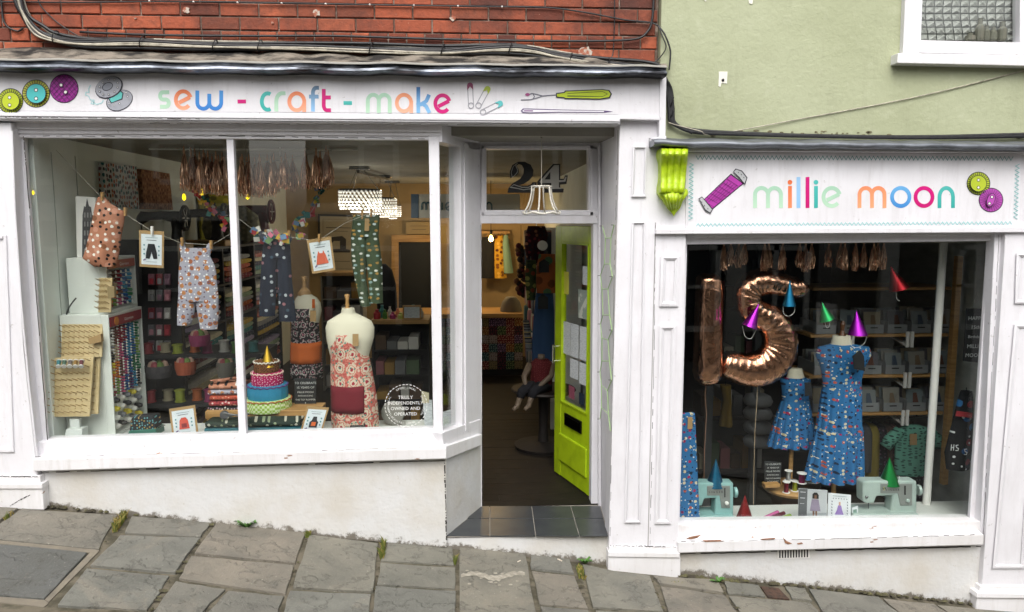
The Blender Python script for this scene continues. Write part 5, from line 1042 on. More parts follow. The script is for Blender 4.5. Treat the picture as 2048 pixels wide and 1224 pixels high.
def pcard(label, q, y, kind, pegged=True):
    T = thing('pattern_card', label, 'card', P((q[2][0]+q[3][0])/2, (q[2][1]+q[3][1])/2, y)); m = MB(); m.slab(q, y, y+.004); m.build('kraft_envelope', KRAFT, T)
    L = [('fill', [qlerp(q, *p) for p in ((.08,.1),(.92,.1),(.92,.93),(.08,.93))], '#dbe2e6'), ('line', [qlerp(q, .25, .19), qlerp(q, .75, .19)], '#8fa3a8', 1.2), ('line', [qlerp(q, .3, .26), qlerp(q, .7, .26)], '#4a4f55', 1), ('line', [qlerp(q, .28, .85), qlerp(q, .72, .85)], '#a6b0b4', 1)]
    sh_ = {'trousers': [(.36,.36),(.62,.36),(.72,.6),(.74,.76),(.58,.77),(.5,.58),(.42,.77),(.26,.76),(.28,.6)], 'dress': [(.4,.36),(.44,.44),(.56,.44),(.6,.36),(.68,.5),(.76,.76),(.24,.76),(.32,.5)], 'backpack': [(.34,.45),(.42,.36),(.58,.36),(.66,.45),(.7,.75),(.3,.75)], 'apron': [(.42,.36),(.58,.36),(.62,.5),(.7,.56),(.68,.76),(.32,.76),(.3,.56),(.38,.5)]}[kind]
    colr = {'trousers': '#26282c', 'dress': '#d4674c', 'backpack': '#c9503f', 'apron': '#2a2a2e'}[kind]
    L.append(('fill', [qlerp(q, *p) for p in sh_], colr))
    if kind in ('backpack', 'apron'): L.append(('fill', [qlerp(q, *p) for p in ((.4,.56),(.6,.56),(.6,.7),(.4,.7))], '#7d2a2e' if kind == 'backpack' else '#d4662e'))
    for p in ((.2,.4),(.2,.52),(.2,.64),(.8,.42),(.8,.54),(.8,.66)): L.append(('fill', circ(*qlerp(q, *p), 1.8, n=8), '#5e8f96'))
    L.append(('line', [qlerp(q, .16, .82), qlerp(q, .26, .78)], '#5d3f76', 2.2))
    art(T, 'printed_sheet', L, y-.001)
    if pegged: peg((q[0][0]+q[1][0])/2, (q[0][1]+q[1][1])/2, y-.006).build('clothes_peg', OFFW if kind == 'trousers' else WOOD, T)
    else: m = MB(); a = P(*qlerp(q, .5, .3), y+.004); m.bar(a, Vector((a.x, y+.09, P(*qlerp(q, .5, 1), y).z+.003)), .05, .003, (0, -1, 0)); m.build('easel_strut', KRAFT, T)
pcard('sewing pattern card with black trousers pegged beside the pink romper', [(278,460),(328,463),(327,536),(279,533)], .26, 'trousers')
pcard('sewing pattern card with coral dress hanging in the middle pane', [(613,480),(662,473),(671,540),(625,548)], .3, 'dress')
pcard('sewing pattern card with red backpack standing on the ledge', [(338,818),(390,810),(397,869),(345,876)], .17, 'backpack', False)
pcard('sewing pattern card with black apron standing on the ledge by the mannequin', [(615,812),(658,815),(643,868),(599,868)], .17, 'apron', False)
# ================================================================ TASSELS, SCRAP GARLANDS, RAIL
def tassel(par, px, py, h, y, mats, n=34, wpx=11, seed=0):
    r_ = random.Random(seed*31+int(px)); m = MB(); c = P(px, py, y); k = scl(y); H = h*k; Wd = wpx*k; n = n*2
    for i in range(n):
        a = r_.uniform(0, 6.28); rd = Wd*math.sqrt(r_.random()); d = Vector((math.cos(a), math.sin(a), 0))*rd; L = H*r_.uniform(.8, 1.02); s = r_.uniform(.0014, .003); pts = [c, c+d*.35-Vector((0, 0, L*.14)), c+d*.8-Vector((0, 0, L*.4))]
        for f in (.62, .82, 1.0): pts.append(c+d+Vector((r_.uniform(-.008, .008), r_.uniform(-.008, .008), -L*f)))
        v = []
        for q in pts: tw = r_.uniform(0, 3.14); sd = Vector((math.cos(tw), math.sin(tw), 0))*s; v += [q-sd, q+sd]
        m.add(v, [(2*j, 2*j+1, 2*j+3, 2*j+2) for j in range(5)], r_.randrange(len(mats)))
    m.tube([c+Vector((0, 0, H*.14)), c, c-Vector((0, 0, H*.1))], [.003, .008, .005], 5)
    return m.build('tassel', mats, par)
COP2 = mat('dark_copper_foil', C('94593e'), .35, .9); CMATS = [COPPER, COPPER, COP2, plain('#dba986', .3)]  # pale strands put foil highlights into the colour
T = thing('tassel_garland', 'copper foil tassel garland strung across the left shop window', 'garland', P(500, 330, .45))
gp_ = [(352,296),(400,308),(455,314),(500,324),(550,322),(600,312),(664,300)]
m = MB(); m.tube([P(a, b, .45) for a, b in smooth_path(gp_)], .002, 4); m.build('string', STRING, T)
for i in range(34):
    u = random.Random(i).uniform(-4, 4)
    if i < 14: x_ = 365+i*6.6+u; hh = 70+u*2
    elif i < 25: x_ = 470+(i-14)*7.6+u; hh = 68
    else: x_ = (563,571,585,610,612,632,640,652,656)[i-25]; hh = (55,60,62,66,60,70,62,74,60)[i-25]
    yb_ = 300+18*math.sin(max(0, min(1, (x_-352)/310))*math.pi); tassel(T, x_, yb_+(6 if i % 2 else 0), hh, .45+.03*((i*7) % 5-2), CMATS, 30, 9 if i < 25 else 10, i)
SCR = [plain(h_, .8) for h_ in ('#d7d3c8', '#2f6f6d', '#b5353a', '#d9b23a', '#6f8fb0', '#c76f86', '#3a3f4a', '#7aa06a')]
def scrap_garland(label, path, n, y):
    T = thing('scrap_garland', label, 'garland', P(path[-1][0], path[-1][1], y)); m = MB(); sp_ = smooth_path(path); m.tube([P(a, b, y) for a, b in sp_], .0018, 4); m.build('string', STRING, T); r_ = random.Random(n)
    for i in range(n):
        a, b = sp_[int(r_.random()*(len(sp_)-1))]; c = P(a+r_.uniform(-8, 8), b+r_.uniform(-7, 8), y+r_.uniform(-.03, .03)); an = r_.uniform(0, 3.14); s = r_.uniform(.012, .022); u = Vector((math.cos(an), r_.uniform(-.5, .5), math.sin(an)))*s; v = Vector((-math.sin(an), r_.uniform(-.5, .5), math.cos(an)))*s*.8
        q = MB(); q.add([c-u-v, c+u-v, c+u+v, c-u+v], [(0,1,2,3)]); q.build('fabric_scrap', SCR[r_.randrange(8)], T, solid=.002)
scrap_garland('patterned fabric scrap garland hanging left of the mullion below the tassels', [(376,352),(392,372),(408,400),(425,420),(442,432),(452,452)], 60, .7)
scrap_garland('patterned fabric scraps bunched at the waist of the navy trousers', [(512,462),(528,478),(545,468),(560,480),(572,474)], 44, .34)
scrap_garland('patterned fabric scrap garland looping down right of the copper tassels', [(648,362),(640,385),(625,420),(606,438),(592,452),(602,480)], 50, .7)
T = thing('hanging_rail', 'thin white rail hung from the ceiling inside the left window', 'rail', P(500, 299, 1.0)); m = MB(); m.tube([P(298,298,1.0), P(715,299,1.0)], .008, 6); m.build('rail', OFFW, T)
for u in (380, 560): m = MB(); a = P(u, 298, 1.0); m.tube([a-Vector((0,0,.05)), Vector((a.x, a.y, ZCI))], .006, 6); m.build('drop_rod', OFFW, T)
# ================================================================ DARK FABRIC RACK ON THE LEFT, BOLT BY BOLT
RX0, RX1, RY0, RY1 = -2.7, -2.2, 1.05, 4.0
T = thing('fabric_rack', 'dark shelving rack of folded fabric along the left wall', 'shelving', ((RX0+RX1)/2, 2.5, ZS)); zs_ = [ZS+.25, ZS+.57, ZS+.89, ZS+1.21, ZS+1.53]; ztop_ = ZS+1.86
m = MB(); m.box((RX0, RY0, ZS), (RX0+.02, RY1, ztop_)); m.build('back_panel', DARK, T)
ys_ = [RY0, 2.03, 3.01, RY1]
for y in ys_: m = MB(); m.box((RX0+.02, y-.015, ZS), (RX1, y+.015, ztop_)); m.build('upright', DARK, T)
for z in zs_+[ztop_]:
    m = MB(); m.box((RX0+.02, RY0+.016, z-.02), (RX1+.005, RY1-.016, z)); m.build('shelf', DARK, T)
bm0 = MB(); bm0.loft([[Vector((x_, w_*.5*math.copysign(abs(math.cos(t))**.5, math.cos(t)), .5+.5*math.copysign(abs(math.sin(t))**.6, math.sin(t)))) for t in [2*math.pi*k/12 for k in range(12)]] for x_, w_ in ((-.21, .96), (.2, 1), (.21, .96))])
SHELFN = ['bottom', 'second lowest', 'middle', 'second highest', 'top']; BAYN = ['nearest the window', 'in the middle', 'farthest from the window']
FC = [('coral', '#b9634f'), ('pink', '#c98a90'), ('cream', '#d2c8a8'), ('mustard', '#b89a3e'), ('sage', '#8fa283'), ('teal', '#3c7a7a'), ('maroon', '#6d2733'), ('grey', '#8e8f90'), ('lilac', '#9a8fae'), ('navy', '#2c3650'), ('rust', '#9c4f2c'), ('white', '#d9d6cf')]
FM = {n_: printed('folded_'+n_+'_fabric', C(h_), [(40, .2, [C(h_, 1.4), C(h_, .6), C('d9d4c8')])]) for n_, h_ in FC}
first = None; rr = random.Random(6); POS = ['lowest', 'second up', 'third up', 'fourth up', 'uppermost']
for bi in range(3):
    for si_, z in enumerate(zs_):
        zz_ = z+.001; order = list(range(12)); rr.shuffle(order)
        for k in range(5):
            nm = FC[order[k]][0]; hh = .044+rr.uniform(-.004, .006); yc = (ys_[bi]+ys_[bi+1])/2; xo = -2.435+rr.uniform(-.01, .012)
            if first is None: first = bm0.build('fabric_bolt', FM[nm], origin=(0, 0, 0)); o = first
            else: o = share('fabric_bolt', first, (0, 0, 0))
            o.material_slots[0].link = 'OBJECT'; o.material_slots[0].material = FM[nm]; o.location = (xo, yc, zz_); o.scale = (1.05, ys_[bi+1]-ys_[bi]-.06-rr.uniform(0, .05), hh); zz_ += hh+.001
            tag(o, '%s folded fabric, %s in its pile, %s shelf, bay %s' % (nm, POS[k], SHELFN[si_], BAYN[bi]), 'fabric', 'folded fabrics on the dark rack')
# end panel of the rack with hanging packets
T = thing('packet_panel', 'black end panel of the fabric rack hung with haberdashery', 'display panel', ((RX0+RX1)/2, 1.0, ZS)); m = MB(); m.box((RX0, 1.0, ZS), (RX1, 1.03, ZS+1.95)); m.build('panel', BLACK, T)
rr = random.Random(9); PK = [('pink', '#b37a86'), ('white', '#c9c7c4'), ('red', '#a8323f'), ('grey', '#85868a'), ('mauve', '#8a6a7a')]
for j, py in enumerate((548, 580, 616, 650, 682)):
    for i, px in enumerate((296, 312, 328)):
        nm, h_ = PK[(i*2+j) % 5]; T2 = thing('haberdashery_packet', '%s packet hanging on the black panel, row %s, %s' % (nm, ['one','two','three','four','five'][j], ['left','centre','right'][i]), 'packet', P(px+6, py+22, .96), 'packets on the black end panel')
        m = MB(); m.slab([(px,py),(px+12,py),(px+12,py+22),(px,py+22)], .965, .985); m.build('card', mat('packet_'+h_.strip('#'), C(h_, .55), .4), T2); m = MB(); m.slab([(px+2,py+9),(px+10,py+9),(px+10,py+20),(px+2,py+20)], .952, .965); m.build('contents', plain(PK[(i+j+2) % 5][1], .5), T2, bevel=.004)
        m = MB(); m.tube([P(px+6,py+2,.94), P(px+6,py+2,1.0)], .003, 4); m.build('hook', CHROME, T2)
# vintage machines along the rack top
def vintage(label, o, s, m_=BLACK, facing=1):
    T = thing('vintage_sewing_machine', label, 'sewing machine', o); o = Vector(o); f = facing
    m = MB(); m.box(o+Vector((-.2*s, -.09*s, 0)), o+Vector((.2*s, .09*s, .05*s))); m.build('base', WOOD if m_ is BLACK else m_, T, bevel=.008)
    m = MB(); m.loft([[o+Vector((f*x_*s, .045*s*w_*math.cos(t), (z_+h_*math.sin(t))*s)) for t in [2*math.pi*k/10 for k in range(10)]] for x_, z_, h_, w_ in ((-.19, .24, .03, .6), (-.16, .25, .055, .9), (-.1, .265, .035, .8), (0, .27, .035, .85), (.08, .26, .045, 1), (.14, .25, .055, 1.1), (.15, .25, .03, .7))]); m.loft([[o+Vector((f*(.11+.045*math.cos(t)*w_)*s, .045*s*w_*math.sin(t), z_*s)) for t in [2*math.pi*k/10 for k in range(10)]] for z_, w_ in ((.05, 1.5), (.08, 1.1), (.16, .9), (.25, 1.1))]); m.build('arm', m_, T, smooth=True)
    m = MB(); m.tube([o+Vector((f*.175*s, .09*s*math.cos(t), (.25+.09*math.sin(t))*s)) for t in [2*math.pi*k/18 for k in range(18)]], .014*s, 6, closed=True); m.tube([o+Vector((f*.15*s, 0, .25*s)), o+Vector((f*.18*s, 0, .25*s))], .02*s, 8)
    for t in (0, 1.05, 2.1): m.bar(o+Vector((f*.175*s, .09*s*math.cos(t), (.25+.09*math.sin(t))*s)), o+Vector((f*.175*s, -.09*s*math.cos(t), (.25-.09*math.sin(t))*s)), .01*s, .01*s)
    m.build('hand_wheel', m_, T); m = MB(); m.tube([o+Vector((-f*.165*s, 0, .2*s)), o+Vector((-f*.165*s, 0, .06*s))], .006*s, 6); m.build('needle_bar', CHROME, T)
vintage('black vintage sewing machine on the rack top under the leaf canvas', (-2.42, 1.3, ztop_+.001), 1.0)
vintage('black vintage sewing machine on the rack top left of the cushion', (-2.4, 2.15, ztop_+.001), 1.1)
vintage('maroon vintage machine on the rack top right of the mullion', (-2.38, 3.55, ztop_+.001), 1.3, plain('#4d1222', .3))
m = MB(); o = Vector((-2.35, 2.75, ztop_+.002)); m.loft([[o+Vector((w_*.26*math.cos(t), w_*.1*math.sin(t)+z_*.15, z_)) for t in [2*math.pi*k/16 for k in range(16)]] for z_, w_ in ((0, .5), (.05, .95), (.16, 1.1), (.28, 1), (.36, .6), (.38, .2))]); tag(m.build('cushion', printed('faded_sage_print', C('77745f'), [(20, .3, [C('5e5d4c'), C('8e8a72')])]), smooth=True), 'faded sage print cushion leaning on top of the fabric rack', 'cushion')
m = MB(); m.prism([Vector((-2.68, 2.9, ztop_)), Vector((-2.62, 3.6, ztop_)), Vector((-2.62, 3.6, ztop_+.5)), Vector((-2.68, 2.9, ztop_+.5))], (-.02, 0, 0)); tag(m.build('leaf_panel', printed('lime_leaf_print', C('8f8a2a'), [(14, .32, [C('5d5a1c'), C('b5a83a')])])), 'olive yellow leaf print panel behind the copper tassels', 'canvas')
# ================================================================ LOW DISPLAY TABLE WITH RIBBONS, BASKETS AND PATTERNS
T = thing('display_table', 'dark display table crowded with ribbon and trimmings behind the ledge', 'table', (-2.0, 1.0, ZS)); za = P(370, 700, 1.0).z
m = MB(); m.box((-2.45, .8, za-.03), (-1.55, 1.25, za)); m.build('table_top', DARK, T)
m = MB(); m.box((-2.45, .8, za-.4), (-1.55, 1.25, za-.37)); m.build('lower_shelf', DARK, T)
for x_ in (-2.43, -1.57): m = MB(); m.box((x_-.02, .82, ZS), (x_+.02, 1.23, za-.03)); m.build('leg', DARK, T)
rr = random.Random(41); RC = [('red', '#b3303a'), ('orange', '#cc6a2a'), ('green', '#4f8a3a'), ('cream', '#cbbf9c'), ('magenta', '#a83a70'), ('teal', '#3a8080'), ('yellow green', '#a9b53a'), ('white', '#d5d2ca')]
for i in range(16):
    nm, h_ = RC[(i*3) % 8]; x_ = -2.4+(i % 8)*.108; row = i//8; z_ = za+.001 if row == 0 else za-.369; hh = rr.uniform(.05, .09); r_ = .04
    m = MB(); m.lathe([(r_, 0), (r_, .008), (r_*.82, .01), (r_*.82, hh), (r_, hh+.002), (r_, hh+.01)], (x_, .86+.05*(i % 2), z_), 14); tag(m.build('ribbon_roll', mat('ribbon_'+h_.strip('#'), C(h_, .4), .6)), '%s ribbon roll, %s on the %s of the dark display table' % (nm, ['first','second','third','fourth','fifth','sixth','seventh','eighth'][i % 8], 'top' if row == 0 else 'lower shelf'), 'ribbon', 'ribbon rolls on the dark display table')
for i, (cx, cy, w_, h_, nm, cl) in enumerate(((318,742,50,24,'grey round felt basket with pink rim', '#4d4a4e'), (372,735,40,26,'orange and cream felt pile with black price label', '#b5552f'), (452,738,34,30,'bundle of sheer wrapped trimmings', '#77736a'), (400,680,40,22,'pile of magenta and green pom pom trim', '#9a2f63'))):
    y = .8; c = P(cx, cy+h_/2, y); k = scl(y); T = thing('trimmings_basket', nm+' on the display table', 'basket', c); m = MB(); r_ = w_/2*k; hh = h_*k; m.lathe([(r_*.85, 0), (r_, hh*.5), (r_, hh), (r_*.9, hh), (r_*.88, hh*.6)], c, 18); m.build('basket', mat('felt_'+cl.strip('#'), C(cl, .5), .8), T); m = MB()
    for q in range(7): a = 2*math.pi*q/7; m.lathe([(.02, 0), (.028, .02), (.02, .045), (.005, .055)], c+Vector((r_*.5*math.cos(a), r_*.5*math.sin(a), hh*.75)), 8, mi=q % 4)
    m.build('contents', [plain(h2, .8) for h2 in ('#8f7565', '#7d353d', '#4d622a', '#8f8b84')], T)
for i in range(22):
    x_ = -2.42+i*.036; h_ = ['#7a3b3b', '#3d4a3a', '#54504a', '#6d5a70', '#2f4a4f', '#8a7a5a'][i % 6]; m = MB(); m.box((x_, .5, ZS+.02), (x_+.022, .78, ZS+.02+.36+.04*math.sin(i*2.3))); tag(m.build('pattern_book', plain(h_, .6)), 'thin %s pattern sleeve, %s from the left in the low rack' % (['maroon', 'dark green', 'taupe', 'mauve', 'petrol', 'tan'][i % 6], ['first', 'second', 'third', 'fourth', 'fifth', 'sixth', 'seventh', 'eighth', 'ninth', 'tenth', 'eleventh', 'twelfth', 'thirteenth', 'fourteenth', 'fifteenth', 'sixteenth', 'seventeenth', 'eighteenth', 'nineteenth', 'twentieth', 'penultimate', 'last'][i]), 'pattern', 'pattern sleeves in the low rack')
# ================================================================ ON THE LEDGE
T = thing('wooden_riser', 'light wooden plank riser carrying the fabric cake', 'riser', P(520, 836, .45)); zk = P(520, 822, .4).z
m = MB(); m.slab([(410,822),(640,820),(640,835),(410,838)], .34, .56); m.build('plank', WOODH, T, bevel=.004)
for u in (425, 600): m = MB(); a = P(u, 836, .45); m.box((a.x-.02, .4, zp), (a.x+.02, .5, a.z)); m.build('foot', WOOD, T)
def stack(items, px0, px1, base, top, y, dep, lab, zb_):
    n = len(items); k = scl(y); h = (base-top)*k/n; z = zb_
    for i, (nm, mt) in enumerate(items):
        a, b = P(px0+((i*37) % 5-2), base, y).x, P(px1+((i*23) % 5-2), base, y).x; m = MB(); rg = []
        for x_, s in ((a, .9), (a+.012, 1), (b-.012, 1), (b, .9)): rg.append([Vector((x_, y+dep/2-dep/2*math.copysign(abs(math.cos(t))**.4, math.cos(t)), z+h/2+h/2*s*math.copysign(abs(math.sin(t))**.7, math.sin(t))*.98)) for t in [2*math.pi*q/14 for q in range(14)]])
        m.loft(rg, 0); m.box((a-.001, y+.02, z+h*.25), (a+.004, y+dep-.02, z+h*.4), 1); tag(m.build('folded_fabric', [mt, OFFW], smooth=True, angle=60), lab % nm, 'fabric', 'folded fabric piles in the left window'); z += h+.001
REDP = printed('red_floral_print', C('9c3a3f'), [(45, .3, [C('d9c8bd'), C('70262e'), C('cf8d7d')])]); BWP = printed('black_white_print', C('1d1c1e'), [(50, .26, [C('d8d4cb'), C('a98a9a')])]); ORP = printed('orange_star_print', C('b0503a'), [(50, .2, [C('e0b49a'), C('7d2f28')])])
stack([('black and white print', BWP), ('red floral', REDP), ('orange print', ORP), ('lavender print', GREYF), ('pink moon print', PINKF)], 418, 486, 820, 764, .37, .16, 'folded %s fabric in the pile left of the cake', zk+.002)
m = MB(); rr = random.Random(3)
for k in range(6): a = P(420+rr.uniform(0, 25), 763-k*.6, .38); b = P(478+rr.uniform(0, 12), 756-k*.6, .5); m.bar(a, b, .03, .004)
tag(m.build('fabric_fold', PINKF), 'loose folded corner of pink moon fabric on top of the pile', 'fabric')
ELE = printed('green_elephant_print', C('27332c'), [(26, .25, [C('b9b7a6'), C('8f9a7c'), C('27332c')])])
stack([('navy leaf print', NAVYF), ('plain teal', plain('#1f5b66', .8)), ('dark green elephant print', ELE)], 409, 601, 874, 836, .16, .16, 'long folded bolt of %s fabric at the front of the ledge', zp+.002)
m = MB(); m.tube([P(*q) for q in ((446,826,.2),(470,830,.2),(500,836,.2))], .006, 5); m.tube([P(*q) for q in ((446,834,.2),(470,830,.2),(498,828,.2))], .006, 5); m.lathe([(.03, 0), (.03, .008)], P(449, 830, .2), 12, (.3, -1, .4)); tag(m.build('scissors', plain('#1d1d1f', .3)), 'black tailoring scissors lying on the long fabric bolts', 'scissors')
CK = thing('fabric_cake', 'four tier fake birthday cake of fabric drums, gingham, blue, pink and leopard', 'cake', P(537, 827, .36))
GING = NT('green_gingham')
def _gi():
    t = GING; c = t.n('TexCoord'); w1 = t.n('TexChecker'); w1.inputs['Scale'].default_value = 62; w1.inputs['Color1'].default_value = C('9cc04a'); w1.inputs['Color2'].default_value = C('dbe6b8'); t.l(c.outputs['Object'], w1.inputs[0]); t.l(w1.outputs[0], t.b.inputs['Base Color']); t.b.inputs['Roughness'].default_value = .85; return t.m
GING = _gi(); LEO = printed('leopard_print', C('7a4f2c'), [(95, .34, [C('1c1410'), C('3a2415'), C('5a3a20')], (1, 1, 1))]); PKD = printed('pink_spot_print', C('b01858'), [(60, .2, [C('f0c9d8')], (1, 1, 1))]); BLS = plain('#2586ab', .8)
zz_ = zk+.001
for rx, hpx, mt, tr_c in ((45,24,GING,'#b0622f'), (38.5,28,BLS,'#5a3a78'), (30.5,25,PKD,'#e6c9b8'), (24,22,LEO,'#e8e2d4')):
    y = .45; k = scl(y); c = P(537 if rx > 25 else 536, 820, y); c.z = zz_; r_ = rx*k; h = hpx*k; n = 72; m = MB(); prof = [(r_*.98, 0), (r_*1.02, h*.3), (r_, h*.85), (r_*.97, h), (r_*.3, h*1.01)]
    m.loft([[c+Vector(((q*(1+.015*math.sin(18*t)))*math.cos(t), (q*(1+.015*math.sin(18*t)))*math.sin(t), z_)) for t in [2*math.pi*i/n for i in range(n)]] for q, z_ in prof]); tr_o = m.build('cake_tier', mt, CK, smooth=True, angle=60)
    m = MB(); m.tube([c+Vector((r_*1.01*math.cos(t), r_*1.01*math.sin(t), h*(.93+.05*math.sin(20*t)))) for t in [2*math.pi*i/90 for i in range(90)]], .0045, 5, closed=True); m.build('trim', plain(tr_c, .8), tr_o); zz_ += h
def foil(hexc): return mat('foil_card_'+hexc.strip('#'), C(hexc), .28, .85)
def party_hat(label, apex, bl, br, y, hexc, elastic=None, inside=True):
    c0, c1 = P(*bl, y), P(*br, y); ap = P(*apex, y); c = (c0+c1)/2; rx = (c1-c0).length/2; ax = (ap-c).normalized(); T = thing('party_hat', label, 'party hat', c); u = (c1-c0).normalized(); v = ax.cross(u).normalized(); h = (ap-c).dot(ax); n = 28; m = MB()
    base = [c+u*rx*math.cos(2*math.pi*k/n)+v*rx*math.sin(2*math.pi*k/n) for k in range(n)]; up = [p.lerp(c+ax*h, .985) for p in base]; inn = [p.lerp(c, .03) for p in base]
    m.loft([inn, base, up], caps=False); m.poly(up); m.build('cone', foil(hexc), T, smooth=True, angle=40)
    if elastic: m = MB(); m.tube([P(*q, y) for q in smooth_path(elastic)], .0015, 4); m.build('elastic', OFFW, T)
    return T
party_hat('gold party hat on top of the fabric cake', (534,690), (521,733), (552,733), .42, '#b8932e', [(523,730),(512,745),(503,775)])
# ================================================================ DRESS FORMS AND APRONS
def form(label, rows, y, dep, fin, pole_to):
    T = thing('dress_form', label, 'mannequin', P((rows[-1][1]+rows[-1][2])/2, rows[-1][0], y)); body('torso', [rows], CREAMF, y, dep, parent=T)
    k = scl(y); cx, cap, top, w_ = fin; c = P(cx, cap, y); h = (cap-top)*k; r_ = w_/2*k; m = MB(); m.lathe([(r_*1.02, -.01), (r_, .012), (r_*.55, h*.28), (r_*.28, h*.38), (r_*.32, h*.5), (r_*.22, h*.7), (r_*.42, h*.97), (r_*.1, h)], c, 16); m.build('neck_finial', WOOD, T, smooth=True)
    b = P((rows[-1][1]+rows[-1][2])/2, rows[-1][0], y); m = MB(); m.tube([b, Vector((b.x, b.y, pole_to))], .018, 8); m.build('stand_pole', WOOD, T)
    return T
def folk(nm, base, dots, sc, rings, leaf):      # folk medallions: rings of (radius, colour) round each cell centre, small leaves between
    t = NT(nm); vec = t.coord(); sx = t.n('SeparateXYZ'); t.l(vec, sx.inputs[0]); cb = t.n('CombineXYZ'); t.l(sx.outputs[0], cb.inputs[0]); t.l(t.math('MULTIPLY', sx.outputs[2], .82), cb.inputs[1]); v2 = cb.outputs[0]
    v = t.n('TexVoronoi', voronoi_dimensions='2D'); v.inputs['Scale'].default_value = sc; v.inputs['Randomness'].default_value = .18; t.l(v2, v.inputs['Vector'])
    wb = t.n('TexNoise'); wb.inputs['Scale'].default_value = sc*4.5; wb.inputs['Detail'].default_value = 2; t.l(v2, wb.inputs['Vector'])
    d = t.math('ADD', v.outputs['Distance'], t.math('MULTIPLY', t.math('SUBTRACT', wb.outputs['Fac'], .5), .3))
    c = t.mix(t.ramp(t.noise(v2, sc*6, 3, .5), [(.48, grey(0)), (.53, grey(1))]), base, dots)
    w2 = t.n('TexVoronoi', voronoi_dimensions='2D'); w2.inputs['Scale'].default_value = sc*2.7; t.l(v2, w2.inputs['Vector']); c = t.mix(t.math('LESS_THAN', w2.outputs['Distance'], .26), c, leaf[0])
    for r_, q in rings: c = t.mix(t.math('LESS_THAN', d, r_), c, q)
    w3 = t.n('TexVoronoi', voronoi_dimensions='2D'); w3.inputs['Scale'].default_value = sc*2.2; t.l(v2, w3.inputs['Vector']); c = t.mix(t.math('LESS_THAN', w3.outputs['Distance'], .14), c, leaf[1])
    t.l(c, t.b.inputs['Base Color']); t.b.inputs['Roughness'].default_value = .85; t.bump(t.noise(vec, 12, 3), .2, .02); return t.m
AP1 = folk('coral_folk_print', C('b5524a'), C('c9786a'), 12, [(.40, C('cfbfa8')), (.31, C('c06a5e')), (.25, C('d3c6b0')), (.12, C('a52436'))], [C('cfb8a4'), C('4a8a7a')])
AP2 = folk('black_badger_print', C('1b191c'), C('262226'), 17, [(.30, C('b5aeaa')), (.22, C('1f1d20')), (.1, C('a06a78'))], [C('8f8a88'), C('b5808c')])
form('front cream dress form wearing the coral folk print apron', [(616,684,708,.05),(626,682,711,.055),(634,668,728,.07),(642,655,743,.085),(655,651,749,.1),(675,653,748,.115),(700,658,741,.11),(718,663,736,.1),(750,663,745,.11),(790,664,752,.12),(830,665,755,.12),(858,667,752,.11)], .36, .1, (695,630,588,26), zp)
def apron(label, rows, y, dep, mt, pocket, pm_, tagq, strap):
    T = thing('apron', label, 'apron', P((rows[-1][1]+rows[-1][2])/2, rows[-1][0], y-.1)); m = MB(); rg = []
    for py, xl, xr, d in dense(rows, 4):
        a, b = P(xl, py, y), P(xr, py, y); c = (a+b)/2; hw = (b-a).length/2; rg.append([Vector((c.x+hw*math.cos(t), y-d*math.sin(t)*(1+.04*math.sin(7*t+py*.02)), c.z)) for t in [math.pi*(1-k/24) for k in range(25)]])
    m.loft(rg, closed=False, caps=False); m.build('cloth', mt, T, smooth=True, solid=.004)
    (px0, py0, px1, py1, d) = pocket; m = MB(); rg = []
    for k2 in range(5):
        py = py0+(py1-py0)*k2/4; r0 = [r for r in dense(rows, 12) if r[0] >= py][0]; a, b = P(r0[1], py, y), P(r0[2], py, y); c = (a+b)/2; hw = (b-a).length/2; xa_, xb_ = P(px0, py, y).x, P(px1, py, y).x; row = []
        for q in range(17):
            x_ = xa_+(xb_-xa_)*q/16; u = max(-.999, min(.999, (x_-c.x)/hw)); row.append(Vector((x_, y-r0[3]*math.sqrt(1-u*u)*(1+.04*math.sin(7*math.acos(u)+py*.02))-.009, c.z)))
        rg.append(row)
    m.loft(rg, closed=False, caps=False); m.build('pocket', pm_, T, smooth=True, solid=.004)
    m = MB(); m.slab(tagq, y-.135, y-.13); m.build('kraft_tag', KRAFT, T)
    if strap: m = MB(); m.ribbon([P(*q) for q in strap], .02); m.build('neck_strap', pm_, T, solid=.003)
apron('coral folk print apron with plum pocket on the front dress form', [(666,664,719,.112),(690,660,728,.124),(712,662,738,.115),(740,662,744,.118),(790,662,753,.128),(830,663,757,.13),(858,665,757,.125)], .36, .1, AP1, (664,766,733,818,.1), mat('plum_cotton', C('6b0e1e'), .85, bump=.2, bscale=30), [(705,668),(717,668),(717,692),(705,692)], None)
form('rear cream dress form wearing the black apron with orange band', [(586,600,618,.045),(596,592,634,.06),(606,588,641,.08),(622,588,643,.09),(645,588,638,.09),(670,588,636,.09),(700,586,642,.1),(750,588,640,.1)], .8, .09, (609,588,552,26), ZS)
apron('black animal print apron with bright orange band on the rear dress form', [(615,588,634,.092),(640,584,637,.098),(670,583,639,.1),(700,582,643,.11),(755,582,646,.11)], .8, .09, AP2, (583,682,644,723,.1), mat('orange_cotton', C('b95a1c'), .8, bump=.15, bscale=30), [(620,621),(632,621),(632,643),(620,643)], [(627,598,.7),(627,616,.7)])
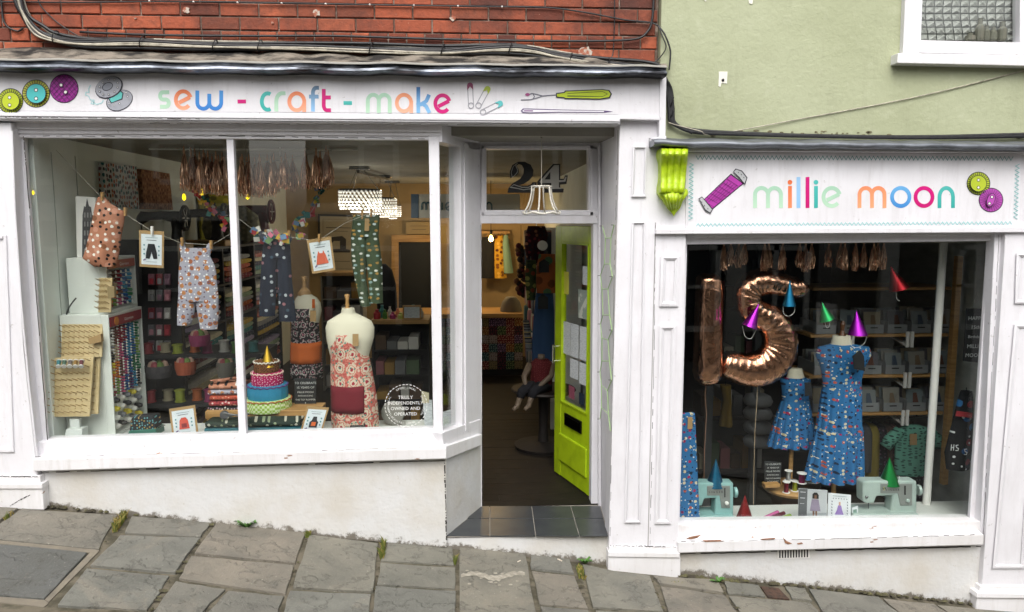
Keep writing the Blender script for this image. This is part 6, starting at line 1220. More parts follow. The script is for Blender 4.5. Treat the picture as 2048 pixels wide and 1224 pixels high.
# chalkboard, toy machine, tin, paper holder, wheel
def chalkboard(label, q, y, lines, th=.012, lean=0.0):
    T = thing('chalkboard', label, 'chalkboard', P((q[2][0]+q[3][0])/2, q[2][1], y)); m = MB(); m.slab(q, y, y+th); m.build('board', SLATEB, T, bevel=.002); text(lines, T, CHALK, y-.002, 'chalk_writing'); return T
T = chalkboard('small chalkboard announcing the birthday behind the cake', [(589,757),(632,757),(632,816),(589,816)], .52, [('TO CELEBRATE',611,768,4.4), ('15 YEARS OF',611,777,4.4), ('MILLIE MOON',611,786,3.6), ('INTRODUCING',611,793,3), ('THE TOT ROMPER',611,801,3.4), ('&',611,807,3), ('THE HAPPY DRESS',611,813,3.2)])
m = MB(); m.slab([(595,815),(626,813),(626,818),(595,820)], .44, .53); m.build('wood_foot', WOOD, T)
o = P(715, 868, .2); o.z = zp+.001; vintage('tiny black toy sewing machine on the ledge beside the coral apron', o, .27, plain('#1b1715', .35))
T = thing('sewing_tin', 'dark sewing box with printed scissors on a green base on the ledge', 'box', P(286, 875, .2)); m = MB(); m.slab([(262,836),(306,833),(312,858),(258,862)], .17, .28); m.build('lid', printed('scissors_print', C('20242a'), [(60, .28, [C('a98a4a'), C('5f9aa0'), C('20242a')], (1, .2, 1))]), T, bevel=.008); m = MB(); m.slab([(258,862),(312,858),(314,872),(252,876)], .16, .29); m.build('base', plain('#2e6a5c', .5), T, bevel=.004); m = MB(); m.tube([P(312,858,.2), P(324,852,.2), P(330,850,.2)], .004, 5); m.build('clasp', CHROME, T)
T = thing('leaflet_holder', 'clear leaflet holder with pale papers at the right corner of the left window', 'holder', P(866, 862, .16)); m = MB(); m.slab([(846,800),(864,800),(866,860),(850,862)], .17, .18); m.build('leaflet', PAPER, T); m = MB(); m.slab([(843,782),(858,786),(858,806),(844,806)], .16, .165); m.build('label_tag', plain('#b5ae92'), T)
m = MB(); m.slab([(884,826),(905,820),(910,850),(886,862)], .33, .36); tag(m.build('leaflet_stack', PAPER), 'white leaflets standing behind the narrow side pane', 'leaflets')
m = MB(); m.lathe([(.005, 0), (.07, 0), (.085, .012), (.085, .03), (.06, .04), (.02, .045)], P(788, 825, .5), 26, (-.25, -1, .15)); tag(m.build('wadding_roll', mat('grey_felt', C('7d7b74'), .9), smooth=True, angle=40), 'round grey felt disc leaning behind the window sticker', 'felt disc')
# vinyl sticker on the pane
ST = thing('window_sticker', 'round white vinyl sticker reading TRULY INDEPENDENTLY OWNED AND OPERATED', 'sticker', P(811, 855, .073)); VW = plain('#e8e8e4', .6); ys = .0735
L = []
for k in range(36): a0 = k*10; L.append(('line', circ(812, 811, 42, n=3, a0=a0, a1=a0+6), VW, 1.3))
art(ST, 'dashed_ring', L, ys, 0)
text([('TRULY',811,798,7), ('INDEPENDENTLY',811,809,6.4), ('OWNED AND',811,820,6.6), ('OPERATED',811,831,6.6)], ST, VW, ys)
m = MB()
for s_, a0, flip in (('SPEND LOCAL', -90, 1), ('SHOP LOCAL', -180, 1), ('ENJOY LOCAL', 0, 1), ('STAY LOCAL', 90, -1), ('SHOP LOCAL', 150, -1)):
    for i, ch in enumerate(s_):
        if ch == ' ': continue
        an = R(a0+flip*(i-(len(s_)-1)/2)*6.2); v, f = text_mesh(ch, 5.4); k = scl(ys); c = (812+36*math.cos(an), 811+36*math.sin(an)); o = P(*c, ys); rt = -(an+math.pi/2) if flip > 0 else -(an-math.pi/2); m.add([o+Vector(((p.x*math.cos(rt)-(p.y-1.9)*math.sin(rt))*k, 0, (p.x*math.sin(rt)+(p.y-1.9)*math.cos(rt))*k)) for p in v], f)
m.build('ring_lettering', VW, ST)
# ================================================================ BACK OF THE LEFT ROOM
T = thing('framed_poster', 'large framed sepia poster of an old sewing machine on the back wall', 'poster', P(677, 545, 6.5)); m = MB(); frame_q = [(636,428),(718,430),(718,548),(636,546)]; m.slab(frame_q, 6.5, 6.54); m.build('frame', plain('#2c2723', .5), T)
art(T, 'print', [('fill', [(640,432),(714,434),(714,544),(640,542)], '#a89a80'), ('line', [(646,438),(708,440),(708,538),(646,536)], '#6d604e', 1.2, True), ('fill', [(655,505),(700,505),(700,500),(692,498),(692,478),(684,472),(664,474),(660,484),(664,486),(668,482),(680,482),(680,498),(655,499)], '#3a342e'), ('line', [(652,455),(702,456)], '#4a4036', 3), ('line', [(658,462),(696,463)], '#4a4036', 1.6), ('line', [(654,522),(700,523)], '#4a4036', 2)], 6.498)
T = thing('shop_name_board', 'white board with blue edge and teal letters reading millie moon at the back', 'sign', P(880, 436, 5.0)); m = MB(); m.slab([(822,388),(1040,388),(1040,436),(822,436)], 5.0, 5.03); m.build('board', plain('#b5b3aa', .6), T); m = MB(); m.slab([(822,388),(837,388),(837,436),(822,436)], 4.99, 4.999); m.build('blue_edge', plain('#3f556b', .6), T)
for ch, x0, x1 in (('m',842,862), ('i',865,868), ('l',871,874), ('l',877,880), ('i',883,886), ('e',890,904), ('m',912,932), ('o',936,950), ('o',953,967), ('n',971,985)):
    m = MB()
    for stk in GL[ch]:
        w_ = GW.get(ch, 1.0); sx = (x1-x0-3)/w_ if w_ > .01 else 1; pts = [(x0+1.5+u*sx, 420-v*15) for u, v in stk]; m.ribbon([P(a, b, 4.985) for a, b in pts], 3.2*scl(5.0))
    m.build('letter', plain('#2f5560', .5), T)
T = thing('pine_framed_doorway', 'dark doorway in a pine frame on the back wall, darkness shown by a black panel', 'doorway', P(830, 650, 6.5)); m = MB()
for q in ([(783,470),(876,470),(876,484),(783,484)], [(783,484),(797,484),(797,660),(783,660)], [(864,484),(876,484),(876,660),(864,660)]): m.slab(q, 6.48, 6.55)
m.build('frame', WOOD, T); m = MB(); m.slab([(797,484),(864,484),(864,660),(797,660)], 6.53, 6.55); m.build('panel', SLATEB, T)  # black panel stands in for the darkness inside the doorway
T = thing('wall_plaque', 'small tan plaque with lettering above the pine framed doorway', 'plaque', P(838, 468, 6.5)); m = MB(); m.slab([(812,444),(864,444),(864,468),(812,468)], 6.52, 6.55); m.build('plate', plain('#9a8258', .6), T); art(T, 'lettering', [('line', [(820,452),(856,452)], '#5d4c32', 2), ('line', [(824,459),(852,459)], '#5d4c32', 2)], 6.518)
T = thing('service_counter', 'wooden topped counter with patchwork fabric front at the back of the shop', 'counter', P(920, 740, 5.2)); a, b = P(770, 628, 5.2), P(1046, 628, 5.2); zt = a.z
m = MB(); m.box((a.x, 5.15, zt-.06), (b.x, 5.9, zt)); m.build('worktop', WOODH, T, bevel=.006); m = MB(); m.box((a.x, 5.22, ZS), (b.x, 5.85, zt-.06)); m.build('carcass', DARK, T)
rr = random.Random(12); PCH = [printed('patch_%d' % i, C(h_), [(40, .25, [C(h2)])]) for i, (h_, h2) in enumerate((('#6d2a30', '#c9a58f'), ('#2f4a52', '#9ab0a8'), ('#8a7a5a', '#4d4032'), ('#4a3a52', '#b08fae'), ('#7a4a2a', '#d0b080'), ('#3a4a32', '#a0a878'), ('#9a8f8a', '#5a3a3a'), ('#26262c', '#8a3a4a')))]
nc, nr = 16, 6; fp = None; pw, phh = (b.x-a.x)/nc, (zt-.06-ZS-.08)/nr
for j in range(nr):
    for i in range(nc):
        x_, z_ = a.x+i*pw, ZS+.08+j*phh
        if fp is None: m = MB(); m.box((.003, -.008, .003), (pw-.003, 0, phh-.003)); fp = m.build('fabric_patch', PCH[0], T, origin=(0, 0, 0)); o = fp
        else: o = share('fabric_patch', fp, (0, 0, 0), T)
        o.location = Vector((x_, 5.219, z_))-WL[T.name]; o.material_slots[0].link = 'OBJECT'; o.material_slots[0].material = PCH[rr.randrange(8)]
body_ = thing('counter_bag', 'slumped grey cloth bag on the counter', 'bag', P(1018, 626, 5.4)); body('cloth', [[(594,1012,1032),(604,1004,1040),(618,1000,1043),(627,1000,1043)]], mat('grey_cloth', C('6d675c'), .9), 5.4, .12, 3, .2, body_)
# clothes on the warm back wall
T = thing('wall_rail', 'short wooden peg rail high on the warm back wall', 'rail', P(990, 468, 6.5)); m = MB(); m.slab([(950,462),(1020,462),(1020,467),(950,467)], 6.5, 6.56); m.build('rail', WOODH, T)
YEF = printed('yellow_floral_print', C('c8962e'), [(16, .33, [C('5d2f1c'), C('7a4a20'), C('e0b04a')])])
for lab, rows, mt, fin in (('black pinafore dress hanging on the back wall peg rail', [(474,964,990,.05),(490,962,992,.06),(520,963,992,.07),(556,960,994,.08)], plain('#16161a', .9), 976), ('yellow floral dress between the black and the mint garments', [(470,993,1006,.04),(488,987,1008,.06),(520,987,1010,.07),(556,985,1013,.08)], YEF, 1000), ('mint green dress at the right end of the peg rail', [(470,1008,1016,.04),(488,1003,1018,.06),(515,1002,1022,.07),(546,1003,1026,.08)], plain('#7d9a84', .9), 1011)):
    T = thing('hanging_dress', lab, 'dress', P(fin, rows[-1][0], 6.4)); body('cloth', [rows], mt, 6.4, .06, 4, .25, T); m = MB(); m.tube([P(fin-8,476,6.4), P(fin,470,6.4), P(fin+8,476,6.4)], .01, 5); m.tube([P(fin,470,6.4), P(fin,464,6.4)], .006, 5); m.build('hanger', WOOD, T)
m = MB(); m.slab([(898,488),(924,488),(924,545),(900,545)], 6.3, 6.35); tag(m.build('grey_folder', plain('#3a3833', .8)), 'dark rectangular folder hanging on the warm wall left of the dresses', 'folder')
m = MB(); m.loft(rings_of(dense([(528,762,772,.05),(540,752,784,.1),(570,750,792,.12),(622,754,794,.12)]), 3.6, .1, 3, .1)); tag(m.build('dark_jacket', plain('#141418', .9), smooth=True), 'dark jacket on a stand behind the olive giraffe trousers', 'jacket')
# mid-shop units
def unit(label, px0, px1, top, y, dep, shelves, m_, topm):
    a, b = P(px0, top, y), P(px1, top, y); T = thing('display_unit', label, 'shelving', ((a.x+b.x)/2, y, ZS)); zt = a.z; m = MB(); m.box((a.x, y-.02, zt-.04), (b.x, y+dep, zt)); m.build('top', topm, T)
    for x_ in (a.x, b.x-.02): m = MB(); m.box((x_, y, ZS), (x_+.02, y+dep, zt-.04)); m.build('side', m_, T)
    m = MB(); m.box((a.x+.02, y+dep-.02, ZS), (b.x-.02, y+dep, zt-.04)); m.build('back', m_, T); zs = [ZS+.05+(zt-.1-ZS)*k/shelves for k in range(shelves)]
    for z in zs: m = MB(); m.box((a.x+.02, y+.01, z-.015), (b.x-.02, y+dep-.02, z)); m.build('shelf', m_, T)
    return a.x+.03, b.x-.03, zs, zt
ORD = ['first', 'second', 'third', 'fourth', 'fifth', 'sixth', 'seventh', 'eighth', 'ninth', 'tenth', 'eleventh', 'twelfth', 'thirteenth', 'fourteenth']
CN = [('cream', '#b5aa90'), ('brown', '#5d4632'), ('grey', '#6f6f70'), ('green', '#4d6044'), ('ochre', '#a07a35'), ('charcoal', '#2f2f33'), ('rose', '#9c5f63'), ('white', '#cfccc4')]
rr = random.Random(19)
def fill(u, dep, y, lab, hmax, wmin, wmax, grp, name, cat):
    x0, x1, zs, zt = u
    for si_, z in enumerate(zs):
        x_ = x0; i = 0
        while x_ < x1-wmin and i < 14:
            w_ = min(rr.uniform(wmin, wmax), x1-x_); nm, h_ = CN[rr.randrange(8)]; m = MB(); m.box((x_+.004, y+.03, z+.001), (x_+w_-.004, y+dep-.05, z+rr.uniform(.5, 1)*hmax)); tag(m.build(name, plain(h_, .7), bevel=.004), '%s %s, %s from left, %s shelf up, %s' % (nm, cat, ORD[i], ORD[si_], lab), cat, grp); x_ += w_; i += 1
u = unit('dark low haberdashery unit with pine top behind the coral apron', 742, 858, 640, 2.6, .4, 4, DARK, WOODH); fill(u, .4, 2.6, 'pine topped unit', .16, .08, .14, 'goods in the pine topped unit', 'goods_box', 'box'); u1 = u
u = unit('tall pale shelf of folded goods at the back behind the coral dress card', 640, 724, 545, 4.4, .35, 5, plain('#8d877a', .7), WOODH); fill(u, .35, 4.4, 'tall pale shelf', .2, .1, .18, 'goods on the tall pale shelf', 'folded_goods', 'folded goods')
for i in range(12):
    x_ = u1[0]+.02+i*(u1[1]-u1[0]-.04)/12; nm, h_ = RC[(i*5) % 8]; m = MB(); r_ = rr.uniform(.02, .035); hh = rr.uniform(.05, .13); m.lathe([(r_, 0), (r_*1.05, hh*.6), (r_*.5, hh*.8), (r_*.55, hh)], (x_, 2.68+.1*(i % 2), u1[3]+.001), 10); tag(m.build('trinket', plain(h_, .5)), '%s little pot, %s from the left on the pine topped unit' % (nm, ORD[i]), 'pot', 'pots on the pine topped unit')
T = thing('notice_frame', 'small cream framed notice standing on the pine topped unit', 'frame', Vector((u1[0]+.35, 2.62, u1[3]))); m = MB(); m.box((u1[0]+.28, 2.62, u1[3]+.001), (u1[0]+.46, 2.64, u1[3]+.14)); m.build('frame', WOOD, T); m = MB(); m.box((u1[0]+.295, 2.615, u1[3]+.015), (u1[0]+.445, 2.62, u1[3]+.125)); m.build('sheet', PAPER, T)
# right-hand side of the doorway
T = thing('roll_rack', 'white slatted rack of fabric rolls inside the doorway on the right', 'rack', (.95, 3.6, ZS)); zr_ = [ZS+.35+.235*k for k in range(7)]
for y in (2.55, 4.75): m = MB(); m.box((.8, y-.02, ZS), (1.1, y+.02, ZS+2.0)); m.build('upright', OFFW, T)
for z in zr_: m = MB(); m.prism([Vector((.74, 2.57, z-.03)), Vector((1.1, 2.57, z-.05)), Vector((1.1, 2.57, z-.03)), Vector((.74, 2.57, z-.01))], (0, 2.16, 0)); m.build('shelf', OFFW, T)
RLC = [('cream', '#bdb5a2'), ('grey', '#7d7d7c'), ('pink', '#a8727a'), ('slate', '#4d5866'), ('white', '#cbc9c2'), ('plum', '#5d3446'), ('teal', '#3a5f63'), ('red', '#8a2f34'), ('tan', '#8f7a5c')]
fr_ = None
for j, z in enumerate(zr_):
    for i in range(8):
        nm, h_ = RLC[(i*2+j*5) % 9]
        if fr_ is None: m = MB(); m.lathe([(.02, 0), (.1, 0), (.11, .012), (.11, .4), (.1, .42)], (0, 0, 0), 14, (1, 0, 0)); fr_ = m.build('fabric_roll', plain(h_, .85), origin=(0, 0, 0), smooth=True, angle=40); o = fr_
        else: o = share('fabric_roll', fr_, (0, 0, 0))
        o.material_slots[0].link = 'OBJECT'; o.material_slots[0].material = plain(h_, .85); o.location = (.7+rr.uniform(-.03, .02), 2.72+i*.262, z+.104); o.scale = (.88, 1, 1); o.rotation_euler = (rr.uniform(0, 6), 0, 0)
        tag(o, '%s fabric roll, %s from the door in the %s row up' % (nm, ORD[i], ORD[j]), 'fabric roll', 'fabric rolls on the white rack')
def hang(label, rows, y, dep, mt, cat='garment', name='hanging_garment', folds=4, amp=.25, hook=True):
    T = thing(name, label, cat, P((rows[-1][1]+rows[-1][2])/2, rows[-1][0], y)); body('cloth', [rows], mt, y, dep, folds, amp, T)
    if hook: cx = (rows[0][1]+rows[0][2])/2; m = MB(); m.tube([P(cx,rows[0][0]+2,y), P(cx,rows[0][0]-7,y)], .003, 5); m.build('hook', CHROME, T)
    return T
hang('blue denim trousers hanging beside the green door', [(586,1072,1106,.04),(620,1068,1108,.05),(680,1064,1108,.05),(722,1064,1108,.05)], 2.2, .05, mat('denim', C('2a4668'), .9, bump=.2, bscale=60), 'trousers')
hang('orange cactus print panel hanging above the denim trousers', [(508,1078,1110,.03),(530,1074,1111,.035),(560,1072,1112,.035),(586,1074,1112,.03)], 2.15, .03, printed('cactus_print', C('94522a'), [(9, .34, [C('4d6a4a'), C('6d3a1e'), C('94522a')])]), 'panel')
hang('dark red patterned scarf bundle hanging at the top of the doorway', [(452,1056,1090,.05),(470,1050,1096,.07),(500,1050,1088,.07),(530,1056,1080,.05)], 2.6, .06, printed('dark_red_print', C('3d1a22'), [(22, .3, [C('7d2f3a'), C('2a2430'), C('a0705a')])]), 'scarf')
hang('green and rust patterned length hanging left of the cactus panel', [(520,1052,1072,.04),(560,1050,1074,.05),(600,1054,1070,.04)], 2.5, .04, printed('green_rust_print', C('3f4a2c'), [(16, .34, [C('7d3f2a'), C('8a8a4a'), C('2c3a2a')])]), 'fabric')
m = MB(); m.lathe([(.012, -.025), (.045, -.025), (.045, -.018), (.02, -.016), (.02, .016), (.045, .018), (.045, .025), (.012, .025)], P(1085, 491, 2.0), 22, (0, 1, 0)); tag(m.build('ribbon_reel', OFFW), 'white ribbon reel hanging near the top of the doorway', 'reel')
for k, (cx, y0, y1) in enumerate(((1088,518,545), (1086,588,618))):
    m = MB(); m.slab([(cx-10,y0+7),(cx,y0),(cx+10,y0+7),(cx+10,y1),(cx-10,y1)], 2.08, 2.085); tag(m.build('price_tag', SLATEB), 'black price tag on the %s' % ('orange cactus panel', 'blue denim trousers')[k], 'tag')
T = thing('pompom_strand', 'strand of dark red and brown pompoms hanging in the doorway', 'garland', P(1042, 590, 4.6)); m = MB(); m.tube([P(1042,450,4.6), P(1042,592,4.6)], .003, 4); m.build('string', BLACK, T); rr = random.Random(51)
for k in range(26): m = MB(); c = P(1042+rr.uniform(-9, 9), 492+k*3.9, 4.6); r_ = .04; m.lathe([(.004, -r_), (r_*.7, -r_*.7), (r_, 0), (r_*.7, r_*.7), (.004, r_)], c, 7); m.build('pompom', plain(['#5a2227', '#3a2a22', '#6d4a32', '#2c2626'][k % 4], .9), T)
# child mannequin sitting on the round table
zt_ = P(1085, 778, 1.9).z; T = thing('round_table', 'small round dark wood pedestal table inside the door', 'table', P(1085, 878, 1.9)); c = Vector((P(1088,778,1.9).x, 1.95, ZS)); m = MB(); m.lathe([(.28, zt_-ZS-.03), (.3, zt_-ZS-.015), (.29, zt_-ZS)], c, 32); m.build('table_top', plain('#241913', .6), T); m = MB(); m.lathe([(.26, 0), (.27, .03), (.05, .06), (.04, .2), (.05, zt_-ZS-.03)], c, 20); m.build('pedestal', plain('#17110e', .7), T)
T = thing('child_mannequin', 'seated headless child mannequin in a red shirt and dark trousers', 'mannequin', Vector((c.x, c.y, zt_))); sk = mat('mannequin_skin', C('6b5c4c'), .6)
s = scl(1.85); o = P(1078, 775, 1.85); o.z = zt_; m = MB(); m.loft([[o+Vector((w_*math.cos(t)+.02, d_*math.sin(t), z_)) for t in [2*math.pi*k/14 for k in range(14)]] for z_, w_, d_ in ((.0, .1, .08), (.08, .1, .085), (.18, .1, .08), (.25, .105, .07), (.29, .06, .05))]); m.build('shirt', printed('red_spot_print', C('4d1519'), [(60, .16, [C('7d403c')])]), T, smooth=True)
m = MB(); m.lathe([(.035, 0), (.03, .05)], o+Vector((.02, 0, .28)), 12); 
for sg in (-1, 1): m.tube([o+Vector((.02+sg*.1, 0, .24)), o+Vector((sg*.12-.02, -.06, .14)), o+Vector((-.08+sg*.05, -.16, .06))], [.034, .027, .018], 8)
for sg in (-1, 1): m.tube([o+Vector((-.13+sg*.05, -.2, .0)), o+Vector((-.15+sg*.05, -.22, -.05)), o+Vector((-.16+sg*.05, -.22, -.09)), o+Vector((-.2+sg*.05, -.28, -.105))], [.028, .024, .026, .016], 8)
m.build('limbs', sk, T, smooth=True); m = MB()
for sg in (-1, 1): m.tube([o+Vector((.02+sg*.05, 0, .04)), o+Vector((-.07+sg*.05, -.12, .05)), o+Vector((-.12+sg*.05, -.19, .03)), o+Vector((-.135+sg*.05, -.2, -.02))], [.06, .052, .042, .036], 10)
m.build('trousers', plain('#16161c', .9), T, smooth=True)
hang('striped scarf hanging above the child mannequin', [(640,1046,1058,.02),(670,1048,1062,.025),(702,1052,1068,.02)], 2.3, .02, printed('stripe_wool', C('6d6f70'), [(30, .4, [C('2c2c30'), C('b5a04a')], (.01, .01, 2))]), 'scarf')
# ================================================================ RIGHT WINDOW
YBL = .36
T = thing('number_balloon', 'straight rose gold foil balloon forming the digit one, left of the curved one', 'balloon', P(1416, 775, YBL))
m = MB(); rg = []; rr = random.Random(1); rows = [(546,1408,1424,.02),(549,1400,1434,.05),(556,1396,1440,.075),(580,1394,1442,.085),(640,1392,1442,.085),(700,1391,1441,.085),(724,1390,1441,.085),(744,1389,1441,.08),(758,1393,1438,.065),(766,1400,1431,.04),(771,1409,1418,.012)]
for i, (py, xl, xr, d) in enumerate(dense(rows, 4)):
    a, b = P(xl-4, py, YBL), P(xr+3, py, YBL); c_ = (a+b)/2; hw = (b-a).length/2; row = []
    for k in range(36):
        t = 2*math.pi*k/36; wr = 1+.025*math.sin(i*2.1+k)*abs(math.cos(t))**6+(.05*math.sin(5*t+i*.9) if py > 722 else .03*math.sin(7*t)); row.append(Vector((c_.x+hw*math.cos(t)*(1+.012*math.sin(i*2.6)), YBL+d*math.sin(t)*wr, c_.z)))
    rg.append(row)
m.loft(rg)
FOIL = NT('rose_gold_foil')
def _fo():
    t = FOIL; vec = t.coord(); t.b.inputs['Base Color'].default_value = C('d8a284'); t.b.inputs['Metallic'].default_value = 1; t.b.inputs['Roughness'].default_value = .16
    t.bump(t.math('ADD', t.noise(t.coord((6, 6, .8)), 4, 3), t.math('MULTIPLY', t.noise(vec, 9, 3, .5, 1.5), .8)), .32, .025); return t.m
FOIL = _fo(); m.build('foil_body', FOIL, T, smooth=True); m = MB(); m.tube([P(*q, YBL) for q in ((1412,770),(1410,790),(1413,830),(1409,900),(1408,960))], .0018, 4); m.build('ribbon', plain('#b58a70', .4), T)
T = thing('number_balloon', 'curved rose gold foil balloon forming the digit five', 'balloon', P(1515, 778, YBL+.06))
pth = [(1611,566,9),(1602,572,19),(1585,575,22),(1560,569,24),(1530,563,27),(1506,569,28),(1494,588,28),(1498,612,28),(1516,628,29),(1540,640,31),(1556,662,33),(1560,692,35),(1548,718,36),(1524,736,35),(1494,739,33),(1466,732,30),(1447,727,25),(1439,725,11)]
sp_ = smooth_path(pth, 7); m = MB(); rg = []; yb = YBL+.06
for i, (a, b, r_) in enumerate(sp_):
    p0, p1 = sp_[max(0, i-1)], sp_[min(len(sp_)-1, i+1)]; tx, ty = p1[0]-p0[0], p1[1]-p0[1]; l = math.hypot(tx, ty) or 1; nx, ny = -ty/l, tx/l; row = []; cr = 1+.035*math.sin(i*2.5)
    for k in range(28):
        t = 2*math.pi*k/28; edge = abs(math.cos(t))**4; rr_ = r_*(1+edge*.05*math.sin(i*2.5+(1 if math.cos(t) > 0 else 2))); q = P(a+nx*rr_*math.cos(t), b+ny*rr_*math.cos(t), yb); q.y = yb+.095*min(1, r_/26)*math.sin(t)*(1+.05*math.sin(i*1.7+3*t)); row.append(q)
    rg.append(row)
m.loft(rg); m.build('foil_body', FOIL, T, smooth=True); m = MB(); m.tube([P(*q, yb) for q in ((1515,772),(1514,800),(1510,860),(1508,930),(1507,1010))], .0018, 4); m.build('ribbon', plain('#c9b08f', .4), T)
m = MB(); m.tube([P(1370,487,.3), P(1985,484,.3)], .003, 4); T = thing('tassel_garland', 'copper foil tassel garland across the top of the right window', 'garland', P(1610, 487, .3)); m.build('string', STRING, T)
for i, (x_, h_) in enumerate(((1448,55),(1462,45),(1478,50),(1490,44),(1530,56),(1538,50),(1566,54),(1600,50),(1612,58),(1624,52),(1658,48),(1682,50),(1690,54),(1712,56),(1728,50),(1748,56),(1756,48),(1768,54))): tassel(T, x_, 487, h_, .3+.02*(i % 3), CMATS, 30, 7, 100+i)
party_hat('purple foil party hat hanging tilted in front of the number 5', (1518,607), (1484,648), (1513,660), .26, '#8f1f9c', [(1485,652),(1490,672),(1502,677),(1512,660)])
party_hat('blue foil party hat hanging over the top bar of the number 5', (1580,560), (1565,612), (1591,612), .26, '#1f6f94', [(1566,612),(1568,628),(1578,632),(1588,625),(1590,612)])
party_hat('green foil party hat hanging in the middle of the right window', (1644,604), (1640,645), (1668,634), .3, '#1d8a4a', [(1650,645),(1653,655),(1658,653),(1660,644)])
party_hat('purple foil party hat hanging above the shoulder of the long dress', (1713,621), (1697,670), (1734,669), .26, '#8f1f9c', [(1698,670),(1702,690),(1715,695),(1730,685),(1733,669)])
party_hat('red foil party hat hanging tilted near the upper shelves', (1781,531), (1780,584), (1817,571), .45, '#8c1a22', [(1792,582),(1794,598),(1800,602)])
BLUEF = printed('blue_party_print', C('2b6a9e'), [(24, .25, [C('9c2350'), C('2b6a9e'), C('c9c0a0'), C('1d2c44'), C('b5563f'), C('2b6a9e')]), (38, .17, [C('1d2c4c'), C('dcd8c4'), C('2b6a9e'), C('1d3a5c')])])
def dress(label, parts, y, dep, neck, fin, tagq, pole=None, folds=13):
    T = thing('dress_form', label[1], 'mannequin', P(neck[0], neck[1], y)); body('neck', [neck[2]], CREAMF, y, .05, parent=T)
    if fin: k = scl(y); c_ = P(fin[0], fin[1], y); h = (fin[1]-fin[2])*k; m = MB(); m.lathe([(.03, -.01), (.028, .01), (.012, h*.4), (.02, h*.8), (.01, h)], c_, 12); m.build('neck_finial', plain('#5d3a22', .4), T)
    if pole: m = MB(); a_ = P(pole[0], pole[1], y); m.tube([a_+Vector((0, 0, .4)), Vector((a_.x, y, P(pole[0], pole[2], y).z))], .017, 10); m.build('stand_pole', WOOD, T); m = MB(); m.lathe([(.06, 0), (.06, .015), (.02, .025)], (a_.x, y, P(pole[0], pole[2], y).z-.005), 20); m.build('stand_base', WOOD, T)
    D = thing('display_dress', label[0], 'dress', P((parts[-1][-1][1]+parts[-1][-1][2])/2, parts[-1][-1][0], y)); body('bodice', parts[:1], BLUEF, y, dep, parent=D)
    for sk_ in parts[1:]: m = MB(); m.loft(rings_of(dense(sk_, 5), y, dep, folds, .42, n=120, grow=True, twist=.0, ph=len(sk_)*1.3), caps=False); m.build('skirt', BLUEF, D, smooth=True)
    m = MB(); m.slab(tagq, y-.16, y-.155); m.build('swing_tag', SLATEB, D); return D
dress(('short blue party print dress on the small dress form', 'small child dress form under the short blue dress'), [[(754,1578,1606,.04),(758,1560,1620,.05),(770,1562,1622,.06),(786,1564,1618,.065),(802,1564,1616,.065)], [(800,1563,1617,.066),(840,1551,1624,.085),(892,1537,1631,.1)]], .82, .07, (1590, 760, [(737,1578,1604,.035),(744,1576,1606,.04),(760,1572,1610,.045)]), None, [(1610,765),(1622,765),(1625,790),(1610,793)], (1583,900,966))
dress(('long tiered blue party print dress on the tall dress form', 'tall dress form with brown finial under the long blue dress'), [[(688,1662,1704,.05),(694,1636,1738,.07),(710,1632,1742,.085),(735,1642,1728,.09),(760,1646,1722,.085),(780,1646,1722,.085)], [(778,1645,1722,.086),(850,1636,1720,.1),(862,1634,1722,.105)], [(860,1632,1724,.106),(910,1622,1724,.12),(958,1613,1722,.13)]], .62, .09, (1683, 690, [(671,1666,1700,.045),(680,1664,1702,.05),(696,1660,1706,.055)]), (1684,674,640), [(1706,712),(1720,700),(1728,712),(1730,742),(1708,738)], (1668,970,1030))
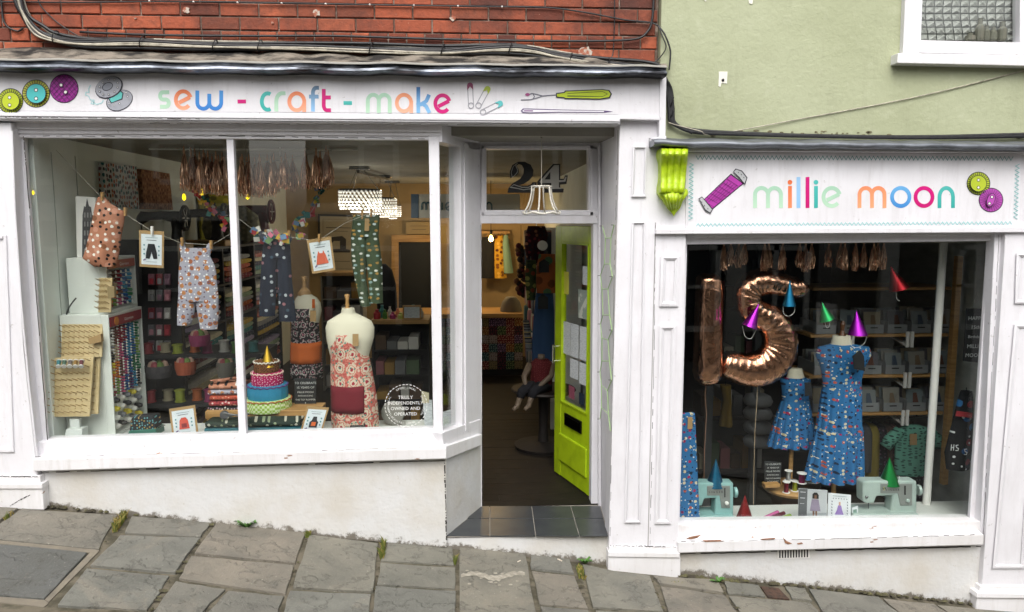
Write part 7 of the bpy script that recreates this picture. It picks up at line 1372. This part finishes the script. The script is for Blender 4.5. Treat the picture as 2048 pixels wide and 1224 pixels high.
# fabric length, machines, ledge goods
T = thing('fabric_length', 'upright board of blue party print fabric at the left edge of the ledge', 'fabric', P(1380, 1048, .16)); m = MB(); m.slab([(1352,828),(1391,826),(1401,1044),(1352,1044)], .15, .19); m.build('wrapped_cloth', BLUEF, T, bevel=.012); m = MB(); m.slab([(1352,1044),(1403,1043),(1403,1049),(1352,1051)], .145, .2); m.build('board_end', OFFW, T); m = MB(); m.slab([(1376,834),(1385,834),(1385,858),(1375,858)], .143, .147); m.build('kraft_tag', KRAFT, T)
AQUA = mat('aqua_enamel', C('8fb9b6'), .3, col2=C('86afad'), vscale=6); PALEA = mat('pale_aqua_enamel', C('a9b9b2'), .35, col2=C('9aaaa4'), vscale=6)
def machine(label, px, y, m_, flip=False, brand=True):
    x0, x1, top, bot = px; k = scl(y); T = thing('sewing_machine', label, 'sewing machine', P((x0+x1)/2, bot, y+.08)); W_ = x1-x0; H_ = bot-top; X = lambda u: x0+u*W_; Y = lambda v: bot-v*H_
    m = MB(); m.slab([(X(0),Y(0)),(X(1),Y(0)),(X(1),Y(.2)),(X(0),Y(.2))], y, y+.19); m.build('bed', m_, T, bevel=.008)
    m = MB(); m.slab([(X(.08),Y(.05)),(X(.3),Y(.05)),(X(.3),Y(.15)),(X(.08),Y(.15))], y-.002, y+.004); m.build('bed_drawer', m_, T)
    m = MB(); m.slab([(X(.57),Y(.2)),(X(.97),Y(.2)),(X(.97),Y(1)),(X(.2),Y(1)),(X(.15),Y(.96)),(X(.15),Y(.5)),(X(.2),Y(.45)),(X(.32),Y(.45)),(X(.36),Y(.62)),(X(.6),Y(.64))], y+.05, y+.15); m.build('arm_and_column', m_, T, bevel=.012)
    m = MB(); m.slab([(X(.42),Y(.93)),(X(.9),Y(.93)),(X(.9),Y(.4)),(X(.72),Y(.4)),(X(.68),Y(.7)),(X(.42),Y(.7))], y+.046, y+.06); pn = m.build('control_panel', mat('brushed_panel', C('8f9490'), .35, .4), T, bevel=.002)
    m = MB(); m.lathe([(.012, 0), (.014, .012), (.008, .016)], P(X(.82), Y(.53), y+.046), 14, (0, -1, 0)); m.build('dial', OFFW if not brand else m_, pn)
    m = MB(); m.slab([(X(.78),Y(.88)),(X(.8),Y(.88)),(X(.8),Y(.66)),(X(.78),Y(.66))], y+.043, y+.047); m.build('stitch_slider', BLACK, pn)
    text([('S I N G E R', X(.6), Y(.76), H_*.055)], pn, SLATEB, y+.0445, 'brand_name')
    m = MB(); m.lathe([(.034, 0), (.038, .006), (.038, .02), (.028, .026)], P(X(.97), Y(.78), y+.1), 20, (1, 0, 0)); m.build('hand_wheel', m_, T, smooth=True, angle=40)
    m = MB(); m.tube([P(X(.235),Y(.46),y+.1), P(X(.235),Y(.22),y+.1)], .004, 6); m.slab([(X(.2),Y(.24)),(X(.28),Y(.24)),(X(.28),Y(.215)),(X(.2),Y(.215))], y+.08, y+.12); m.build('needle_and_foot', CHROME, T)
    m = MB(); a_ = P(X(.1), Y(.2), y+.03); m.box((a_.x, y+.03, a_.z+.0005), (a_.x+.07, y+.16, a_.z+.002)); m.build('needle_plate', CHROME, T)
    m = MB(); m.lathe([(.01, 0), (.011, .01), (.004, .014)], P(X(.2), Y(.62), y+.05), 10, (0, -1, 0)); m.build('tension_knob', CHROME, T)
    m = MB(); m.tube([P(X(.7),Y(1),y+.1), P(X(.7),Y(1.12),y+.1)], .003, 5); m.build('spool_pin', OFFW, T)
    if brand: m = MB(); m.lathe([(.011, 0), (.011, .003)], P(X(.47), Y(.82), y+.044), 16, (0, -1, 0)); e_ = m.build('emblem', plain('#1f4a45', .4), pn); text([('S', X(.47), Y(.775), H_*.09)], pn, plain('#d8c98a'), y+.0405, 'emblem_letter')
    return T
machine('aqua sewing machine with grey panel beside the blue fabric board', (1374,1470,966,1050), .2, AQUA, brand=False)
machine('pale aqua sewing machine on the right of the ledge wearing a green hat', (1706,1838,962,1044), .18, PALEA)
party_hat('blue foil party hat standing on the aqua sewing machine', (1432,917), (1411,972), (1448,972), .3, '#1f6f94')
party_hat('red foil party hat standing on the ledge right of the aqua machine', (1490,989), (1471,1042), (1507,1042), .22, '#a31c22')
party_hat('green foil party hat standing on the pale aqua sewing machine', (1779,914), (1759,968), (1798,968), .28, '#128a3f')
for lab, a_, b_, r_, h_ in (('pink rolled tissue tube on the ledge beside the red hat', (1512,1043), (1556,1024), .014, '#b5578a'), ('maroon rolled tissue tube between the pink and lime tubes', (1532,1043), (1568,1026), .014, '#5d1a2c'), ('lime green rolled tube lying nearest the glass', (1545,1042), (1580,1037), .014, '#8fb52c')):
    a3, b3 = P(*a_, .2), P(*b_, .3); a3.z = zq+.016; b3.z = max(b3.z, zq+.016); 
    if 'maroon' in lab: a3.z += .012
    m = MB(); m.tube([a3, b3], r_, 12); tag(m.build('tissue_tube', plain(h_, .5), smooth=True, angle=50), lab, 'tube', 'rolled tubes on the right ledge')
# paper patterns
def booklet(label, q, y, layers):
    T = thing('pattern_booklet', label, 'pattern', P((q[2][0]+q[3][0])/2, q[2][1], y)); m = MB(); m.slab(q, y, y+.006); m.build('booklet', CARD, T); art(T, 'cover_print', [(k_, [qlerp(q, *p) for p in pts], *rest) for k_, pts, *rest in layers], y-.001); return T
T = booklet('sewing pattern booklet with a person in a lilac dress on the cover', [(1598,977),(1655,981),(1653,1045),(1596,1043)], .17, [('fill', [(0,0),(.3,0),(.3,1),(0,1)], '#5b5e62'), ('fill', [(.3,0),(1,0),(1,1),(.3,1)], '#b9bdc0'), ('fill', [(.3,.75),(1,.7),(1,1),(.3,1)], '#9aa0a3'), ('fill', [(.46,.3),(.7,.3),(.78,.66),(.4,.66)], '#8d8296'), ('fill', [(.5,.66),(.56,.66),(.55,.94),(.51,.94)], '#7d5a48'), ('fill', [(.6,.66),(.66,.66),(.66,.94),(.62,.94)], '#7d5a48'), ('fill', [(.48,.14),(.54,.09),(.64,.09),(.7,.16),(.7,.28),(.48,.28)], '#1d1818'), ('fill', [(.55,.17),(.63,.17),(.63,.28),(.55,.28)], '#7d5a48'), ('line', [(.05,.1),(.24,.1)], '#d5d8da', 1.5), ('line', [(.05,.28),(.22,.28)], '#d5d8da', 1.5), ('line', [(.05,.45),(.2,.45)], '#c5c8ca', 1)])
T = booklet('sewing pattern booklet with a purple dress in a border of tiny motifs', [(1657,986),(1702,990),(1701,1046),(1655,1045)], .18, [('fill', [(.44,.4),(.58,.4),(.62,.55),(.7,.72),(.3,.72),(.4,.55)], '#9a7fc0'), ('fill', [(.47,.28),(.55,.28),(.55,.4),(.47,.4)], '#c9a08f'), ('line', [(.2,.08),(.8,.08)], '#8fa3a8', 1)]+[('line', [(x_,.16+.06*(j % 2)*0),(x_+.04,.17)], '#3d4a5c', 1.6) for j, x_ in enumerate((.2,.32,.44,.56,.68,.8))]+[('line', [(x_,.86),(x_+.04,.87)], '#3d4a5c', 1.6) for x_ in (.2,.32,.44,.56,.68,.8)]+[('line', [(.16,.25+k*.1),(.18,.3+k*.1)], '#3d4a5c', 1.6) for k in range(6)]+[('line', [(.84,.25+k*.1),(.86,.3+k*.1)], '#3d4a5c', 1.6) for k in range(6)])
T = booklet('book with a drawn landscape lying between the booklets and the pale machine', [(1704,1016),(1716,1012),(1716,1040),(1704,1036)], .2, [('fill', [(.2,.2),(.8,.2),(.8,.8),(.2,.8)], '#7d9a90')])
# round table with ribbon reels and chalkboard
c_ = P(1580, 972, .78); T = thing('round_side_table', 'round wooden side table with ribbon reels behind the balloons', 'table', Vector((c_.x, .78, ZR))); m = MB(); m.lathe([(.2, c_.z-ZR-.03), (.21, c_.z-ZR-.01), (.2, c_.z-ZR)], Vector((c_.x, .78, ZR)), 30); m.build('table_top', WOOD, T); m = MB(); m.box((c_.x-.1, .68, ZR), (c_.x+.1, .88, c_.z-.03)); m.build('box_base', plain('#4d2f22', .6), T)
for i, (px, py, w_, h_, col_, nm) in enumerate(((1573,966,14,24,'#8c1f38','crimson foil'), (1590,968,14,22,'#a9b53a','lime foil'), (1577,946,14,22,'#c9c9c6','silver foil'), (1604,948,18,22,'#7d1f4f','plum foil'), (1626,946,26,24,'#8d8076','bronze foil'))):
    y = .64+.03*(i % 3); b_ = P(px, py, y); k = scl(y); T = thing('ribbon_reel', nm+' ribbon reel on the round side table', 'reel', b_, 'foil ribbon reels on the round side table'); r_ = w_/2*k*1.15; h = h_*k; b_.z = c_.z+.001 if i < 2 else c_.z+.075
    m = MB(); m.lathe([(r_*.6, .004), (r_*.6, h-.004)], b_, 14); m.build('ribbon', foil(col_), T); m = MB(); m.lathe([(r_, 0), (r_, .004)], b_, 18); m.build('lower_flange', OFFW, T); m = MB(); m.lathe([(r_, h-.004), (r_, h)], b_, 18); m.build('upper_flange', OFFW, T)
T = thing('reel_riser', 'small dark riser lifting the rear ribbon reels on the round table', 'riser', c_); m = MB(); m.box((c_.x-.03, .68, c_.z+.001), (c_.x+.2, .74, c_.z+.072)); m.build('block', plain('#241d1a', .6), T)
T = chalkboard('small birthday chalkboard on the round side table', [(1529,922),(1563,924),(1561,972),(1529,970)], .66, [('TO CELEBRATE',1546,930,3.4), ('15 YEARS OF',1546,937,3.2), ('MILLIE MOON',1546,944,3.4), ('INTRODUCING',1546,951,2.6), ('THE TOT ROMPER',1546,958,2.8), ('& THE HAPPY',1546,964,2.8)]); m = MB(); m.slab([(1531,970),(1560,968),(1560,974),(1531,976)], .6, .67); m.build('wood_foot', WOOD, T)
T = chalkboard('chalkboard reading HAPPY 15th BIRTHDAY MILLIE MOON hanging at the right edge', [(1934,617),(1968,617),(1961,726),(1927,722)], .3, [('HAPPY',1952,640,8), ('15th',1951,658,8), ('Birthday',1949,676,6), ('MILLIE',1948,696,8), ('MOON',1947,714,8)]); m = MB(); m.tube([P(1940,618,.31), P(1955,585,.31), P(1964,618,.31)], .002, 4); m.build('hanging_string', STRING, T)
HSF = printed('dark_letter_print', C('121418'), [(11, .28, [C('1f4a78'), C('121418'), C('6d1a24'), C('2a5f8f')]), (20, .16, [C('c9cccc'), C('121418'), C('121418')])])
T = hang('black apron with blue and red letter print hanging at the right wall', [(782,1922,1944,.03),(800,1916,1946,.04),(850,1904,1945,.05),(905,1890,1942,.05),(938,1894,1938,.045)], .3, .05, HSF, 'apron'); art(T, 'letter_print', [('line', [(1903,889),(1902,901)], '#d5d8d8', 1.6), ('line', [(1908,889),(1907,901)], '#d5d8d8', 1.6), ('line', [(1902,895),(1908,895)], '#d5d8d8', 1.6), ('line', [(1917,890),(1912,891),(1913,895),(1917,897),(1916,901),(1911,901)], '#d5d8d8', 1.6), ('line', [(1934,898),(1929,899),(1930,903),(1934,905),(1933,909),(1928,909)], '#d5d8d8', 1.6)], .23); m = MB(); m.slab([(1914,822),(1945,826),(1944,836),(1911,832)], .236, .24); m.build('red_waistband', plain('#8c1f28', .8), T)
# post, pipe, shelves with white bins, clothes rail
m = MB(); a_, b_ = P(1888, 480, .5), P(1850, 1046, .5); m.tube([(P(1869,760,.5).x, .5, zq), (P(1869,760,.5).x, .5, 2.3)], .028, 14); tag(m.build('white_pipe', OFFW, smooth=True, angle=50), 'white vertical pipe standing inside the right window', 'pipe')
m = MB(); q_ = P(1903, 740, 1.0); m.box((q_.x-.022, .98, P(1888, 968, 1.0).z), (q_.x+.022, 1.03, P(1916, 512, 1.0).z)); tag(m.build('wooden_post', WOOD), 'thin pine upright of the bin shelves near the right wall', 'post')
T = thing('bin_shelves', 'wall shelves of white bins filled with paper patterns', 'shelving', Vector((2.9, 1.5, ZR))); sh_z = [P(1820, 664, 1.2).z, P(1820, 744, 1.2).z, P(1820, 818, 1.2).z]; bx0, bx1 = P(1600, 660, 1.3).x, P(1903, 740, 1.0).x+.02
up_z = P(1820, 572, 1.2).z
for z in sh_z+[up_z]: m = MB(); m.box((bx0, 1.1, z-.025), (bx1, 1.55, z)); m.build('shelf', WOODH, T, bevel=.003)
for z in sh_z:
    for x_ in (bx0+.35, bx0+.85, bx1-.35): m = MB(); m.slab([(0,0),(1,0),(1,1)], 1.05, 1.06) if False else m.box((x_-.012, 1.085, z-.11), (x_+.012, 1.1, z+.02)); m.bar(Vector((x_, 1.09, z-.1)), Vector((x_, 1.5, z-.03)), .02, .01); m.build('bracket', OFFW, T)
rr = random.Random(61)
def bin_(x_, z, i, j):
    T = thing('pattern_bin', 'white bin of paper patterns, %s from the left on the %s shelf' % (ORD[i], ['upper', 'middle', 'lower'][j]), 'bin', Vector((x_, 1.3, z)), 'white pattern bins'); w_, d_, h = .085, .32, .1; m = MB()
    for q in ((-w_, 0, w_, .004, 0, h*.75), (-w_, d_-.004, w_, d_, 0, h), (-w_, 0, -w_+.004, d_, 0, h), (w_-.004, 0, w_, d_, 0, h), (-w_, 0, w_, d_, 0, .004)): m.box((x_+q[0], 1.12+q[1], z+.001+q[4]), (x_+q[2], 1.12+q[3], z+.001+q[5]))
    bo = m.build('tub', mat('white_bin_plastic', C('85888a'), .5), T); m = MB(); m.box((x_-.03, 1.117, z+.045), (x_+.03, 1.12, z+.055)); m.build('slot', BLACK, bo)
    for k in range(5):
        y = 1.14+k*.055; m = MB(); hh = rr.uniform(.17, .2); m.prism([Vector((x_-.07, y, z+.006)), Vector((x_+.07, y, z+.006)), Vector((x_+.07, y+.03, z+hh)), Vector((x_-.07, y+.03, z+hh))], (0, .004, 0)); po_ = m.build('paper_pattern', plain(['#7d7a72', '#6b7577', '#857c69', '#55545a', '#727777'][(k+i+j) % 5], .6), T)
        if k == 0: m = MB(); m.prism([Vector((x_-.02, y-.001, z+.07)), Vector((x_+.03, y-.001, z+.07)), Vector((x_+.02, y+.022, z+.15)), Vector((x_-.01, y+.022, z+.15))], (0, .001, 0)); m.build('cover_figure', plain(['#5d3a2c', '#3a4656', '#6d5a44'][(i+j) % 3], .7), po_)
for j, z in enumerate(sh_z):
    for i in range(6): bin_(bx0+.14+i*.2, z, i, j)
T = thing('clothes_rail', 'thin metal clothes rail under the bin shelves', 'rail', P(1800, 836, 1.3)); zr2 = P(1800, 838, 1.25).z; m = MB(); m.tube([Vector((bx0+.2, 1.3, zr2)), Vector((bx1, 1.3, zr2))], .01, 8); m.build('rail', CHROME, T)
for x_ in (bx0+.25, bx1-.1): m = MB(); m.tube([Vector((x_, 1.3, zr2)), Vector((x_, 1.3, sh_z[2]-.02))], .006, 6); m.build('hanger_arm', CHROME, T)
DINO = printed('green_dinosaur_print', C('5f9a88'), [(24, .3, [C('1f3a3a'), C('2c4f48'), C('5f9a88')], (1, .3, 2))])
T = hang('green dinosaur print short sleeved shirt on the clothes rail', [(850,1812,1840,.03),(858,1792,1862,.05),(880,1790,1866,.06),(915,1790,1864,.06),(948,1790,1862,.06)], 1.15, .05, DINO, 'shirt', 'hanging_shirt')
for s_, pts in ((-1, [(862,1800,.05),(878,1782,.05),(894,1770,.05)]), (1, [(862,1854,.05),(878,1872,.05),(892,1880,.05)])): m = MB(); m.tube([P(b, a, 1.15) for a, b, c2 in pts], [.05, .055, .05], 10); m.build('sleeve', DINO, T, smooth=True)
m = MB(); m.slab([(1820,868),(1834,868),(1834,890),(1820,890)], 1.08, 1.085); m.build('kraft_tag', KRAFT, T)
for i, (lab, x_, mt) in enumerate((('mustard yellow jumper', 1738, plain('#6d6020', .9)), ('black floral blouse', 1754, printed('black_floral', C('1c1a1f'), [(30, .25, [C('4d3a4a'), C('2c3a3c')])])), ('brown corduroy jacket', 1768, plain('#3d2c22', .9)), ('rose print smock', 1778, printed('rose_print', C('4d3236'), [(30, .25, [C('8a5a5c')])])), ('grey striped top', 1724, plain('#3a3a3d', .9)))): hang(lab+' hanging on the clothes rail left of the dinosaur shirt', [(848,x_-6,x_+10,.08),(862,x_-16,x_+18,.1),(900,x_-20,x_+18,.11),(960-i*6,x_-22,x_+18,.11)], 1.32, .1, mt, 'garment')
hang('lilac grey skirt hanging below the dinosaur shirt', [(944,1800,1850,.05),(970,1796,1852,.06),(1000,1792,1856,.06)], 1.3, .05, printed('lilac_print', C('5d5662'), [(30, .25, [C('8a8290')])]), 'skirt')
# dim things at the back of the right room
for i, (y0, w_) in enumerate(((800, 44), (826, 50), (854, 48), (882, 52))):
    m = MB(); m.loft(rings_of([(y0-13,1500,1530,.05),(y0-8,1492,1540,.12),(y0,1488,1543,.15),(y0+8,1490,1541,.12),(y0+13,1498,1534,.05)], 1.5, .15)); tag(m.build('pillow', plain('#77787a', .9), smooth=True), 'grey pillow in the dim stack behind the balloons, %s from the top' % ORD[i], 'pillow', 'stacked grey pillows')
hang('mustard dress hanging in the gloom behind the number 1 balloon', [(770,1440,1462,.05),(800,1446,1462,.06),(850,1438,1464,.08)], 1.6, .06, plain('#7d6420', .9), 'dress')
for i, (x0, x1, y0, y1) in enumerate(((1505,1560,520,600), (1570,1625,525,605), (1640,1700,500,600), (1790,1830,490,560))):
    m = MB(); m.slab([(x0,y0),(x1,y0),(x1,y1),(x0,y1)], 3.4, 3.42); tag(m.build('pattern_poster', plain(['#4d5052', '#5d5a52', '#6d6d6a', '#4a4d50'][i], .6)), 'dim pattern poster on the far wall, %s from the left' % ORD[i], 'poster', 'posters on the far wall')
for i in range(2):
    x_ = P(1418+i*92, 860, 1.7).x; m = MB(); m.box((x_-.03, 1.7, ZR), (x_+.03, 1.76, 2.2)); tag(m.build('rack_upright', plain('#55585a', .6)), 'grey rack upright in the gloom, %s of the two' % ['left', 'right'][i], 'upright', 'grey rack uprights')
for i, z in enumerate((ZR+.4, ZR+.9, ZR+1.4, ZR+1.9)):
    m = MB(); m.box((P(1400, 800, 1.7).x, 1.75, z), (P(1560, 800, 1.7).x, 2.1, z+.03)); tag(m.build('rack_shelf', plain('#3a3634', .7)), 'dark rack shelf behind the balloons, %s from the floor' % ORD[i], 'shelf', 'dark rack shelves')
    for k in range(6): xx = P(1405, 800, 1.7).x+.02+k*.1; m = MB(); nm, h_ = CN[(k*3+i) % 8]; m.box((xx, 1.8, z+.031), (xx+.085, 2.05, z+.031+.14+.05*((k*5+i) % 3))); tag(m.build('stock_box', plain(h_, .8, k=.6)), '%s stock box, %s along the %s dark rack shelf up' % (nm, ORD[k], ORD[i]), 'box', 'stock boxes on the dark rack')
